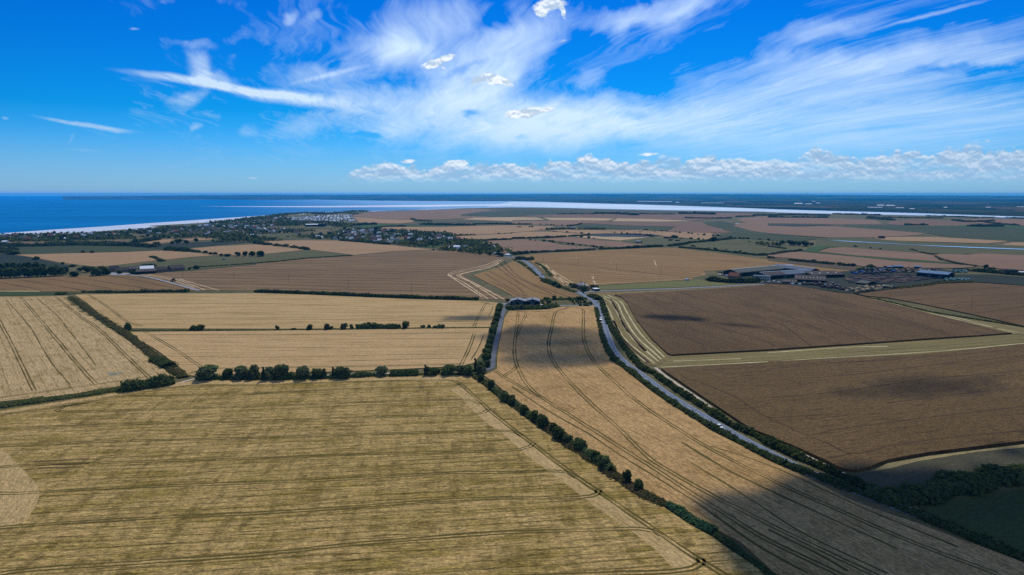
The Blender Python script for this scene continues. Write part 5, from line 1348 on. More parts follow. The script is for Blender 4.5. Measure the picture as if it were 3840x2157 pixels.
# hedges, near to far
hedge([(77.2, 574.3), (74.9, 540.9), (74.1, 496.6), (76.8, 471.2), (81.1, 447.7), (85.3, 421.1), (90.9, 389.3), (97.8, 359.7), (104.7, 337.0), (114.5, 307.2), (117.5, 299.8), (124.1, 287.9), (135.3, 269.9), (144.3, 255.5), (152.5, 242.9), (161.1, 227.4), (169.6, 211.8), (178.2, 197.3)], 2.1, 4.2,
      'tall dark hedge along the golden wheat side of the winding road', 'leaf_dark', 0.95, 16, vary=0.55, seed=2)
hedge([(99.1, 790.3), (101.5, 771.3), (97.2, 716.3), (92.7, 657.4), (89.9, 607.3), (88.9, 548.4), (88.9, 509.5), (89.6, 474.1), (91.0, 457.4), (95.3, 448.2), (99.0, 422.7), (104.2, 395.7), (110.4, 365.7), (114.7, 344.6), (120.7, 331.7), (124.5, 318.5), (129.0, 305.7), (133.7, 294.9), (139.2, 282.7), (142.8, 272.4), (145.6, 261.8)], 2.3, 4.8,
      'broad bushy hedge on the brown crop side of the winding road', 'leaf_dark', 1.0, 18, vary=0.6, seed=4)
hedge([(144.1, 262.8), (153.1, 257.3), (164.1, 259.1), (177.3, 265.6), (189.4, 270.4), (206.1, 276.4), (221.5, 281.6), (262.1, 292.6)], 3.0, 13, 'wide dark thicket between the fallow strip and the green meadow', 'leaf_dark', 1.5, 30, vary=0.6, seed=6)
hedge([(-547.9, 811.0), (-541.8, 812.7), (-536.6, 813.5)], 3.0, 8, 'short dark hedge clump on the green strip at the head of the ditch', 'leaf_dark', 1.4, 10, seed=7)
hedge([(-526.6, 828.5), (-505.8, 828.5), (-456.5, 827.7)], 2.4, 5, 'low scrubby hedge along the top of the upper wheat field, left stretch', 'leaf_dark', 1.5, 7, 0.25, seed=8)
hedge([(-457.3, 830.3), (-422.9, 833.7), (-399.2, 835.4)], 3.0, 6, 'dense dark hedge at the foot of the concrete farm track', 'leaf_dark', 1.5, 8, seed=9)
hedge([(-317.1, 833.7), (-289.5, 828.5), (-249.9, 818.4), (-211.2, 808.6), (-160.8, 795.0), (-100.5, 781.1), (-38.3, 769.9)], 3.4, 6, 'long trimmed dark hedge between the big grey stubble field and the upper wheat', 'leaf_dark', 1.4, 9, vary=0.25, seed=10)
hedge([(-139.9, 601.7), (-127.4, 603.6), (-113.8, 602.6), (-100.3, 602.2)], 4.5, 7, 'thick dark hedge block midway along the low grass bank', 'leaf_dark', 1.2, 16, vary=0.25, seed=11)
hedge([(-70.9, 603.6), (-66.5, 604.0), (-60.9, 603.6)], 3.2, 6, 'short dark hedge near the right end of the low grass bank', 'leaf_dark', 1.1, 16, seed=12)
hedge([(-80.9, 441.9), (-74.4, 442.7), (-67.9, 443.2), (-62.7, 444.2)], 4.2, 8, 'long rounded hedge in the middle of the tree row', 'leaf_dark', 0.9, 30, vary=0.3, seed=13)
hedge([(-239.3, 405.7), (-231.1, 410.8), (-223.2, 417.0), (-216.3, 423.4)], 6.0, 11, 'thick dark hawthorn hedge at the end of the field ditch', 'leaf_dark', 1.0, 34, vary=0.3, seed=14)
hedge([(-260.8, 487.3), (-250.4, 475.5), (-238.5, 462.9)], 3.4, 10, 'dark reed clump in the diagonal ditch', 'leaf_dark', 1.0, 22, vary=0.3, seed=15)
hedge([(60.4, 251.6), (62.8, 247.0), (65.3, 240.5), (68.7, 234.0), (72.1, 229.6)], 2.2, 4.6, 'green reed bed in the ditch below the last bush', 'reed', 0.8, 34, vary=0.35, seed=16)
hedge([(72.0, 229.2), (75.4, 220.9), (78.7, 210.6), (81.4, 202.6), (84.7, 193.0)], 1.2, 3.4, 'dark overgrown ditch running off the bottom edge of the picture', 'leaf_dark', 0.6, 22, vary=0.4, seed=17)
# grassy banks, ditches and verges
hedge([(-338.3, 592.8), (-303.5, 593.6), (-226.7, 593.6), (-183.4, 596.3), (-139.8, 599.0), (-60.2, 603.6), (-19.0, 604.9)], 0.9, 4.0, 'low dark grass bank between the two golden wheat fields', 'rough_grass', 0.8, 8, vary=0.4, seed=18, name='grass_bank', cat='grass bank')
hedge([(-308.7, 362.2), (-291.9, 376.4), (-280.1, 383.9), (-263.5, 394.1), (-250.7, 402.3), (-241.1, 410.0)], 1.6, 9.0, 'brown grassy ditch bank above the near wheat field', 'rough_grass', 0.8, 26, vary=0.4, seed=19, name='ditch_bank', cat='grass bank')
hedge([(-516.7, 790.3), (-476.4, 742.8), (-434.0, 691.5), (-389.1, 641.5), (-354.5, 602.6), (-324.6, 568.1), (-294.0, 530.0), (-267.1, 496.6), (-247.6, 472.6), (-229.1, 452.1), (-215.7, 436.9)], 1.5, 7.0, 'diagonal overgrown ditch between the left wheat fields', 'scrub', 0.9, 16, vary=0.6, seed=20, name='ditch_bank', cat='grass bank')
hedge([(-519.0, 790.3), (-456.6, 716.3), (-399.2, 652.0), (-359.8, 607.3)], 0.8, 12.0, 'dull green weeds beside the top of the diagonal ditch', 'rough_grass', 1.0, 9, 0.2, vary=0.6, seed=21, name='weeds', cat='weeds')
hedge([(-28.0, 443.2), (-20.8, 430.9), (-12.5, 412.6), (-5.5, 395.7), (0.0, 383.9), (3.4, 376.4), (8.2, 362.2), (17.1, 342.7), (23.5, 322.6), (32.4, 304.4), (39.5, 287.0), (45.9, 272.4), (51.0, 263.7), (55.2, 256.4), (60.1, 250.3)], 1.2, 6.0, 'brown scrubby ditch linking the bushes between the two near fields', 'scrub', 0.7, 16, vary=0.5, seed=22, name='ditch_bank', cat='grass bank')
hedge([(89.1, 716.3), (85.6, 674.0), (81.3, 626.4), (77.7, 584.9), (75.3, 556.1)], 0.9, 4.2, 'dark green verge on the left of the road below the driveway', 'leaf_dark', 0.9, 14, vary=0.3, seed=23, name='verge', cat='verge')
hedge([(-205.0, 432.1), (-185.0, 433.8), (-167.5, 434.5), (-141.5, 434.5), (-109.8, 438.2), (-84.1, 441.1), (-44.8, 445.2), (-28.0, 443.2)], 1.0, 6.0, 'rough grass under the tree row', 'rough_grass', 0.7, 16, vary=0.5, seed=24, name='verge', cat='verge')
hedge([(-4.7, 708.0), (6.3, 711.9), (19.4, 711.9), (32.6, 713.2), (40.8, 718.6), (45.3, 726.7)], 3.2, 13, 'dark weedy bank in front of the twin-gabled barn', 'leaf_dark', 1.1, 14, vary=0.25, seed=25, name='earth_bank', cat='bank')
hedge([(32.8, 759.7), (39.6, 764.2), (54.3, 772.7), (78.4, 776.5), (85.2, 773.4)], 1.8, 6, 'ragged hedge behind the scrubby plot beside the barn', 'leaf', 1.1, 9, 0.3, seed=26)
hedge([(58.3, 992.2), (50.0, 1138.0), (41.7, 1187.7)], 1.1, 5, 'hedge on the stubble side of the far road bend', 'leaf_dark', 1.5, 8, 0.2, seed=27)
hedge([(3.7, 1251.5), (17.3, 1179.2), (31.2, 1063.7), (37.9, 992.2), (43.3, 951.4)], 1.2, 4, 'patchy hedge on the barn side of the far road bend', 'leaf_dark', 1.5, 6, 0.45, seed=28)
hedge([(44.2, 940.4), (51.2, 917.0), (58.2, 898.6)], 3.4, 9, 'tall dark hedge beside the road before the house', 'leaf_dark', 1.6, 20, seed=29)
hedge([(58.5, 903.7), (70.6, 855.8), (78.4, 832.0)], 1.2, 6, 'grass verge opposite the house at the road junction', 'rough_grass', 1.2, 8, seed=30, name='verge', cat='verge')
hedge([(92.1, 800.6), (97.2, 784.9), (98.8, 769.9)], 3.0, 8, 'small dark hedge on the inside of the road bend', 'leaf_dark', 1.2, 16, seed=31)
FARH = [
    ([(-3.9, 1348.5), (12.0, 1366.5), (30.4, 1385.0)], 6, 14, 'dark hedge at the village end of the road'),
    ([(11.2, 1270.9), (23.8, 1251.5), (39.2, 1245.8)], 5, 18, 'dark hedge where the road leaves the village'),
    ([(38.7, 1394.4), (66.1, 1413.7), (126.5, 1443.5), (195.2, 1485.4), (254.0, 1512.8)], 3.4, 8, 'long straight dark hedge behind the long stubble field'),
    ([(254.0, 1512.8), (317.4, 1552.8), (357.6, 1570.7), (437.5, 1666.2), (510.7, 1751.4), (597.2, 1829.2)], 4.5, 10, 'thick dark hedge climbing to the lone round tree on the right'),
    ([(376.6, 1535.4), (426.2, 1459.0), (463.3, 1378.0), (481.5, 1344.1)], 3.4, 8, 'dark hedge slanting down below the pale green field'),
    ([(474.1, 1339.7), (505.5, 1344.1), (554.7, 1394.4), (615.2, 1451.2)], 3.6, 10, 'dark hedge curving round the right end of the pale green field'),
    ([(0.0, 1841.4), (35.1, 1853.9), (82.0, 1875.0), (150.9, 1918.6)], 4, 9, 'dark hedge between two tan fields, second from the village'),
    ([(161.2, 1941.2), (195.5, 1973.7), (226.9, 1997.6)], 3.4, 8, 'short dark hedge pointing at the shaded field'),
    ([(207.9, 2553.1), (245.1, 2634.4), (281.4, 2766.3)], 3.4, 9, 'short hedge beside the far green pasture'),
    ([(-163.7, 1964.3), (-136.3, 1983.2), (-108.5, 2002.5)], 3.5, 9, 'hedge just beyond the end of the village'),
    ([(-117.5, 1743.9), (-70.3, 1774.0), (0.0, 1813.1)], 4, 10, 'dark hedge leading right from the village end'),
    ([(-487.7, 3320), (-416.1, 3074), (-353.4, 2996.3)], 4, 12, 'short crooked hedge in the far red field'),
    ([(-359.9, 2685.6), (-259.0, 2651.2), (-140.7, 2601.3)], 6, 22, 'dark far hedge line under the marsh strip'),
    ([(-155.0, 2720.9), (-68.5, 2738.9), (0.0, 2720.9), (78.6, 2703.1)], 4, 12, 'far dark hedge line leading to the estuary fields'),
    ([(-605.8, 2617.7), (-539.0, 2703.1)], 8, 26, 'dark belt of trees above the bright green paddock'),
    ([(-497.6, 2323.6), (-460.8, 2491.6), (-395.5, 2537.5)], 4, 14, 'hedge along the lower edge of the bright green paddock'),
    ([(-440.0, 1762.6), (-394.8, 1722.0), (-348.4, 1679.8), (-294.2, 1623.4)], 5, 16, 'long dark hedge along the near edge of the village'),
    ([(-548.0, 1582.8), (-514.7, 1558.7)], 5, 12, 'short thick hedge in the tan field, nearest the left'),
    ([(-491.6, 1532.6), (-466.2, 1504.5)], 5, 12, 'short thick hedge in the tan field, middle one'),
    ([(-464.5, 1499.0), (-440.9, 1474.7)], 4.5, 11, 'short thick hedge in the tan field, right-hand one'),
    ([(-625.2, 1666.2), (-600.9, 1639.6), (-569.3, 1607.6)], 5, 13, 'hedge under the round tree by the tan field'),
    ([(-459.5, 1174.1), (-415.8, 1223.4), (-385.9, 1272.9), (-314.8, 1335.3)], 1.2, 5, 'thin dark fence-line hedge above the grey stubble field'),
    ([(-1188.3, 1582.8), (-1133.5, 1570.7), (-1074.9, 1585.8), (-1019.0, 1607.6), (-899.5, 1582.8)], 8, 26, 'dark tree belt above the long green field'),
    ([(-1073.3, 1576.7), (-1077.4, 1639.6), (-995.3, 1646.2), (-913.5, 1607.6)], 7, 26, 'dark belt between the red fields by the sea'),
    ([(-1140.2, 1433.5), (-1086.3, 1451.2), (-1059.5, 1464.2)], 7, 22, 'dark hedge clump at the left edge above the green field'),
    ([(-1109.5, 1394.4), (-1048.7, 1408.8), (-989.5, 1355.2)], 7, 22, 'dark hedge along the edge of the dark crop field'),
    ([(-902.9, 1601.3), (-861.6, 1576.7), (-811.7, 1547.0)], 7, 24, 'dark hedge under the small tan field'),
    ([(-748.3, 1474.7), (-714.8, 1459.0), (-673.8, 1426.0)], 7, 22, 'dark rounded copse hedge left of the tan field'),
    ([(-666.4, 1423.5), (-647.3, 1408.8)], 4, 12, 'low hedge stub at the corner of the tan field'),
    ([(-926.3, 1656.1), (-928.7, 1700.7), (-933.1, 1801.2)], 7, 22, 'dark hedge between the two small tan fields'),
    ([(-526.5, 1107.1), (-490.9, 1138.0), (-444.2, 1179.2)], 1.4, 6, 'thin dark bank behind the farm pasture'),
    ([(862.6, 3416), (975.5, 3360), (1081.8, 3388)], 5, 16, 'far dark hedge in the marsh, right'),
    ([(270.0, 4048), (379.4, 4087), (487.3, 4048)], 5, 18, 'dotted far hedge on the estuary marsh'),
    ([(499.4, 4149), (598.7, 4128), (668.6, 4009), (694.3, 3860)], 10, 40, 'far dark belt of trees on the estuary marsh, left'),
    ([(741.0, 4087), (962.8, 4048)], 5, 18, 'thin far hedge on the estuary marsh, middle'),
    ([(1005.7, 4128), (1107.5, 4128), (1174.5, 4009)], 11, 44, 'far dark belt of trees on the estuary marsh, right'),
    ([(1178.1, 3608), (1300.5, 3688)], 5, 18, 'far hedge left of the river wood'),
    ([(1360.6, 3860), (1426.9, 3824), (1566.6, 3896), (1770.9, 3824)], 7, 40, 'dark river wood at the left'),
    ([(1307.2, 3502), (1422.3, 3473), (1598.7, 3473)], 7, 24, 'dark hedge below the river wood'),
    ([(1915.9, 4087), (1999.5, 3970), (2067.2, 3860)], 6, 36, 'dark wood by the river, middle part'),
    ([(1856.7, 3562), (1738.2, 3132), (1756.4, 3388)], 6, 24, 'dark hedge turning below the river wood'),
    ([(1891.6, 3502), (2018.7, 3416), (2130.1, 3388)], 4, 20, 'dark riverside hedge in the middle'),
    ([(2252.7, 3722), (2331.5, 3593), (2354.7, 3473)], 4, 30, 'dark riverside wood on the right'),
    ([(2399.9, 3502), (2460.2, 3444), (2489.0, 3333), (2487.4, 3074)], 4, 26, 'dark tree belt at the right edge by the river'),
    ([(1978.5, 3074), (1969.0, 2932.7), (2118.0, 3018)], 6, 20, 'dark hedge in the far right red field'),
    ([(2046.3, 2996.3), (1939.1, 2738.9), (1937.5, 2617.7)], 5, 16, 'dark hedge slanting in the far right field'),
    ([(1509.4, 2634.4), (1541.8, 2617.7), (1587.5, 2617.7)], 6, 18, 'dark hedge clump above the long green field on the right'),
    ([(1686.7, 2537.5), (1726.2, 2514.3), (1812.1, 2537.5)], 8, 24, 'dark copse hedge above the long green field at the right'),
    ([(483.5, 1284.9), (491.7, 1276.9)], 3, 8, 'hedge tip at the end of the ploughed strip'),
    ([(504.2, 1238.2), (523.0, 1201.7), (550.3, 1162.4)], 3, 8, 'row of low bushes along the ploughed strip'),
    ([(581.0, 1541.2), (592.4, 1518.4), (594.9, 1485.4)], 3.5, 9, 'dotted hedge beside the copse on the right'),
    ([(815.8, 1311.7), (781.6, 1232.6), (772.3, 1179.2), (770.5, 1130.1)], 1.6, 6, 'dark ditch curving through the far right stubble'),
    ([(863.6, 1477.4), (842.1, 1394.4), (839.6, 1344.1)], 1.6, 6, 'thin ditch above the far right stubble'),
    ([(486.6, 860.4), (527.9, 881.0), (590.8, 919.0), (631.6, 927.5)], 2.2, 10, 'brown weedy bank along the near edge of the scrapyard'),
    ([(387.6, 851.3), (395.3, 825.2), (409.0, 808.6), (422.8, 741.5), (430.7, 681.5), (465.2, 609.6)], 0.8, 3.0, 'thin green field edge running down from the scrapyard'),
    ([(274.0, 951.4), (287.0, 929.6), (312.5, 924.3), (337.5, 929.6)], 6, 14, 'dark hedge in front of the packing sheds'),
    ([(548.4, 1070.7), (568.3, 1084.9), (584.9, 1092.2)], 4, 14, 'scrub at the back of the scrapyard'),
    ([(697.5, 1070.7), (721.1, 1063.7), (741.0, 1036.5), (758.6, 1004.5)], 4, 14, 'scrub behind the dark cropped strip at the right'),
    ([(-695.3, 1311.7), (-625.7, 1219.7)], 2, 10, 'low bramble patch in the farm pasture'),
    ([(-614.3, 1125.4), (-607.7, 1138.0), (-594.4, 1128.6)], 3.5, 12, 'bramble hedge behind the farmyard'),
]
for k, (pts, h, w, lab) in enumerate(FARH):
    y = sum(p[1] for p in pts) / len(pts)
    leaf = max(1.5, y * 0.0011)
    L = sum((Vector(a) - Vector(b)).length for a, b in zip(pts[:-1], pts[1:]))
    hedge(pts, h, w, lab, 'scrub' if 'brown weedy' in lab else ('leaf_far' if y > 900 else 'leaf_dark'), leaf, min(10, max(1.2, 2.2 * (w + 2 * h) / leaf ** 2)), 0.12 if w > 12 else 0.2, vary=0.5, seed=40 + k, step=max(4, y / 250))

# shrubs and trees you can tell apart
tl = [  # the tree row across the middle
    ((-198.8, 432.8), 9.0, 13, 5, 'large pale rounded tree at the left end of the tree row'), ((-186.2, 434.5), 7.5, 7, 0, 'slim green tree second in the tree row'),
    ((-177.4, 434.5), 8.0, 10, 5, 'round tree third in the tree row'), ((-168.9, 434.3), 9, 8.5, 1, 'upright round tree fourth in the tree row'), ((-158.5, 432.8), 8, 9, 1, 'broad tree right of the first poplar in the row'),
    ((-150.7, 433.8), 9.5, 9.5, 5, 'tallest spreading tree beside the first poplar'), ((-144.7, 434.5), 5.5, 6, 0, 'small bushy tree below the tallest spreading tree'), ((-136.4, 434.5), 8.2, 10, 5, 'wide domed tree left of the row gap'),
    ((-128.3, 435.2), 7.6, 7.5, 0, 'rounded green tree next to the wide domed one'), ((-123.5, 436.2), 6.4, 4.4, 1, 'narrow tree at the end of the left half of the row'), ((-111.4, 436.2), 7.6, 11.5, 4, 'wide pale green tree just right of the middle poplar'),
    ((-86.6, 442.1), 6.6, 8.5, 4, 'pale feathery willow at the head of the long rounded hedge'), ((-53.8, 443.2), 6.8, 8, 2, 'dark round tree beside the right-hand poplar'), ((-43.0, 443.7), 7.8, 9.5, 0, 'rounded tree right of the dark round one'),
    ((-34.8, 444.7), 6.2, 7, 5, 'grey green tree before the track corner'), ((-29.3, 443.2), 7.8, 7.6, 2, 'dark tree at the turn of the tree row'), ((-21.3, 448.8), 8.2, 8.2, 1, 'tree beside the last poplar at the track corner')]
for p, h, w, k, lab in tl:
    tree(p, h, w, lab, k, 'trees in the row across the middle')
for p, h, w, lab in (((-160.6, 429.0), 9.6, 2.3, 'tall poplar at the left of the tree row'), ((-117.2, 435.7), 7.6, 2.2, 'lone poplar in the middle of the tree row'), ((-57.6, 441.9), 7.6, 2.2, 'poplar right of the long rounded hedge'), ((-24.7, 448.8), 10.5, 2.4, 'tallest poplar, by the track corner')):
    tree(p, h, w, lab, 'poplar', 'poplars in the tree row', 'poplar_tree')
for p, h, w, k, lab in (((-101.9, 442.7), 2.2, 3.4, 0, 'small bush in the gap right of the wide pale tree'), ((-98.4, 443.7), 2.4, 3.6, 1, 'second small bush in the gap of the tree row'), ((-49.6, 446.2), 3.4, 3.4, 2, 'low bush between two trees of the row')):
    bush(p, h, w, lab, k)
for k, (p, h, w, lab) in enumerate((
        ((-20.2, 428.5), 4.6, 4.2, 'dark round bush at the top of the bush line'), ((-13.1, 410.8), 5.2, 4.0, 'upright dark bush second in the bush line'), ((-3.9, 385.8), 5.4, 6.2, 'bushy dark clump third in the bush line'), ((-0.7, 378.6), 3.6, 4.4, 'small bush under the third clump'),
        ((0.6, 383.9), 4.0, 3.6, 'rounded bush fourth down the bush line'), ((7.1, 362.2), 4.6, 5.4, 'large dark bush above the triple clump'), ((12.5, 352.2), 4.8, 4.6, 'left bush of the triple clump'), ((16.2, 342.7), 5.6, 6.2, 'big middle bush of the triple clump'),
        ((20.3, 335.2), 4.0, 4.6, 'right bush of the triple clump'), ((23.2, 324.7), 5.2, 7.0, 'wide bush just below the triple clump'), ((27.5, 318.5), 4.4, 4.6, 'round bush midway down the bush line'), ((32.5, 310.1), 4.8, 6.4, 'spreading bush with brown scrub beside it'),
        ((37.9, 296.6), 4.2, 4.0, 'left of a close pair of dark bushes'), ((40.9, 288.1), 5.4, 5.8, 'large right one of a close pair of dark bushes'), ((48.1, 273.4), 4.4, 4.2, 'second last dark bush, left of the pair'), ((51.7, 266.1), 4.2, 4.0, 'last dark bush before the brown scrub'))):
    bush(p, h, w, lab, [0, 2, 0, 1, 2, 0, 2, 0, 1, 2, 3, 0, 2, 0, 2, 0][k], 'bushes between the two near fields')
for k, (p, h, w, lab) in enumerate((
        ((-340.1, 594.5), 7, 7, 'round bush where the ditch meets the grass bank'), ((-283.7, 594.5), 4.5, 8.0, 'left half of a paired bush on the grass bank'), ((-275.9, 594.5), 5.0, 8.5, 'right half of a paired bush on the grass bank'), ((-208.2, 595.9), 4.6, 4.4, 'small upright bush on the grass bank'), ((-194.2, 596.3), 2.0, 6, 'low flat bush on the grass bank'),
        ((-181.0, 597.2), 5.0, 7.4, 'round dark bush on the grass bank'), ((-164.8, 597.2), 5.4, 6, 'left of two touching bushes on the grass bank'), ((-161.0, 598.1), 3.6, 5, 'smaller right of two touching bushes on the grass bank'), ((-150.2, 599.0), 5.8, 7.4, 'largest round bush left of the hedge block'),
        ((-143.0, 600.4), 4.4, 5, 'small bush touching the hedge block'), ((-95.3, 603.6), 6.4, 8, 'round tree-like bush at the right end of the hedge block'), ((-80.7, 604.0), 3.4, 5.2, 'lone bush right of the hedge block'), ((-74.6, 604.5), 3.4, 4.2, 'little bush left of the short hedge'))):
    bush(p, h, w, lab, k, 'bushes on the grass bank')
for k, (p, h, w, lab) in enumerate((
        ((-12.7, 716.3), 5, 6.5, 'dark tree by the track, topmost below the barn'), ((-13.9, 685.6), 5.5, 7, 'second dark tree down the farm track'), ((-14.3, 657.4), 5.5, 7, 'third dark tree down the farm track'), ((-15.2, 633.9), 5.5, 7, 'fourth dark tree down the farm track'), ((-16.1, 614.3), 5, 6.5, 'fifth dark tree down the farm track'),
        ((-16.6, 576.4), 6, 6.2, 'round dark tree below the grass bank end'), ((-17.1, 554.2), 5, 6, 'pale tree midway along the farm track'), ((-17.5, 535.4), 5.5, 6, 'dark tree right below the pale one'), ((-18.3, 517.8), 5.5, 6.5, 'rounded tree lower on the farm track'), ((-18.8, 499.7), 6, 6.5, 'broad dark tree near the foot of the farm track'),
        ((-18.8, 481.4), 6.5, 7, 'tall dark tree at the foot of the farm track'), ((-16.9, 467.0), 4.5, 5, 'low tree at the track turning'))):
    tree(p, h, w, lab, [2, 3, 2, 3, 2, 2, 4, 2, 0, 2, 3, 1][k], 'trees along the farm track')
hedge([(-14.2, 729.3), (-15.7, 616.7), (-18.2, 526.5), (-18.8, 469.8)], 2.6, 4.5, 'dark undergrowth beneath the trees of the farm track', 'leaf_dark', 0.9, 16, seed=33)
hedge([(-200.8, 432.8), (-185.4, 434.7), (-168.4, 434.7), (-151.2, 434.3), (-136.5, 435.2), (-123.1, 436.2), (-111.5, 436.9), (-90.7, 441.1)], 2.6, 4.5, 'green undergrowth filling the gaps beneath the tree row', 'leaf', 0.8, 18, 0.18, vary=0.8, seed=34, name='undergrowth', cat='undergrowth')
hedge([(-24.4, 436.9), (-13.1, 412.6), (-4.2, 387.8), (1.7, 380.1), (8.2, 361.4), (16.6, 342.7), (21.2, 333.7), (27.5, 317.9), (32.9, 308.8), (38.3, 295.5), (43.2, 282.7)], 2.4, 3.6, 'low green scrub joining the bushes between the two near fields', 'leaf', 0.7, 18, 0.42, vary=0.9, seed=35, name='undergrowth', cat='undergrowth')
# plot by the barn
for k, (p, h, w) in enumerate((((65.9, 767.2), 4, 5), ((74.7, 770.3), 4, 4), ((76.2, 764.2), 5, 6), ((80.2, 770.3), 4, 5), ((41.0, 764.2), 4, 7), ((36.9, 767.2), 4, 5), ((48.0, 770.3), 5, 6), ((56.7, 776.5), 3.5, 4), ((41.0, 746.4), 4.5, 7), ((34.2, 729.5), 4, 7),
                          ((67.7, 752.2), 3, 3.5), ((68.4, 739.3), 2.6, 2.8), ((72.9, 742.1), 3, 3), ((76.3, 746.4), 2.4, 3), ((79.9, 740.7), 4, 5), ((81.8, 737.8), 3, 6), ((86.4, 737.8), 3.6, 4), ((73.8, 729.5), 2, 4), ((78.2, 728.9), 2, 4), ((82.2, 728.9), 2.2, 7), ((48.4, 740.7), 2.6, 2.4), ((72.1, 755.2), 3, 3),
                          ((-2.1, 708.0), 4, 6), ((1.4, 705.4), 4, 5), ((10.2, 708.0), 5, 5), ((-5.0, 761.2), 3, 5))):
    bush(p, h, w, 'small dark shrub in the rough plot beside the twin-gabled barn', k, 'shrubs beside the barn')
tree((89.6, 842.5), 7.5, 9, 'pale green tree in front of the house by the junction', 4)
bush((79.7, 876.8), 5.5, 13, 'dark rounded bush left of the house by the junction', 0)
bush((104.9, 867.0), 4.5, 13, 'wide dark bush behind the white garage', 2)
bush((59.8, 872.8), 6.0, 8.5, 'round dark bush beside the road, nearest the house', 0)
bush((55.5, 888.8), 6.5, 8.5, 'taller dark bush second from the house by the road', 2)
bush((86.9, 824.5), 2, 3, 'tiny round shrub on the corner of the lane', 0)
# left wood
lw = random.Random(21)
WOOD = []
for (x, y, hh) in [(20, 840, 15), (70, 830, 15), (130, 832, 16), (190, 835, 15), (240, 832, 15), (280, 835, 17), (330, 838, 14), (370, 836, 17), (430, 842, 15), (10, 912, 18), (55, 918, 18), (100, 916, 20), (145, 914, 20), (195, 912, 20), (245, 910, 20), (275, 908, 17),
                   (335, 908, 19), (370, 906, 19), (410, 905, 20), (450, 903, 20), (500, 901, 20), (545, 900, 20), (585, 898, 21), (615, 896, 18), (660, 868, 14), (-60, 915, 18), (-130, 918, 18), (-50, 840, 15)]:
    WOOD.append((x, y, hh))
for k, (x, y, hh) in enumerate(WOOD):
    yy = 700 + y / 2.679
    xx = x / 2.679
    d = 120 / math.tan(R(7.807) + math.atan((yy - 1078.5) / 2560))
    vv = (1078.5 - yy) / 2560
    p = ((xx - 1920) / 2560 * d / (math.cos(R(7.807)) + math.sin(R(7.807)) * vv), d)
    hgt = hh * 0.78
    tree(p, hgt, hgt * 0.85, 'grey green plantation tree in the %s row at the left edge' % ('front' if y > 880 else 'back'), 2, 'plantation trees at the left edge', far=True)
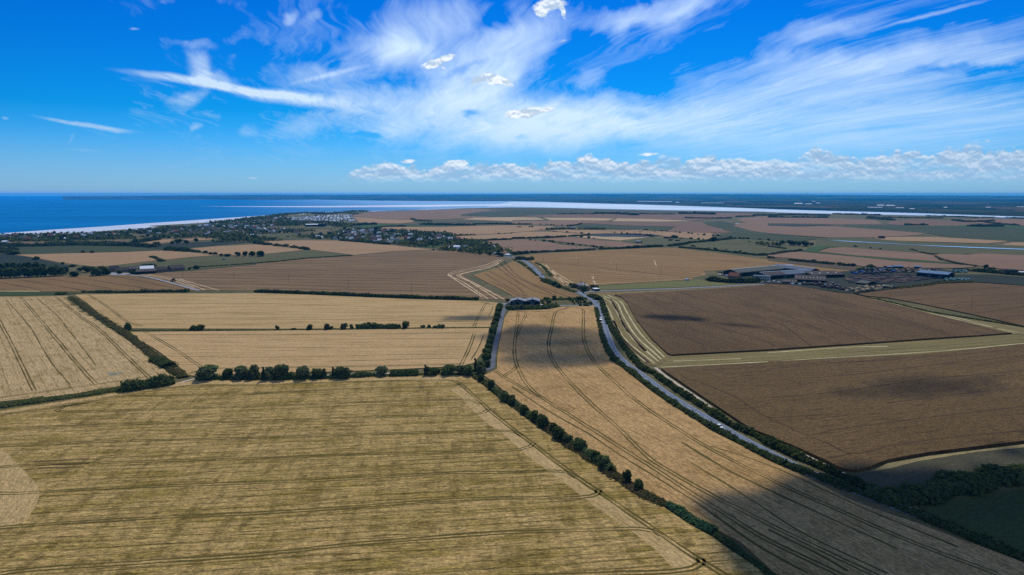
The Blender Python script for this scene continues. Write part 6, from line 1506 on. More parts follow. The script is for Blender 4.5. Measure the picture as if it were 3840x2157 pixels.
LT = [((-640.9, 992.2), 8, 14, 'low broad tree at the left end of the farmhouse trees'), ((-677.8, 1063.7), 8, 10, 'round tree behind the low broad one'), ((-728.6, 1130.1), 4, 14, 'dark bush tree above the farmhouse trees'), ((-658.4, 1049.9), 10, 14, 'dark tree left of the big farmyard tree'), ((-656.6, 1060.9), 10, 12, 'dark tree touching the big farmyard tree'),
      ((-612.6, 1004.5), 13, 17, 'big dark farmyard tree, left half'), ((-608.2, 1010.7), 14, 18, 'biggest dark farmyard tree beside the yard'), ((-604.5, 1013.3), 9, 11, 'lower right farmyard tree'), ((-594.2, 1028.7), 6, 8, 'round green tree in the farmyard'), ((-572.9, 1023.5), 6, 12, 'pale tree in front of the farm sheds'), ((-513.3, 1080.6), 5, 6, 'small tree at the right end of the farm'),
      ((-507.5, 1092.2), 7, 10, 'round dark tree alone right of the farm'), ((-532.6, 1322.3), 9, 11, 'left of three trees beyond the farm pasture'), ((-518.1, 1322.3), 13, 11, 'tall middle one of three trees beyond the farm pasture'), ((-504.5, 1322.3), 11, 12, 'right of three trees beyond the farm pasture'), ((-552.9, 1322.3), 5, 16, 'low bush tree left of the three trees'), ((-565.5, 1322.3), 7, 8, 'small tree at the corner of the tan field'),
      ((-488.7, 1311.7), 12, 14, 'pale tree right of the three trees'), ((-481.9, 1311.7), 12, 10, 'pale tree fifth beyond the farm pasture'), ((-626.5, 1214.3), 4, 15, 'flat dark bush in the farm pasture'), ((-872.9, 1251.5), 7, 14, 'lone bush in the dark crop field'), ((-774.1, 1170.7), 4, 7, 'small bush at the tan field corner'),
      ((-818.5, 1673.0), 14, 20, 'dark domed tree by the small tan field'), ((-822.4, 1656.1), 8, 12, 'lower tree left of the dark domed one'), ((-794.6, 1666.2), 9, 14, 'tree right of the dark domed one'), ((-792.5, 1714.9), 13, 12, 'pale lone tree in the small tan field'), ((-919.8, 1673.0), 13, 20, 'dark tree between the red and tan fields'), ((-828.0, 1592.0), 10, 20, 'dark tree group above the dark crop field'), ((-838.6, 1576.7), 8, 16, 'dark trees left of the dark crop field'),
      ((-583.4, 1607.6), 7, 10, 'round tree at the end of the tan field hedge'), ((-496.3, 1529.7), 5, 5, 'small tree between two short hedges'), ((514.9, 1743.9), 16, 20, 'lone round tree at the end of the thick hedge'), ((443.7, 1862.3), 10, 22, 'dark tree group by the pasture sheds, centre right'), ((421.5, 1853.9), 5, 20, 'low trees left of the pasture tree group'),
      ((623.2, 1601.3), 9, 17, 'left tree of the copse on the right'), ((651.2, 1639.6), 10, 16, 'second tree of the copse on the right'), ((656.1, 1607.6), 13, 18, 'tall third tree of the copse on the right'), ((663.0, 1601.3), 14, 17, 'tallest tree of the copse on the right'), ((670.8, 1592.0), 12, 12, 'fifth tree of the copse on the right'), ((677.0, 1576.7), 13, 20, 'wide tree of the copse on the right'), ((703.8, 1601.3), 9, 11, 'last tree of the copse on the right'),
      ((577.6, 1092.2), 8, 14, 'dark round tree behind the scrapyard'), ((761.8, 1092.2), 8, 7, 'slim tree behind the green bales'), ((756.4, 1070.7), 7, 14, 'tree clump right of the slim tree'), ((749.6, 1043.2), 5, 8, 'small tree left of the straw stack'), ((699.3, 1063.7), 5, 8, 'tree behind the green wrapped bales'),
      ((289.0, 2323.6), 9, 22, 'dark tree at the far farm with bales behind it'), ((267.2, 2370.3), 7, 8, 'small dark tree left at the far farm'), ((314.4, 2336.8), 6, 14, 'pale tree right at the far farm'), ((181.9, 2336.8), 6, 12, 'tree at the left end of the far farm'),
      ((-439.1, 2223.6), 18, 9, 'tall pointed dark tree at the back of the village'), ((-445.6, 2223.6), 14, 8, 'second pointed tree at the back of the village'), ((-1315.9, 1964.3), 20, 9, 'tall dark tree standing alone against the white shore'), ((-47.9, 1413.7), 10, 16, 'round dark tree at the road end of the village'), ((-23.6, 1322.3), 8, 18, 'dark tree by the first bend of the road'), ((-168.3, 1464.2), 4, 6, 'tiny tree on the tan field edge'),
      ((-3.3, 1333.1), 8, 10, 'tree at the bend where the road leaves the village'), ((442.3, 2260.1), 5, 16, 'dark bush tree in the bale field'), ((-154.9, 2617.7), 7, 20, 'dark clump of trees on the far hedge')]
for k, (p, h, w, lab) in enumerate(LT):
    tree(p, h, w, lab, k, far=True)
# small far bushes along field edges
fb = []
BL = iter(['grass strip right of the village', 'shaded tan field', 'bale field', 'lone round tree', 'pasture right of the lone tree', 'tan field behind the village end', 'shaded field corner', 'grass strip nearest the road', 'ploughed strip by the scrapyard', 'far green pasture', 'short pointing hedge', 'tan field hedge gap', 'pale green field', 'creek pasture', 'long green field on the left', 'tan field by the three trees', 'river wood'])
for (pts, n) in (([(93.1, 1725.6), (110.3, 1679.8), (134.0, 1639.6), (160.3, 1592.0), (198.8, 1512.8)], 14), ([(309.5, 2126.3), (378.2, 1997.6), (398.8, 1927.6)], 10), ([(462.9, 2272.5), (507.9, 2154.0), (607.9, 1862.3)], 14), ([(453.5, 1841.4), (521.7, 1789.4)], 9), ([(601.2, 1841.4), (668.1, 1781.7)], 8), ([(21.6, 2476.7), (72.0, 2476.7)], 4), ([(193.4, 1896.5), (222.7, 1841.4)], 4),
                 ([(39.0, 1781.7), (95.4, 1722.0)], 4), ([(525.3, 1219.7), (550.3, 1162.4), (572.7, 1125.4)], 12), ([(110.0, 2703.1), (211.1, 2593.1)], 8), ([(127.1, 2182.5), (225.4, 2037.1)], 7), ([(-45.3, 2047.2), (-3.7, 2099.3)], 3), ([(402.7, 1576.7), (475.1, 1413.7)], 6), ([(775.7, 1552.8), (806.4, 1469.4)], 3), ([(-881.2, 1394.4), (-862.9, 1394.4)], 2), ([(-635.8, 1401.6), (-584.4, 1348.5)], 4), ([(1376.5, 3688), (1522.9, 3416)], 6)):
    L = catmull(pts, 8)
    where = next(BL)
    for k in range(n):
        p = L[min(len(L) - 1, int((k + lw.random()) / n * len(L)))]
        s = lw.uniform(0.6, 1.3)
        bush((p.x + lw.uniform(-4, 4), p.y + lw.uniform(-6, 6)), 4.2 * s, 7 * s, 'small dark round bush along the %s' % where, k, 'bushes along the %s' % where, far=True)



# ------------------------------------------------------------------ buildings
def frame(p0, p1):
    a, b = Vector((p0[0], p0[1], 0)), Vector((p1[0], p1[1], 0))
    d = b - a
    return a, d.length, math.atan2(d.y, d.x)


def gable_roof(mb, x0, x1, y0, y1, eave, ridge, along, t=0.18, over=0.35, mi=0):
    """two sloping slabs; the ridge runs along 'x' or 'y'"""
    if along == 'y':
        m_ = (x0 + x1) / 2
        s = (ridge - eave) / (m_ - x0)
        for sgn, e in ((1, x0), (-1, x1)):
            o_ = e - sgn * over
            zo = eave - s * over
            mb.prism([(o_, zo), (m_, ridge), (m_, ridge + t), (o_, zo + t)], y0 - over, y1 + over, mi, 'y')
    else:
        m_ = (y0 + y1) / 2
        s = (ridge - eave) / (m_ - y0)
        for sgn, e in ((1, y0), (-1, y1)):
            o_ = e - sgn * over
            zo = eave - s * over
            mb.prism([(o_, zo), (m_, ridge), (m_, ridge + t), (o_, zo + t)], x0 - over, x1 + over, mi, 'x')


def gable_body(mb, x0, x1, y0, y1, eave, ridge, along, mi=0):
    if along == 'y':
        mb.prism([(x0, 0), (x1, 0), (x1, eave), ((x0 + x1) / 2, ridge - 0.02), (x0, eave)], y0, y1, mi, 'y')
    else:
        mb.prism([(y0, 0), (y1, 0), (y1, eave), ((y0 + y1) / 2, ridge - 0.02), (y0, eave)], x0, x1, mi, 'x')


def shed(name, label, p0, p1, depth, eave, ridge, along, wall, roof, cat='shed', doors=(), skylights=0, group=None, windows=()):
    """p0-p1 is the near side seen from the camera, depth goes away from it"""
    a, L, rz = frame(p0, p1)
    r = tag(empty(name, a, rz), label, cat, group)
    y0, y1 = (0, depth)
    mb = MB()
    gable_body(mb, 0, L, y0, y1, eave, ridge, along)
    mb.build('wall', M[wall], r)
    mb = MB()
    gable_roof(mb, 0, L, y0, y1, eave, ridge, along)
    rf = mb.build('roof', M[roof], r)
    for (f0, f1, h, mm) in doors:
        mb = MB()
        mb.box(L * f0, L * f1, y0 - 0.12, y0 + 0.1, 0.05, h)
        mb.build('door', M[mm], r)
    for (f0, f1, z0, z1) in windows:
        mb = MB()
        mb.box(L * f0, L * f1, y0 - 0.06, y0 + 0.1, z0, z1)
        mb.build('window', M['glass'], r)
    for k in range(skylights):
        f = (k + 0.5) / skylights
        mb = MB()
        if along == 'x':
            m_ = depth / 2
            for q0, q1 in ((0.40, 0.58),):
                ya, yb = m_ * q0, m_ * q1
                za, zb = eave + (ridge - eave) * q0 + 0.24, eave + (ridge - eave) * q1 + 0.24
                w = L / skylights * 0.10
                mb.add([(L * f - w / 2, ya, za), (L * f + w / 2, ya, za), (L * f + w / 2, yb, zb), (L * f - w / 2, yb, zb)], [(0, 1, 2, 3)])
        mb.build('skylight', M['white_roof'], rf)
    return r


M['white_roof'] = plain_mat('white_roof', (0.62, 0.66, 0.70), (0.50, 0.54, 0.58), 0.3, 0.6, 0.25)
M['pale_roof'] = plain_mat('pale_roof', (0.11, 0.145, 0.19), (0.09, 0.115, 0.15), 0.3, 0.9, 0.08)
M['house_wall'] = plain_mat('house_wall', (0.42, 0.38, 0.32), (0.34, 0.27, 0.22), 0.05)
M['house_roof'] = plain_mat('house_roof', (0.14, 0.085, 0.065), (0.10, 0.085, 0.08), 0.02, 0.7, 0.3)

# twin-gabled barn
a, L, rz = frame((-1.7, 726.1), (30.1, 725.3))
barn = tag(empty('barn', a, rz), 'dark twin-gabled barn with a grey ribbed roof and blue roller doors', 'barn')
h = L / 2
mb = MB()
for k in (0, 1):
    gable_body(mb, k * h + 0.01 * k, (k + 1) * h, 0, 17, 5.6, 7.6, 'y')
mb.build('wall', M['dark_wall'], barn)
for k in (0, 1):
    mb = MB()
    gable_roof(mb, k * h + 0.02, (k + 1) * h - 0.02, 0, 17, 5.6, 7.6, 'y', 0.2, 0.0)
    rf = mb.build('roof', M['roof_grey'], barn)
    mb = MB()
    mb.box(k * h + h / 2 - 0.35, k * h + h / 2 + 0.35, -0.4, 17.4, 7.72, 7.98)
    mb.build('ridge_cap', M['dark_wall'], rf)
    for s in range(9):
        for sg in (-1, 1):
            mb = MB()
            ww = h / 2 - 0.3
            y = 0.6 + s * 1.95
            x0, x1 = k * h + h / 2 + sg * 0.4, k * h + h / 2 + sg * ww
            z0, z1 = 7.8 - 0.1 * 2.0 / 1 * 0, 5.6 + 0.2 + 0.3 * 2 / (h / 2)
            mb.add([(x0, y, 7.83 - 0.4 * 4 / h), (x1, y, 5.84 + 0.3 * 4 / h), (x1, y + 0.25, 5.84 + 0.3 * 4 / h), (x0, y + 0.25, 7.83 - 0.4 * 4 / h)], [(0, 1, 2, 3)])
            mb.build('roof_rib', M['pale_roof'], rf)
for f0, f1 in ((0.065, 0.195), (0.29, 0.43), (0.665, 0.80)):
    mb = MB()
    mb.box(L * f0, L * f1, -0.12, 0.1, 0.05, 4.5)
    mb.build('roller_door', M['door_blue'], barn)
for z in (0.0, 5.45):
    mb = MB()
    mb.box(-0.1, L + 0.1, -0.2, -0.02, z, z + (1.1 if z == 0 else 0.25))
    mb.build('plinth' if z == 0 else 'gutter', M['old_asphalt'] if z == 0 else M['steel'], barn)

# house at the junction with a hipped slate roof
a, L, rz = frame((83.0, 868.9), (88.0, 849.9))
house = tag(empty('house', a, rz), 'old brick house with a hipped slate roof beside the road junction', 'house')
W_ = 9.5
L = max(L, 11.0)
mb = MB(); mb.box(0, L, 0, W_, 0, 5.2); mb.build('wall', M['brick'], house)
mb = MB()
o_ = 0.5
mb.add([(-o_, -o_, 5.1), (L + o_, -o_, 5.1), (L + o_, W_ + o_, 5.1), (-o_, W_ + o_, 5.1), (L * 0.32, W_ / 2, 8.6), (L * 0.68, W_ / 2, 8.6)], [(0, 1, 5, 4), (2, 3, 4, 5), (1, 2, 5), (3, 0, 4), (3, 2, 1, 0)])
rf = mb.build('roof', M['slate'], house)
for x in (L * 0.2, L * 0.85):
    mb = MB(); mb.box(x - 0.45, x + 0.45, W_ * 0.5 - 0.4, W_ * 0.5 + 0.4, 6.8, 9.8); mb.build('chimney', M['brick'], rf)
for x in (0.18, 0.5, 0.82):
    for z in (0.9, 3.2):
        mb = MB(); mb.box(L * x - 0.6, L * x + 0.6, -0.06, 0.1, z, z + 1.3); mb.build('window', M['glass'], house)
mb = MB(); gable_body(mb, L, L + 6, 1.2, 7.8, 3.4, 5.4, 'x'); wg = mb.build('side_wing', M['brick'], house)
mb = MB(); gable_roof(mb, L + 0.55, L + 6, 1.2, 7.8, 3.4, 5.4, 'x'); mb.build('roof', M['slate'], wg)
# white garage with two doors
a, L, rz = frame((100.5, 849.9), (103.6, 841.7))
gar = tag(empty('garage', a, rz), 'low flat-roofed garage with two pale blue doors beside the lane', 'garage')
mb = MB(); mb.box(0, 8.5, 0, 6.5, 0, 2.6); mb.build('wall', M['dark_wall'], gar)
mb = MB(); mb.box(-0.3, 8.8, -0.3, 6.8, 2.6, 2.85); mb.build('roof', M['white_roof'], gar)
for x in (4.4, 6.6):
    mb = MB(); mb.box(x - 0.9, x + 0.9, -0.12, 0.1, 0.1, 2.3); mb.build('door', M['van_pale_blue'], gar)

# packing sheds on the right: near side, then depth away
def shed_v(name, label, p0, p1, p2, eave, ridge, wall, roof, roof2=None):
    """gable end p0-p1, long side from p1 towards p2"""
    a, W, rz = frame(p0, p1)
    u = Vector((math.cos(rz), math.sin(rz), 0))
    l = Vector((p2[0] - p1[0], p2[1] - p1[1], 0))
    n = Vector((-u.y, u.x, 0))
    D = l.dot(n)
    r = tag(empty(name, a, rz), label, 'shed', 'big packing sheds')
    y0, y1 = min(0, D), max(0, D)
    mb = MB(); gable_body(mb, 0, W, y0, y1, eave, ridge, 'y'); mb.build('wall', M[wall], r)
    mb = MB(); gable_roof(mb, 0, W, y0, y1, eave, ridge, 'y', 0.25, 0.5); rf = mb.build('roof', M[roof], r)
    mb = MB(); mb.box(W / 2 - 0.6, W / 2 + 0.6, y0 - 0.5, y1 + 0.5, ridge + 0.1, ridge + 0.55); mb.build('ridge_cap', M['white_roof'], rf)
    if roof2:
        mb = MB()
        s = (ridge - eave) / (W / 2)
        mb.prism([(W / 2 + 0.7, ridge - 0.7 * s + 0.27), (W - 0.2, eave + 0.2 * s + 0.27), (W - 0.2, eave + 0.2 * s + 0.34), (W / 2 + 0.7, ridge - 0.7 * s + 0.34)], y0 + (y1 - y0) * 0.02, y0 + (y1 - y0) * 0.42, 0, 'y')
        mb.build('roof_panel', M[roof2], rf)
    mb = MB(); mb.box(W - 0.05, W + 0.25, y0, y1, eave - 0.7, eave - 0.35); mb.build('gutter', M['steel'], r)
    for f in (0.35, 0.7):
        mb = MB(); mb.box(W - 0.05, W + 0.15, y0 + (y1 - y0) * f, y0 + (y1 - y0) * f + 5, 0.1, 5); mb.build('door', M['door_blue'], r)
    return r, W, y0, y1


shed_v('packing_shed', 'long dark shed with a green grey roof, left of the packing sheds', (313.6, 1006.2), (328.1, 983.9), (408.7, 1055.3), 6.6, 10.0, 'dark_wall', 'roof_fibre')
shed_v('packing_shed', 'dark shed with a half grey half pale roof, nearest of the packing sheds', (347.1, 979.5), (358.9, 953.2), (433.6, 1006.2), 6.2, 9.2, 'dark_wall', 'pale_roof', 'roof_brown')
shed_v('packing_shed', 'long pale-roofed shed across the back of the packing sheds', (461.9, 1018.9), (443.7, 1008.5), (406.5, 1069.2), 6.8, 9.6, 'dark_wall', 'pale_roof')
a, L, rz = frame((338.7, 953.2), (357.6, 942.0))
off = tag(empty('office', a, rz), 'two storey cream office with a flat pale roof in front of the sheds', 'office')
mb = MB(); mb.box(0, L, 0, 11, 0, 6.0); mb.build('wall', M['cream'], off)
mb = MB(); mb.box(-0.5, L + 0.5, -0.5, 11.5, 6.0, 6.4); mb.build('roof', M['pale_roof'], off)
for k in range(7):
    for z in (1.0, 3.8):
        mb = MB(); mb.box(L * (k + 0.25) / 7, L * (k + 0.8) / 7, -0.08, 0.1, z, z + 1.4); mb.build('window', M['glass'], off)
shed('farmhouse', 'red tiled house with a half-hip roof beside the packing sheds', (308.7, 968.8), (318.9, 957.3), 10, 4.6, 9.0, 'x', 'brick', 'tile_red', 'house', windows=((0.2, 0.3, 1, 2.2), (0.6, 0.7, 1, 2.2)))
shed('scrapyard_shed', 'low wide brown-roofed shed with bright roof lights beside the yard', (387.1, 928.2), (423.2, 912.8), 40, 4.2, 8.5, 'x', 'dark_wall', 'roof_brown', skylights=9)
shed('scrapyard_shed', 'dark open shed with a grey roof behind the brown-roofed one', (429.2, 968.5), (479.4, 976.7), 48, 5.2, 7.8, 'x', 'dark_wall', 'roof_brown', skylights=4)
shed('scrapyard_shed', 'small low shed with a row of roof lights at the yard entrance', (363.1, 909.1), (379.5, 902.1), 22, 3.0, 5.4, 'x', 'dark_wall', 'roof_brown', skylights=5)
shed('scrapyard_shed', 'small green grey roofed shed in the middle of the scrapyard', (458.8, 903.7), (466.8, 890.7), 22, 3.0, 5.4, 'x', 'dark_wall', 'roof_fibre')
a4a, a4b, a4c = (632.0, 968.5), (612.7, 953.7), (596.9, 992.2)
shed_v('yard_shed', 'long low shed with a blue roof at the right end of the scrapyard', a4a, a4b, a4c, 7.4, 9.6, 'dark_wall', 'roof_blue')
shed('container_shed', 'pale blue lean-to at the back of the scrapyard, left one', (605.7, 1095.2), (616.1, 1095.2), 12, 3.4, 4.4, 'x', 'dark_wall', 'roof_blue')
shed('container_shed', 'pale blue shed at the back of the scrapyard, longer one', (619.1, 1099.6), (633.0, 1098.1), 12, 3.8, 5.0, 'x', 'dark_wall', 'roof_blue')
shed('container_shed', 'small blue grey shed right of the blue lean-to', (651.6, 1099.6), (660.3, 1095.2), 12, 3.4, 4.4, 'x', 'dark_wall', 'roof_blue')

# farm on the left
for lab, p0, p1, dep, ev, rd, al, wl, rf, sk in (
        ('dark-roofed farmhouse at the left end of the farmyard', (-628.4, 1055.6), (-617.2, 1055.6), 12, 5, 9, 'x', 'brick', 'roof_brown', 0),
        ('long low brown-roofed stable left of the farm sheds', (-610.1, 1044.8), (-593.8, 1050.1), 11, 3.4, 6.4, 'x', 'brick', 'roof_brown', 0),
        ('brown farm shed with three roof lights behind the pale trees', (-592.3, 1051.0), (-580.9, 1059.2), 20, 4.4, 7.4, 'x', 'dark_wall', 'roof_brown', 3),
        ('farm shed with a bright white roof', (-575.5, 1050.1), (-558.7, 1059.2), 22, 5.0, 8.4, 'x', 'dark_wall', 'white_roof', 0),
        ('long dark farm shed with a row of white roof lights', (-565.9, 1020.4), (-541.6, 1032.5), 20, 3.8, 6.8, 'x', 'dark_wall', 'roof_brown', 9),
        ('gabled stone barn right of the white roof', (-545.9, 1041.2), (-536.3, 1048.3), 14, 4.6, 8.6, 'x', 'brick', 'roof_brown', 0),
        ('small barn joining the two stone barns', (-539.6, 1055.6), (-532.9, 1061.0), 12, 3.6, 7.0, 'x', 'brick', 'roof_brown', 0),
        ('long dark barn at the right end of the farm', (-531.8, 1059.2), (-518.3, 1075.9), 15, 4.6, 9.0, 'x', 'brick', 'roof_brown', 0)):
    shed('farm_building', lab, p0, p1, dep, ev, rd, al, wl, rf, 'farm building', skylights=sk)
# far farm and scattered far buildings
for nm, lab, p0, p1, dep, ev, rd, wl, rf in (
        ('far_barn', 'grey shed at the far farm in the centre distance', (198.9, 2336.8), (217.6, 2336.8), 20, 5, 8, 'dark_wall', 'pale_roof'), ('far_barn', 'low dark barn at the far farm, left', (134.5, 2310.7), (158.4, 2317.1), 15, 4, 7, 'brick', 'roof_brown'), ('far_barn', 'long low dark barn at the far farm, right', (223.1, 2323.6), (268.9, 2310.7), 15, 4, 7, 'dark_wall', 'roof_brown'),
        ('field_shelter', 'dark field shelter in the pasture, left one', (304.6, 1686.7), (316.1, 1679.8), 12, 4, 5.5, 'dark_wall', 'roof_grey'), ('field_shelter', 'dark field shelter in the pasture, middle one', (402.6, 1758.8), (410.7, 1755.1), 12, 4, 5.5, 'dark_wall', 'roof_brown'), ('field_shelter', 'dark field shelter in the pasture, right one', (416.2, 1740.2), (425.4, 1736.6), 12, 3.6, 5, 'dark_wall', 'roof_brown'),
        ('roadside_shed', 'white-roofed shed by the road at the village end, left', (-58.3, 1524.0), (-48.8, 1518.4), 10, 3, 5, 'white', 'white_roof'), ('roadside_shed', 'long white-roofed shed by the road at the village end, right', (-47.9, 1512.8), (-35.8, 1512.8), 12, 4, 6.5, 'cream', 'white_roof'),
        ('roadside_shed', 'white building under the dark village trees, left', (-146.1, 1507.2), (-134.2, 1501.7), 14, 3, 5, 'white', 'white_roof'), ('roadside_shed', 'long white building under the dark village trees, right', (-132.4, 1518.4), (-117.1, 1507.2), 14, 4, 6.5, 'white', 'white_roof'), ('roadside_shed', 'pale roofed building at the foot of the village trees', (-108.8, 1529.7), (-99.8, 1529.7), 12, 4, 6, 'cream', 'pale_roof'),
        ('roadside_shed', 'white shed beside the first road bend, left', (-38.2, 1361.9), (-30.0, 1348.5), 10, 3, 4.5, 'white', 'white_roof'), ('roadside_shed', 'pale shed beside the first road bend, right', (-14.0, 1326.6), (-6.2, 1318.1), 10, 3, 4.5, 'cream', 'white_roof'),
        ('warehouse', 'long pale warehouse in the middle of the village', (-764.4, 2537.5), (-717.1, 2553.1), 40, 7, 9, 'dark_wall', 'white_roof'), ('warehouse', 'dark block building beside the long pale warehouse', (-716.1, 2529.7), (-694.0, 2529.7), 30, 10, 11, 'dark_wall', 'roof_brown'), ('holiday_block', 'white holiday block among the caravans', (-918.7, 3217), (-906.1, 3217), 24, 12, 14, 'white', 'white_roof'),
        ('far_house', 'small white-roofed building at the left edge under the red field', (-1252.9, 1673.0), (-1240.2, 1673.0), 14, 4, 6.5, 'cream', 'white_roof'), ('riverside_house', 'white building by the river on the right', (2074.6, 4048), (2097.0, 4048), 30, 8, 12, 'white', 'white_roof'), ('riverside_house', 'pale sheds by the river at the right edge', (2402.9, 3416), (2410.5, 3360), 30, 6, 10, 'white', 'white_roof')):
    shed(nm, lab, p0, p1, dep, ev, rd, 'x', wl, rf, nm.replace('_', ' '))
# glasshouses and big pale roofs on the far shore: pitched glass that catches the sun
M['glint'] = plain_mat('glass_roof', (0.72, 0.76, 0.80), (0.6, 0.64, 0.7), 0.01, 0.65, 0.4)
for lab, p0, p1, hh in (('very long glasshouse on the far shore', (1996.4, 10970), (2450.8, 10554), 16), ('short glasshouse at the right end of the long one', (2301.1, 9697), (2323.3, 9586), 16), ('pale works by the far shore, thin long one', (2520.0, 9165), (2794.4, 9066), 9), ('bright glasshouse beyond the river, first from the mast', (3491, 8512), (3557, 8426), 22),
                        ('second glasshouse beyond the river', (3519, 8259), (3561, 8178), 14), ('small glasshouse above the second one', (4001, 9066), (4016, 8969), 12), ('tiny glasshouse below the mast', (4843, 11116), (4828, 10970), 12), ('bright glasshouse in the middle of the far shore, left', (3815, 7192), (3858, 7131), 18), ('bright glasshouse in the middle of the far shore, right', (3879, 7131), (3935, 7070), 18),
                        ('long pale glasshouse nearest the river', (3176, 6134), (3283, 6090), 12), ('low glasshouse with two roofs by the river', (3328, 5959), (3375, 5917), 10), ('small low glasshouse right of the two-roofed one', (3217, 5562), (3235, 5525), 9), ('lone glasshouse far to the right', (3879, 6180), (3883, 6134), 9), ('glasshouse near the right edge', (4258, 6180), (4272, 6134), 10), ('glasshouse cut by the right edge', (4714, 6418), (4770, 6369), 10),
                        ('white tank on the far shore of the sea', (-5552, 19796), (-5512, 19796), 40), ('white building on the far shore, left', (-5059, 16646), (-4968, 16646), 14), ('white building on the far shore by the estuary', (50.1, 17336), (75.2, 17336), 30)):
    a, L, rz = frame(p0, p1)
    r = tag(empty('glasshouse', a, rz), lab, 'glasshouse', 'glasshouses on the far shore')
    hh *= 0.34
    mb = MB(); mb.box(0, L, 1, hh * 2.4, -2, hh * 0.35); mb.build('wall', M['white'], r)
    mb = MB(); mb.prism([(0, hh * 0.3), (hh * 2.0, hh * 1.15), (hh * 2.6, hh * 0.3)], 0, L, 0, 'x'); mb.build('roof', M['glint'], r)
mb = MB()
p = (13629, 31838)
mast = tag(empty('radio_mast', (p[0] * 1.0, p[1] * 1.0, 0)), 'thin radio mast standing on the skyline of the far hills', 'mast')
d = 22000.0
mast.location = (p[0] / p[1] * d, d, 70)
mb = MB(); mb.cyl((0, 0, 0), 5, 120, 6, 0, 'z', 2.5); mb.build('lattice', M['steel'], mast)
mb = MB(); mb.cyl((0, 0, 120), 1.6, 30, 6); mb.build('antenna', M['steel'], mast)

# ------------------------------------------------------------------ the seaside village
def inside(p, P):
    x, y = p
    c = False
    for i in range(len(P)):
        (x1, y1), (x2, y2) = P[i], P[i - 1]
        if (y1 > y) != (y2 > y) and x < (x2 - x1) * (y - y1) / (y2 - y1) + x1:
            c = not c
    return c


def scatter(P, n, rs):
    xs, ys = [p[0] for p in P], [p[1] for p in P]
    out = []
    while len(out) < n:
        q = (rs.uniform(min(xs), max(xs)), rs.uniform(min(ys), max(ys)))
        if inside(q, P):
            out.append(q)
    return out


def house_mesh(seed, L, W, e, rd, wall, roof):
    mb = MB()
    gable_body(mb, -L / 2, L / 2, -W / 2, W / 2, e, rd, 'x', 0)
    gable_roof(mb, -L / 2, L / 2, -W / 2, W / 2, e, rd, 'x', 0.2, 0.4, 1)
    mb.box(L * 0.2, L * 0.2 + 0.8, -0.4, 0.4, rd - 0.8, rd + 1.2, 0)
    return mb.mesh('house', [M[wall], M[roof]])


HOUSES = [house_mesh(1, 11, 8, 4.4, 8, 'house_wall', 'house_roof'), house_mesh(2, 9, 7, 2.8, 5.6, 'white', 'house_roof'), house_mesh(3, 12, 8, 3.0, 6.0, 'cream', 'pale_roof'), house_mesh(4, 9, 7, 3, 6, 'white', 'white_roof'), house_mesh(5, 10, 8, 4.2, 7.6, 'brick', 'tile_red'), house_mesh(6, 9, 7, 2.8, 5.4, 'house_wall', 'roof_grey')]
vr = random.Random(12)
V1 = [(-1450.2, 1862.3), (-1444.5, 1927.6), (-1344.6, 1988.0), (-1235.3, 2047.2), (-1189.8, 2126.3), (-1041.3, 1883.5), (-1114.3, 1801.2), (-1231.8, 1743.9), (-1358.9, 1743.9)]
V2 = [(-1243.8, 2223.6), (-1222.1, 2440.2), (-1183.9, 2720.9), (-1169.7, 3132), (-661.0, 1762.6), (-738.7, 1781.7), (-831.1, 1905.3), (-900.2, 1997.6), (-1065.3, 2007.4), (-1174.8, 2099.3)]
V4 = [(-886.7, 2370.3), (-724.8, 2272.5), (-639.3, 2099.3), (-694.4, 2099.3), (-757.4, 2022.1)]
V5 = [(-554.6, 1950.4), (-563.0, 2260.1), (-553.0, 2418.8), (-418.3, 2260.1), (-297.1, 2099.3), (-192.7, 1969.0), (-131.6, 1762.6), (-182.8, 1736.6), (-237.4, 1607.6), (-300.1, 1656.1), (-439.0, 1801.2), (-518.1, 1821.1)]
V6 = [(-1215.4, 3255), (-1242.7, 3688), (-960.7, 3074), (-736.7, 2861.8), (-645.3, 2593.1), (-773.8, 2569.0), (-875.1, 2537.5), (-899.5, 2404.7)]
hn = 0
for P, n, lab in ((V1, 34, 'small house among the trees along the shore'), (V2, 84, 'small house in the seaside village'), (V4, 24, 'small house below the seaside village pasture'), (V5, 112, 'small house in the village nearest the road'), (V6, 40, 'small house behind the caravan park')):
    for q in scatter(P, n, vr):
        o = link('house', HOUSES[vr.choice([0, 1, 2, 3, 3, 4, 5, 5])], None, (q[0], q[1], 0))
        o.rotation_euler = (0, 0, vr.choice([0.2, 0.35, 0.1, 1.7]) + vr.gauss(0, 0.15))
        k = vr.uniform(0.9, 1.4)
        o.scale = (k, k, k)
        tag(o, lab, 'house', lab.replace('small house', 'houses'))
        hn += 1
# caravans in rows
mb = MB()
mb.box(-6, 6, -2, 2, 0.5, 2.9, 0)
mb.prism([(-2.1, 2.9), (2.1, 2.9), (0, 3.7)], -6.1, 6.1, 1, 'x')
mb.box(-5.6, 5.6, -1.6, 1.6, 0.0, 0.5, 2)
CAR = mb.mesh('caravan', [M['white'], M['white_roof'], M['machine_dark']])
VC = [(-1141.2, 3416), (-1108.9, 3688), (-1038.6, 3824), (-931.2, 3970), (-749.9, 3255), (-665.4, 2932.7), (-749.4, 2996.3), (-898.2, 3074), (-1027.4, 3156)]
V7 = [(-1294.6, 2285.1), (-1274.4, 2404.7), (-1235.6, 2370.3), (-1221.4, 2272.5), (-1237.2, 2211.7)]
rows = []
ax = ((-749.9, 3255)[0] - (-931.2, 3970)[0], (-749.9, 3255)[1] - (-931.2, 3970)[1])
ra = math.atan2(ax[1], ax[0])
xs, ys = [p[0] for p in VC], [p[1] for p in VC]
cx, cy = sum(xs) / len(xs), sum(ys) / len(ys)
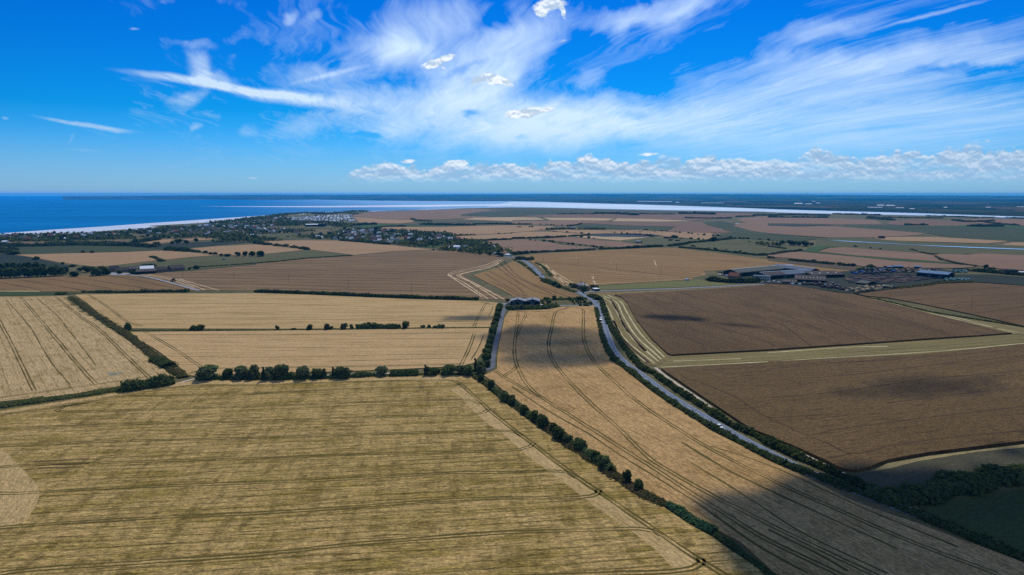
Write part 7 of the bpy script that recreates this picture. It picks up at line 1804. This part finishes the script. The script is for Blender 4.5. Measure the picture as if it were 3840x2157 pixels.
for i in range(-60, 60):
    for j in range(-40, 40):
        x = cx + math.cos(ra) * i * 21 - math.sin(ra) * j * 17
        y = cy + math.sin(ra) * i * 21 + math.cos(ra) * j * 17
        if (i + j // 4) % 4 != 0 and vr.random() < 0.45 and inside((x, y), VC):
            rows.append((x, y))
rows += scatter(V7, 20, vr) + scatter(V2, 16, vr)
rows.sort(key=lambda p: p[1])
cars_, rest = rows[:290], rows[290:]
for (x, y) in cars_:
    o = link('caravan', CAR, None, (x + vr.uniform(-1, 1), y + vr.uniform(-1, 1), 0))
    o.rotation_euler = (0, 0, ra + 1.2 + vr.gauss(0, 0.08))
    o.scale = (1.15, 1.3, 1.15)
    tag(o, 'white static caravan in the rows by the shore', 'caravan', 'static caravans in the holiday park')
mb = MB()
for (x, y) in rest:
    mb.box(x - 2.5, x + 2.5, y - 6, y + 6, 0.2, 3.2, 0)
    mb.prism([(x - 2.6, 3.2), (x + 2.6, 3.2), (x, 4.0)], y - 6, y + 6, 1, 'y')
if rest:
    tag(mb.build('caravans', [M['white'], M['white_roof']]), kind='stuff')
# village trees: the nearest ones singly, the mass of gardens and far belts as one
vt = 0
for P, n in ((V5, 60), (V2, 40), (V1, 24), (V4, 8)):
    for q in scatter(P, n, vr):
        hgt = vr.uniform(5, 11)
        tree(q, hgt, hgt * vr.uniform(0.9, 1.4), 'dark garden tree among the village houses', vt, 'garden trees in the village', far=True)
        vt += 1
Ps, sz = [], []
BELTS = [([(-1476.7, 1896.5), (-1454.6, 1941.2), (-1351.1, 1997.6), (-1241.4, 2057.4), (-1180.7, 2110.0)], 30, 7), ([(-1373.3, 1762.6), (-1237.0, 1751.4), (-1114.3, 1801.2), (-1031.6, 1841.4)], 30, 7), ([(-1179.1, 2223.6), (-1152.9, 2370.3), (-1069.5, 2323.6)], 26, 10), ([(-1104.5, 2099.3), (-1102.0, 2211.7)], 20, 11), ([(-1053.8, 2211.7), (-1046.2, 2272.5)], 20, 14), ([(-988.9, 1862.3), (-917.8, 1883.5), (-840.8, 1927.6)], 30, 9),
         ([(-1223.8, 2813.3), (-1202.8, 3018), (-1239.6, 3320), (-1269.4, 3688), (-1303.5, 4009), (-1277.7, 4212), (-1179.3, 4299)], 40, 9), ([(-1229.0, 4255), (-1110.7, 4048), (-1092.0, 4299), (-1059.3, 4533)], 30, 8), ([(-1083.5, 4608), (-970.6, 4533)], 50, 12), ([(-969.8, 4149), (-917.1, 4087)], 30, 6), ([(-1017.0, 2720.9), (-913.3, 2766.3), (-828.0, 2832.5), (-705.3, 2738.9), (-602.2, 2476.7)], 40, 8), ([(-856.4, 2593.1), (-850.9, 2720.9), (-800.8, 2738.9), (-712.8, 2676.9)], 40, 8),
         ([(-689.9, 2182.5), (-658.1, 2182.5)], 60, 12), ([(-583.5, 1905.3), (-548.2, 1927.6), (-518.9, 1862.3)], 40, 8), ([(-668.1, 1781.7), (-659.5, 1801.2), (-627.6, 1762.6)], 30, 9), ([(-170.8, 1576.7), (-165.5, 1639.6), (-138.2, 1656.1), (-108.1, 1639.6)], 45, 12), ([(-117.6, 1707.7), (-85.6, 1576.7), (-58.2, 1464.2), (-44.3, 1366.5)], 40, 9), ([(-149.3, 1477.4), (-98.3, 1426.0), (-48.7, 1378.0)], 20, 6), ([(-268.4, 1639.6), (-223.7, 1576.7), (-198.8, 1561.7)], 26, 7),
         ([(-812.5, 1862.3), (-822.2, 1950.4), (-712.7, 1781.7)], 45, 11), ([(-733.2, 1707.7), (-695.6, 1751.4), (-640.6, 1707.7), (-635.3, 1762.6)], 26, 7), ([(-408.4, 2260.1), (-340.5, 2182.5), (-284.7, 2120.8), (-177.5, 1959.7)], 30, 7), ([(117.3, 2304.2), (182.5, 2323.6), (234.7, 2304.2), (304.2, 2323.6)], 24, 5), ([(589.3, 1607.6), (609.3, 1623.4), (617.4, 1607.6)], 26, 6)]
for pts, w, h in BELTS:
    L = catmull(pts, 12)
    n = int(len(L) * 12 * w / 26)
    for k in range(n):
        p = L[vr.randrange(len(L))]
        z = h * vr.uniform(0.1, 1.0) * (0.65 + 0.5 * mnoise.noise(Vector((p.x * 0.02, p.y * 0.02, 2))) + 0.3)
        Ps.append((p.x + vr.gauss(0, w * 0.5), p.y + vr.gauss(0, w * 0.6), max(1, z)))
for P, n in ((V1, 1500), (V2, 2000), (V4, 300), (V5, 2000), (V6, 1300), (VC, 420)):
    for q in scatter(P, n, vr):
        if mnoise.noise(Vector((q[0] * 0.012, q[1] * 0.006, 8))) > -0.25:
            Ps.append((q[0], q[1], vr.uniform(0.5, 5.0) * (1 + 0.5 * mnoise.noise(Vector((q[0] * 0.03, q[1] * 0.03, 3))))))
Ps = np.array(Ps)
Nn = rng.normal(size=Ps.shape) + np.array([0, -0.3, 0.5])
Nn /= np.linalg.norm(Nn, axis=1)[:, None]
V, F = quads_mesh('', Ps, Nn, rng.uniform(3.5, 8.0, len(Ps)), None)
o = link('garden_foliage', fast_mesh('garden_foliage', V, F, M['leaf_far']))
tag(o, kind='stuff')

# ------------------------------------------------------------------ bales, scrapyard
mb = MB(); mb.cyl((-0.75, 0, 0.75), 0.75, 1.5, 12, 0, 'x'); RB = mb.mesh('round_bale', M['bale'])
br = random.Random(4)
for q in scatter([(300.0, 2291.4), (399.0, 2285.1), (493.0, 2199.9), (486.6, 2142.9), (412.6, 2099.3), (360.6, 2154.0), (303.4, 2241.7)], 56, br):
    o = link('hay_bale', RB, None, (q[0], q[1], 0.3))
    o.rotation_euler = (0, 0, br.uniform(0, 3.1)); o.scale = (1.6, 1.6, 1.5)
    tag(o, 'small round hay bale on the far stubble', 'hay bale', 'hay bales dotted over the far stubble')
def stack(name, label, p0, p1, depth, ny, nz, mat, cat):
    a, L, rz = frame(p0, p1)
    r = tag(empty(name, a, rz), label, cat)
    nx = max(3, int(L / 2.6))
    mb0 = MB(); mb0.box(0.04, L / nx - 0.04, 0, depth / ny - 0.06, 0.03, 1.25)
    me = mb0.mesh('bale', M[mat])
    for i in range(nx):
        for j in range(ny):
            for k in range(nz):
                o = link('bale', me, r, (i * L / nx, j * depth / ny + br.uniform(-.12, .12), k * 1.3))
    return r
stack('straw_stack', 'dark weathered straw stack at the right edge', (739.8, 1020.9), (756.5, 1014.5), 12, 2, 6, 'bale_dark', 'straw stack')
stack('straw_stack', 'small dark straw stack by the far creek', (989.5, 1841.4), (1003.4, 1837.3), 14, 2, 6, 'bale_dark', 'straw stack')
for k, (p, lab) in enumerate((((684.0, 1047.2), 'heap of green wrapped bales left of the tree behind the blue shed'), ((691.4, 1043.2), 'long heap of green wrapped bales behind the blue shed'), ((609.8, 940.4), 'low heap of green bales at the corner of the blue shed'), ((618.1, 940.4), 'bigger heap of green bales right of the blue shed'), ((626.4, 938.2), 'last heap of green bales at the edge of the dark crop'))):
    r = tag(empty('bale_heap', (p[0], p[1], 0), 0.2), lab, 'bale heap', 'heaps of green wrapped bales')
    for j in range(14):
        o = link('wrapped_bale', RB, r, (br.uniform(-9, 9), br.uniform(-4, 4), 1.5 * (j % 3) * 0.8))
        o.rotation_euler = (0, 0, br.uniform(0, 3)); o.scale = (1.8, 1.5, 1.5)
mb = MB(); mb.cyl((-0.75, 0, 0.75), 0.75, 1.5, 12, 0, 'x'); RBG = mb.mesh('wrapped_bale', M['wrap_green'])
for o in list(bpy.data.objects):
    if o.name.startswith('wrapped_bale'):
        o.data = RBG
a, L, rz = frame((755.9, 1013.3), (768.5, 1008.2))
hp = MB()
hp.prism([(0, 0), (16, 0), (11, 4.2), (5, 4.2)], 0, max(L, 30), 0, 'x')
tag(hp.build('silage_clamp', M['white'], None, a), 'white sheeted silage heap beside the straw stack at the right edge', 'silage heap')
for k, p in enumerate(((458.7, 1133.3), (461.2, 1133.3), (463.0, 1131.7), (465.2, 1130.1))):
    o = link('wrapped_bale', RBG, None, (p[0], p[1], 0.2))
    o.scale = (2.4, 2.0, 2.0)
    o.data = mesh('white_bale', [v.co[:] for v in RBG.vertices], [tuple(q.vertices) for q in RBG.polygons], M['white'])
    tag(o, 'white wrapped bale in the row behind the packing sheds', 'wrapped bale', 'row of white wrapped bales')

def scrap_mesh(kind, c1, c2):
    mb = MB()
    if kind == 0:      # lorry
        mb.box(-3.6, 1.4, -1.2, 1.2, 1.0, 1.3, 1); mb.box(-3.6, 1.2, -1.2, 1.2, 1.3, 3.1, 0); mb.box(1.5, 3.4, -1.15, 1.15, 0.7, 2.7, 1)
        for x in (-2.6, -1.6, 2.4):
            for y in (-1.25, 0.95):
                mb.cyl((x, y, 0.5), 0.5, 0.3, 8, 2, 'y')
    elif kind == 1:    # tractor
        mb.box(-0.4, 2.2, -0.45, 0.45, 0.9, 1.7, 0); mb.box(-1.5, -0.3, -0.75, 0.75, 1.0, 2.8, 1)
        for x, rr in ((-1.0, 0.9), (1.8, 0.55)):
            for y in (-1.1, 0.75):
                mb.cyl((x, y, rr), rr, 0.4, 8, 2, 'y')
    else:              # combine or trailer
        mb.prism([(-3, 0.8), (2.6, 0.8), (3.2, 2.0), (2.2, 3.2), (-2.4, 3.0), (-3.2, 1.8)], -1.3, 1.3, 0, 'y'); mb.box(1.0, 2.4, -0.9, 0.9, 3.2, 4.0, 1)
        for x in (-2, 1.6):
            for y in (-1.5, 1.2):
                mb.cyl((x, y, 0.75), 0.75, 0.35, 8, 2, 'y')
    return mb.mesh('machine', [M[c1], M[c2], M['tyre']])


SC = [scrap_mesh(k % 3, c, c2) for k, (c, c2) in enumerate((('machine_yellow', 'machine_dark'), ('machine_teal', 'machine_dark'), ('machine_cream', 'machine_brown'), ('machine_brown', 'machine_dark'), ('rust', 'machine_dark'), ('machine_dark', 'steel'), ('machine_teal', 'machine_cream'), ('car_white', 'machine_dark'), ('machine_brown', 'rust'), ('machine_cream', 'machine_dark'), ('car_silver', 'glass'), ('car_blue', 'machine_dark')))]
def machines(P, n, picks, lab, grp):
    for q in scatter(P, n, br):
        o = link('scrap_machine', SC[br.choice(picks)], None, (q[0], q[1], 0.1))
        o.rotation_euler = (0, 0, br.choice([0.3, 1.9]) + br.gauss(0, 0.25)); k = br.uniform(0.9, 1.3); o.scale = (k, k, k)
        tag(o, lab, 'machine', grp)
machines([(422.7, 851.3), (459.6, 874.3), (495.5, 881.0), (489.2, 865.0), (444.8, 833.7), (411.9, 816.8), (412.0, 832.0)], 80, [0, 1, 2, 6, 9, 0, 2], 'pale scrap farm machine packed along the near edge of the yard', 'pale machines along the near edge of the scrapyard')
machines([(403.4, 898.6), (427.8, 888.8), (418.3, 842.4), (409.6, 829.4), (400.9, 869.6), (372.5, 913.9)], 50, [3, 4, 5, 5, 8, 10], 'dark scrap machine near the yard entrance', 'dark machines near the scrapyard entrance')
machines([(511.0, 1023.5), (541.7, 1063.7), (604.1, 1092.2), (604.1, 1063.7), (574.1, 1023.5), (512.0, 1004.5)], 70, [1, 5, 10, 5, 3, 4, 11], 'scrap machine in the jumble at the back of the yard', 'machines jumbled at the back of the scrapyard')
machines([(604.1, 1063.7), (644.1, 1092.2), (666.5, 1063.7), (627.0, 1036.5), (581.6, 1023.5)], 50, [3, 4, 8, 8, 2, 4], 'rusty brown machine at the back right of the yard', 'rusty machines at the back of the scrapyard')
# long rows of dark machinery and timber on the yard floor
mb = MB()
for q in scatter([(458.1, 929.6), (477.0, 962.7), (512.0, 1004.5), (570.6, 1017.1), (607.2, 1010.7), (597.9, 957.1), (520.3, 913.9), (472.2, 898.6)], 420, br):
    L = br.uniform(3, 9); W = br.uniform(1.2, 2.4); z = br.uniform(0.5, 2.2); an = 0.25 + br.gauss(0, 0.08)
    c_, s_ = math.cos(an), math.sin(an)
    mi = br.choice([0, 0, 0, 1, 2, 3])
    pts4 = [(q[0] + c_ * a_ - s_ * b_, q[1] + s_ * a_ + c_ * b_) for a_, b_ in ((-L, -W), (L, -W), (L, W), (-L, W))]
    mb.add([(*p, 0.1) for p in pts4] + [(*p, z) for p in pts4], [(4, 5, 6, 7), (0, 1, 5, 4), (1, 2, 6, 5), (2, 3, 7, 6), (3, 0, 4, 7)], mi)
tag(mb.build('scrap', [M['machine_dark'], M['machine_brown'], M['rust'], M['dark_wall']]), kind='stuff')

# ------------------------------------------------------------------ power poles
def pole(pt, h=9.0, label='', twin=False):
    r = tag(empty('power_pole', (pt[0], pt[1], 0), 0.3), label, 'power pole', 'power line poles')
    d = math.hypot(*pt)
    k = max(0.15, d * 0.00017)
    mb = MB(); mb.cyl((0, 0, 0), k, h, 8, 0, 'z', k * 0.8); mb.build('mast', M['wood'], r)
    mb = MB(); mb.box(-1.1, 1.1, -0.09, 0.09, h - 0.55, h - 0.4); ca = mb.build('crossarm', M['wood'], r)
    for x in (-1.0, 0, 1.0):
        mb = MB(); mb.cyl((x, 0, h - 0.4), 0.07, 0.35, 6); mb.build('insulator', M['steel'], ca)
    if twin:
        mb = MB(); mb.box(-0.5, 0.5, -0.75, -0.2, h - 2.6, h - 1.5); mb.build('transformer', M['steel'], r)
    return r
for p, h, lab, tw in (((50.3, 783.4), 10, 'pole with a transformer at the edge of the field above the plot', True), ((76.0, 821.0), 11, 'tall pole beside the road just before the junction', False), ((55.6, 1214.3), 11, 'pole at the corner of the long stubble field, first of four', False), ((111.2, 1144.4), 11, 'pole in the long stubble field, second of four', False), ((166.8, 1083.5), 11, 'pole in the long stubble field, third of four', False), ((222.9, 1015.8), 11, 'pole in the long stubble field, last of four', False),
                    ((-300.9, 913.9), 11, 'pole standing left in the big grey stubble field', False), ((-210.4, 871.5), 11, 'pole standing in the middle of the big grey stubble field', False), ((-122.9, 828.5), 11, 'pole standing right in the big grey stubble field', False), ((-39.3, 791.1), 11, 'pole by the hedge end near the barn', False), ((-477.8, 983.8), 11, 'pole near the farm in the big grey stubble field', False), ((-390.6, 951.4), 11, 'pole second from the farm in the big grey stubble field', False),
                    ((377.6, 831.1), 11, 'pole at the corner of the scrapyard hedge', False), ((422.0, 754.0), 12, 'tall pole beside the green strip edge', False), ((487.0, 713.8), 12, 'pole in the brown crop at the right', False), ((326.2, 888.5), 10, 'pole at the edge of the lane by the packing sheds', False), ((-50.4, 2056.0), 14, 'far pole in the tan field beyond the village', False), ((140.1, 1480.0), 12, 'far pole below the dark hedge, left', False), ((212.6, 1541.2), 12, 'far pole below the dark hedge, middle', False), ((286.8, 1561.7), 12, 'far pole below the dark hedge, right', False)):
    pole(p, h, lab, tw)

# ------------------------------------------------------------------ vehicles
WH = MB(); WH.cyl((0, -0.12, 0), 0.34, 0.24, 12, 0, 'y'); WHEEL = WH.mesh('wheel', M['tyre'])
RM = MB(); RM.cyl((0, -0.135, 0), 0.19, 0.27, 10, 0, 'y'); RIM = RM.mesh('rim', M['steel'])
def vehicle(name, pt, rz, paint, label, kind='car', z=0.22, cat='car', s=1.0):
    r = tag(empty(name, (pt[0], pt[1], z), rz), label, cat)
    r.scale = (s, s, s)
    if kind == 'car':
        body = [(-2.1, 0.30), (2.1, 0.30), (2.15, 0.62), (1.95, 0.80), (1.0, 0.92), (-1.95, 0.95), (-2.15, 0.70)]
        cab = [(1.05, 0.92), (0.35, 1.42), (-1.2, 1.46), (-1.95, 0.95)]
        L, wb, Wd = 4.3, 1.3, 0.86
    elif kind == 'van':
        body = [(-2.5, 0.35), (2.5, 0.35), (2.5, 0.95), (1.8, 1.15), (1.2, 2.0), (-2.45, 2.1)]
        cab = [(1.78, 1.17), (1.25, 1.95), (0.6, 2.02), (0.6, 1.17)]
        L, wb, Wd = 5, 1.6, 0.95
    else:
        body = [(-2.5, 0.55), (2.4, 0.55), (2.45, 0.95), (1.2, 1.12), (-2.5, 1.10)]
        cab = [(1.2, 1.10), (0.8, 1.75), (-0.5, 1.78), (-0.6, 1.10)]
        L, wb, Wd = 5, 1.6, 0.92
    mb = MB(); mb.prism(body, -Wd, Wd, 0, 'y')
    bd = mb.build('body', M[paint], r)
    mb = MB(); mb.prism(cab, -Wd * 0.9 if kind != 'van' else -Wd - 0.02, Wd * 0.9 if kind != 'van' else Wd + 0.02, 0, 'y'); mb.build('window', M['glass'], r)
    if kind != 'van':
        t = [(cab[1][0] - 0.05, cab[1][1] + 0.01), (cab[2][0] + 0.05, cab[2][1] + 0.01), (cab[2][0] + 0.05, cab[2][1] + 0.06), (cab[1][0] - 0.05, cab[1][1] + 0.06)]
        mb = MB(); mb.prism(t, -Wd * 0.88, Wd * 0.88, 0, 'y'); mb.build('roof', M[paint], r)
    for x in (-wb, wb):
        for y in (-Wd, Wd):
            w = link('wheel', WHEEL, r, (x, y * 0.97, 0.34)); link('rim', RIM, w)
    for y in (-0.6, 0.6):
        mb = MB(); mb.box(L / 2 - 0.06, L / 2 + 0.02, y - 0.17, y + 0.17, 0.62, 0.78); mb.build('headlight', M['white_roof'], r)
    return r


def on_road(pt, side):
    """nearest place on the main road, lane offset side, and its heading"""
    best = min(range(1, len(RL) - 1), key=lambda i: (RL[i].x - pt[0]) ** 2 + (RL[i].y - pt[1]) ** 2)
    t = (RL[best + 1] - RL[best - 1]).normalized()
    p = Vector((pt[0], pt[1], 0))
    f = (p - RL[best]).dot(t)
    q = RL[best] + t * f + Vector((-t.y, t.x, 0)) * side
    return (q.x, q.y), math.atan2(t.y, t.x)


for pt, side, pa, kind, lab, flip in (((96.2, 750.8), 1.6, 'car_white', 'car', 'white car on the road bend above the driveway', True), ((86.6, 644.9), -1.6, 'car_silver', 'van', 'silver van leading on the road below the driveway', False), ((84.9, 627.9), -1.6, 'car_black', 'car', 'dark car following close behind the silver van', False), ((107.8, 340.1), -1.5, 'car_white', 'car', 'white car on the near stretch of road between the hedges', False),
                               ((34.4, 1101.1), -1.6, 'car_red', 'car', 'dark red car on the far bend of the road', False), ((42.4, 1013.3), 1.6, 'car_silver', 'car', 'pale car on the far straight of the road', True), ((0.6, 1291.0), -1.6, 'car_white', 'car', 'white car at the village end of the road', False), ((64.8, 881.0), 1.6, 'car_white', 'car', 'white car coming past the round roadside bushes', True)):
    p, hd = on_road(pt, side)
    vehicle('car' if kind == 'car' else 'van', p, hd + (math.pi if flip else 0), pa, lab, kind, 0.22, 'car' if kind == 'car' else 'van', 1.1)
vehicle('van', (50.8, 944.8), 0.4, 'car_white', 'white van parked beside the road before the tall hedge', 'van', 0.1, 'van')
vehicle('van', (244.9, 945.9), 0.1, 'van_pale_blue', 'pale blue van parked at the field entrance', 'van', 0.1, 'van', 1.3)
vehicle('pickup', (14.7, 727.8), 0.05, 'pickup_yellow', 'pale yellow pickup parked in front of the twin-gabled barn', 'pickup', 0.14, 'pickup', 1.1)
for k, (p, pa, kd, lab) in enumerate((((307.4, 1004.5), 'car_white', 'van', 'white van parked left of the long dark shed'), ((311.9, 1006.2), 'car_silver', 'car', 'silver car parked right of the white van'), ((314.1, 1004.5), 'car_white', 'car', 'white car parked before the gable of the long shed'), ((314.5, 994.9), 'car_white', 'van', 'white van parked beside the red tiled house'), ((317.2, 997.2), 'car_silver', 'car', 'silver car parked beside the red tiled house'),
                                ((293.6, 977.4), 'car_white', 'car', 'white car parked at the end of the dark hedge'), ((326.3, 968.8), 'car_blue', 'car', 'blue car parked under the long dark shed wall'), ((328.5, 967.8), 'car_white', 'car', 'white car parked next to the blue one'), ((329.5, 960.9), 'car_black', 'car', 'black car parked under the long dark shed wall'), ((331.5, 957.3), 'car_silver', 'car', 'silver car parked by the pale trees'), ((334.2, 953.2), 'car_white', 'car', 'white car parked near the office corner'),
                                ((337.1, 953.2), 'car_red', 'car', 'red car parked at the office corner'), ((348.6, 953.2), 'car_black', 'van', 'dark van parked before the office'), ((338.4, 916.2), 'car_white', 'car', 'white car parked by the lane'), ((343.3, 916.2), 'car_black', 'car', 'black car parked by the lane'), ((347.6, 918.5), 'car_silver', 'van', 'silver van parked by the lane'), ((357.7, 938.0), 'car_white', 'car', 'white car in the yard right of the office'),
                                ((359.0, 928.2), 'car_white', 'van', 'white van in the yard right of the office'), ((361.8, 916.2), 'car_white', 'van', 'white van at the yard entrance'), ((373.4, 902.1), 'car_white', 'van', 'white van in front of the low shed with roof lights'), ((382.4, 897.5), 'car_white', 'van', 'white van in front of the brown-roofed shed, left'), ((392.1, 909.1), 'car_silver', 'van', 'silver van in front of the brown-roofed shed'), ((411.7, 886.3), 'car_white', 'van', 'white van among the dark scrap machines'),
                                ((-2.6, 746.4), 'car_white', 'car', 'white car at the left corner of the twin-gabled barn'), ((-2.4, 736.4), 'car_black', 'car', 'dark car at the left corner of the twin-gabled barn'), ((31.2, 725.3), 'car_white', 'van', 'white van at the right corner of the twin-gabled barn'))):
    vehicle('van' if kd == 'van' else 'car', p, br.uniform(0, 3.1), pa, lab, kd, 0.15, 'van' if kd == 'van' else 'car', 1.15)
# tractor raising dust in the big stubble field
p = (-467.8, 935.0)
r = tag(empty('tractor', (p[0], p[1], 0.3), 2.6), 'dark tractor working in the big grey stubble field', 'tractor')
r.scale = (1.7, 1.7, 1.7)
mb = MB(); mb.box(-0.3, 2.1, -0.45, 0.45, 0.8, 1.6); mb.build('bonnet', M['machine_dark'], r)
mb = MB(); mb.box(-1.5, -0.3, -0.75, 0.75, 0.9, 2.6); mb.build('cab', M['glass'], r)
mb = MB(); mb.box(-1.6, -0.2, -0.85, 0.85, 2.6, 2.75); mb.build('roof', M['car_red'], r)
for x, rr in ((-0.9, 0.85), (1.7, 0.5)):
    for y in (-1.1, 0.7):
        mb = MB(); mb.cyl((x, y, rr), rr, 0.4, 12, 0, 'y'); mb.build('wheel', M['tyre'], r)
# hay ring and water trough in the farm pasture
p = (-527.6, 1245.8)
mb = MB(); mb.cyl((0, 0, 0), 3.0, 2.6, 14); mb.cyl((0, 0, 2.6), 3.0, 1.0, 14, 0, 'z', 0.3)
tag(mb.build('water_tank', M['pale_roof'], None, (p[0], p[1], 0)), 'small pale tank in the farm pasture', 'tank')
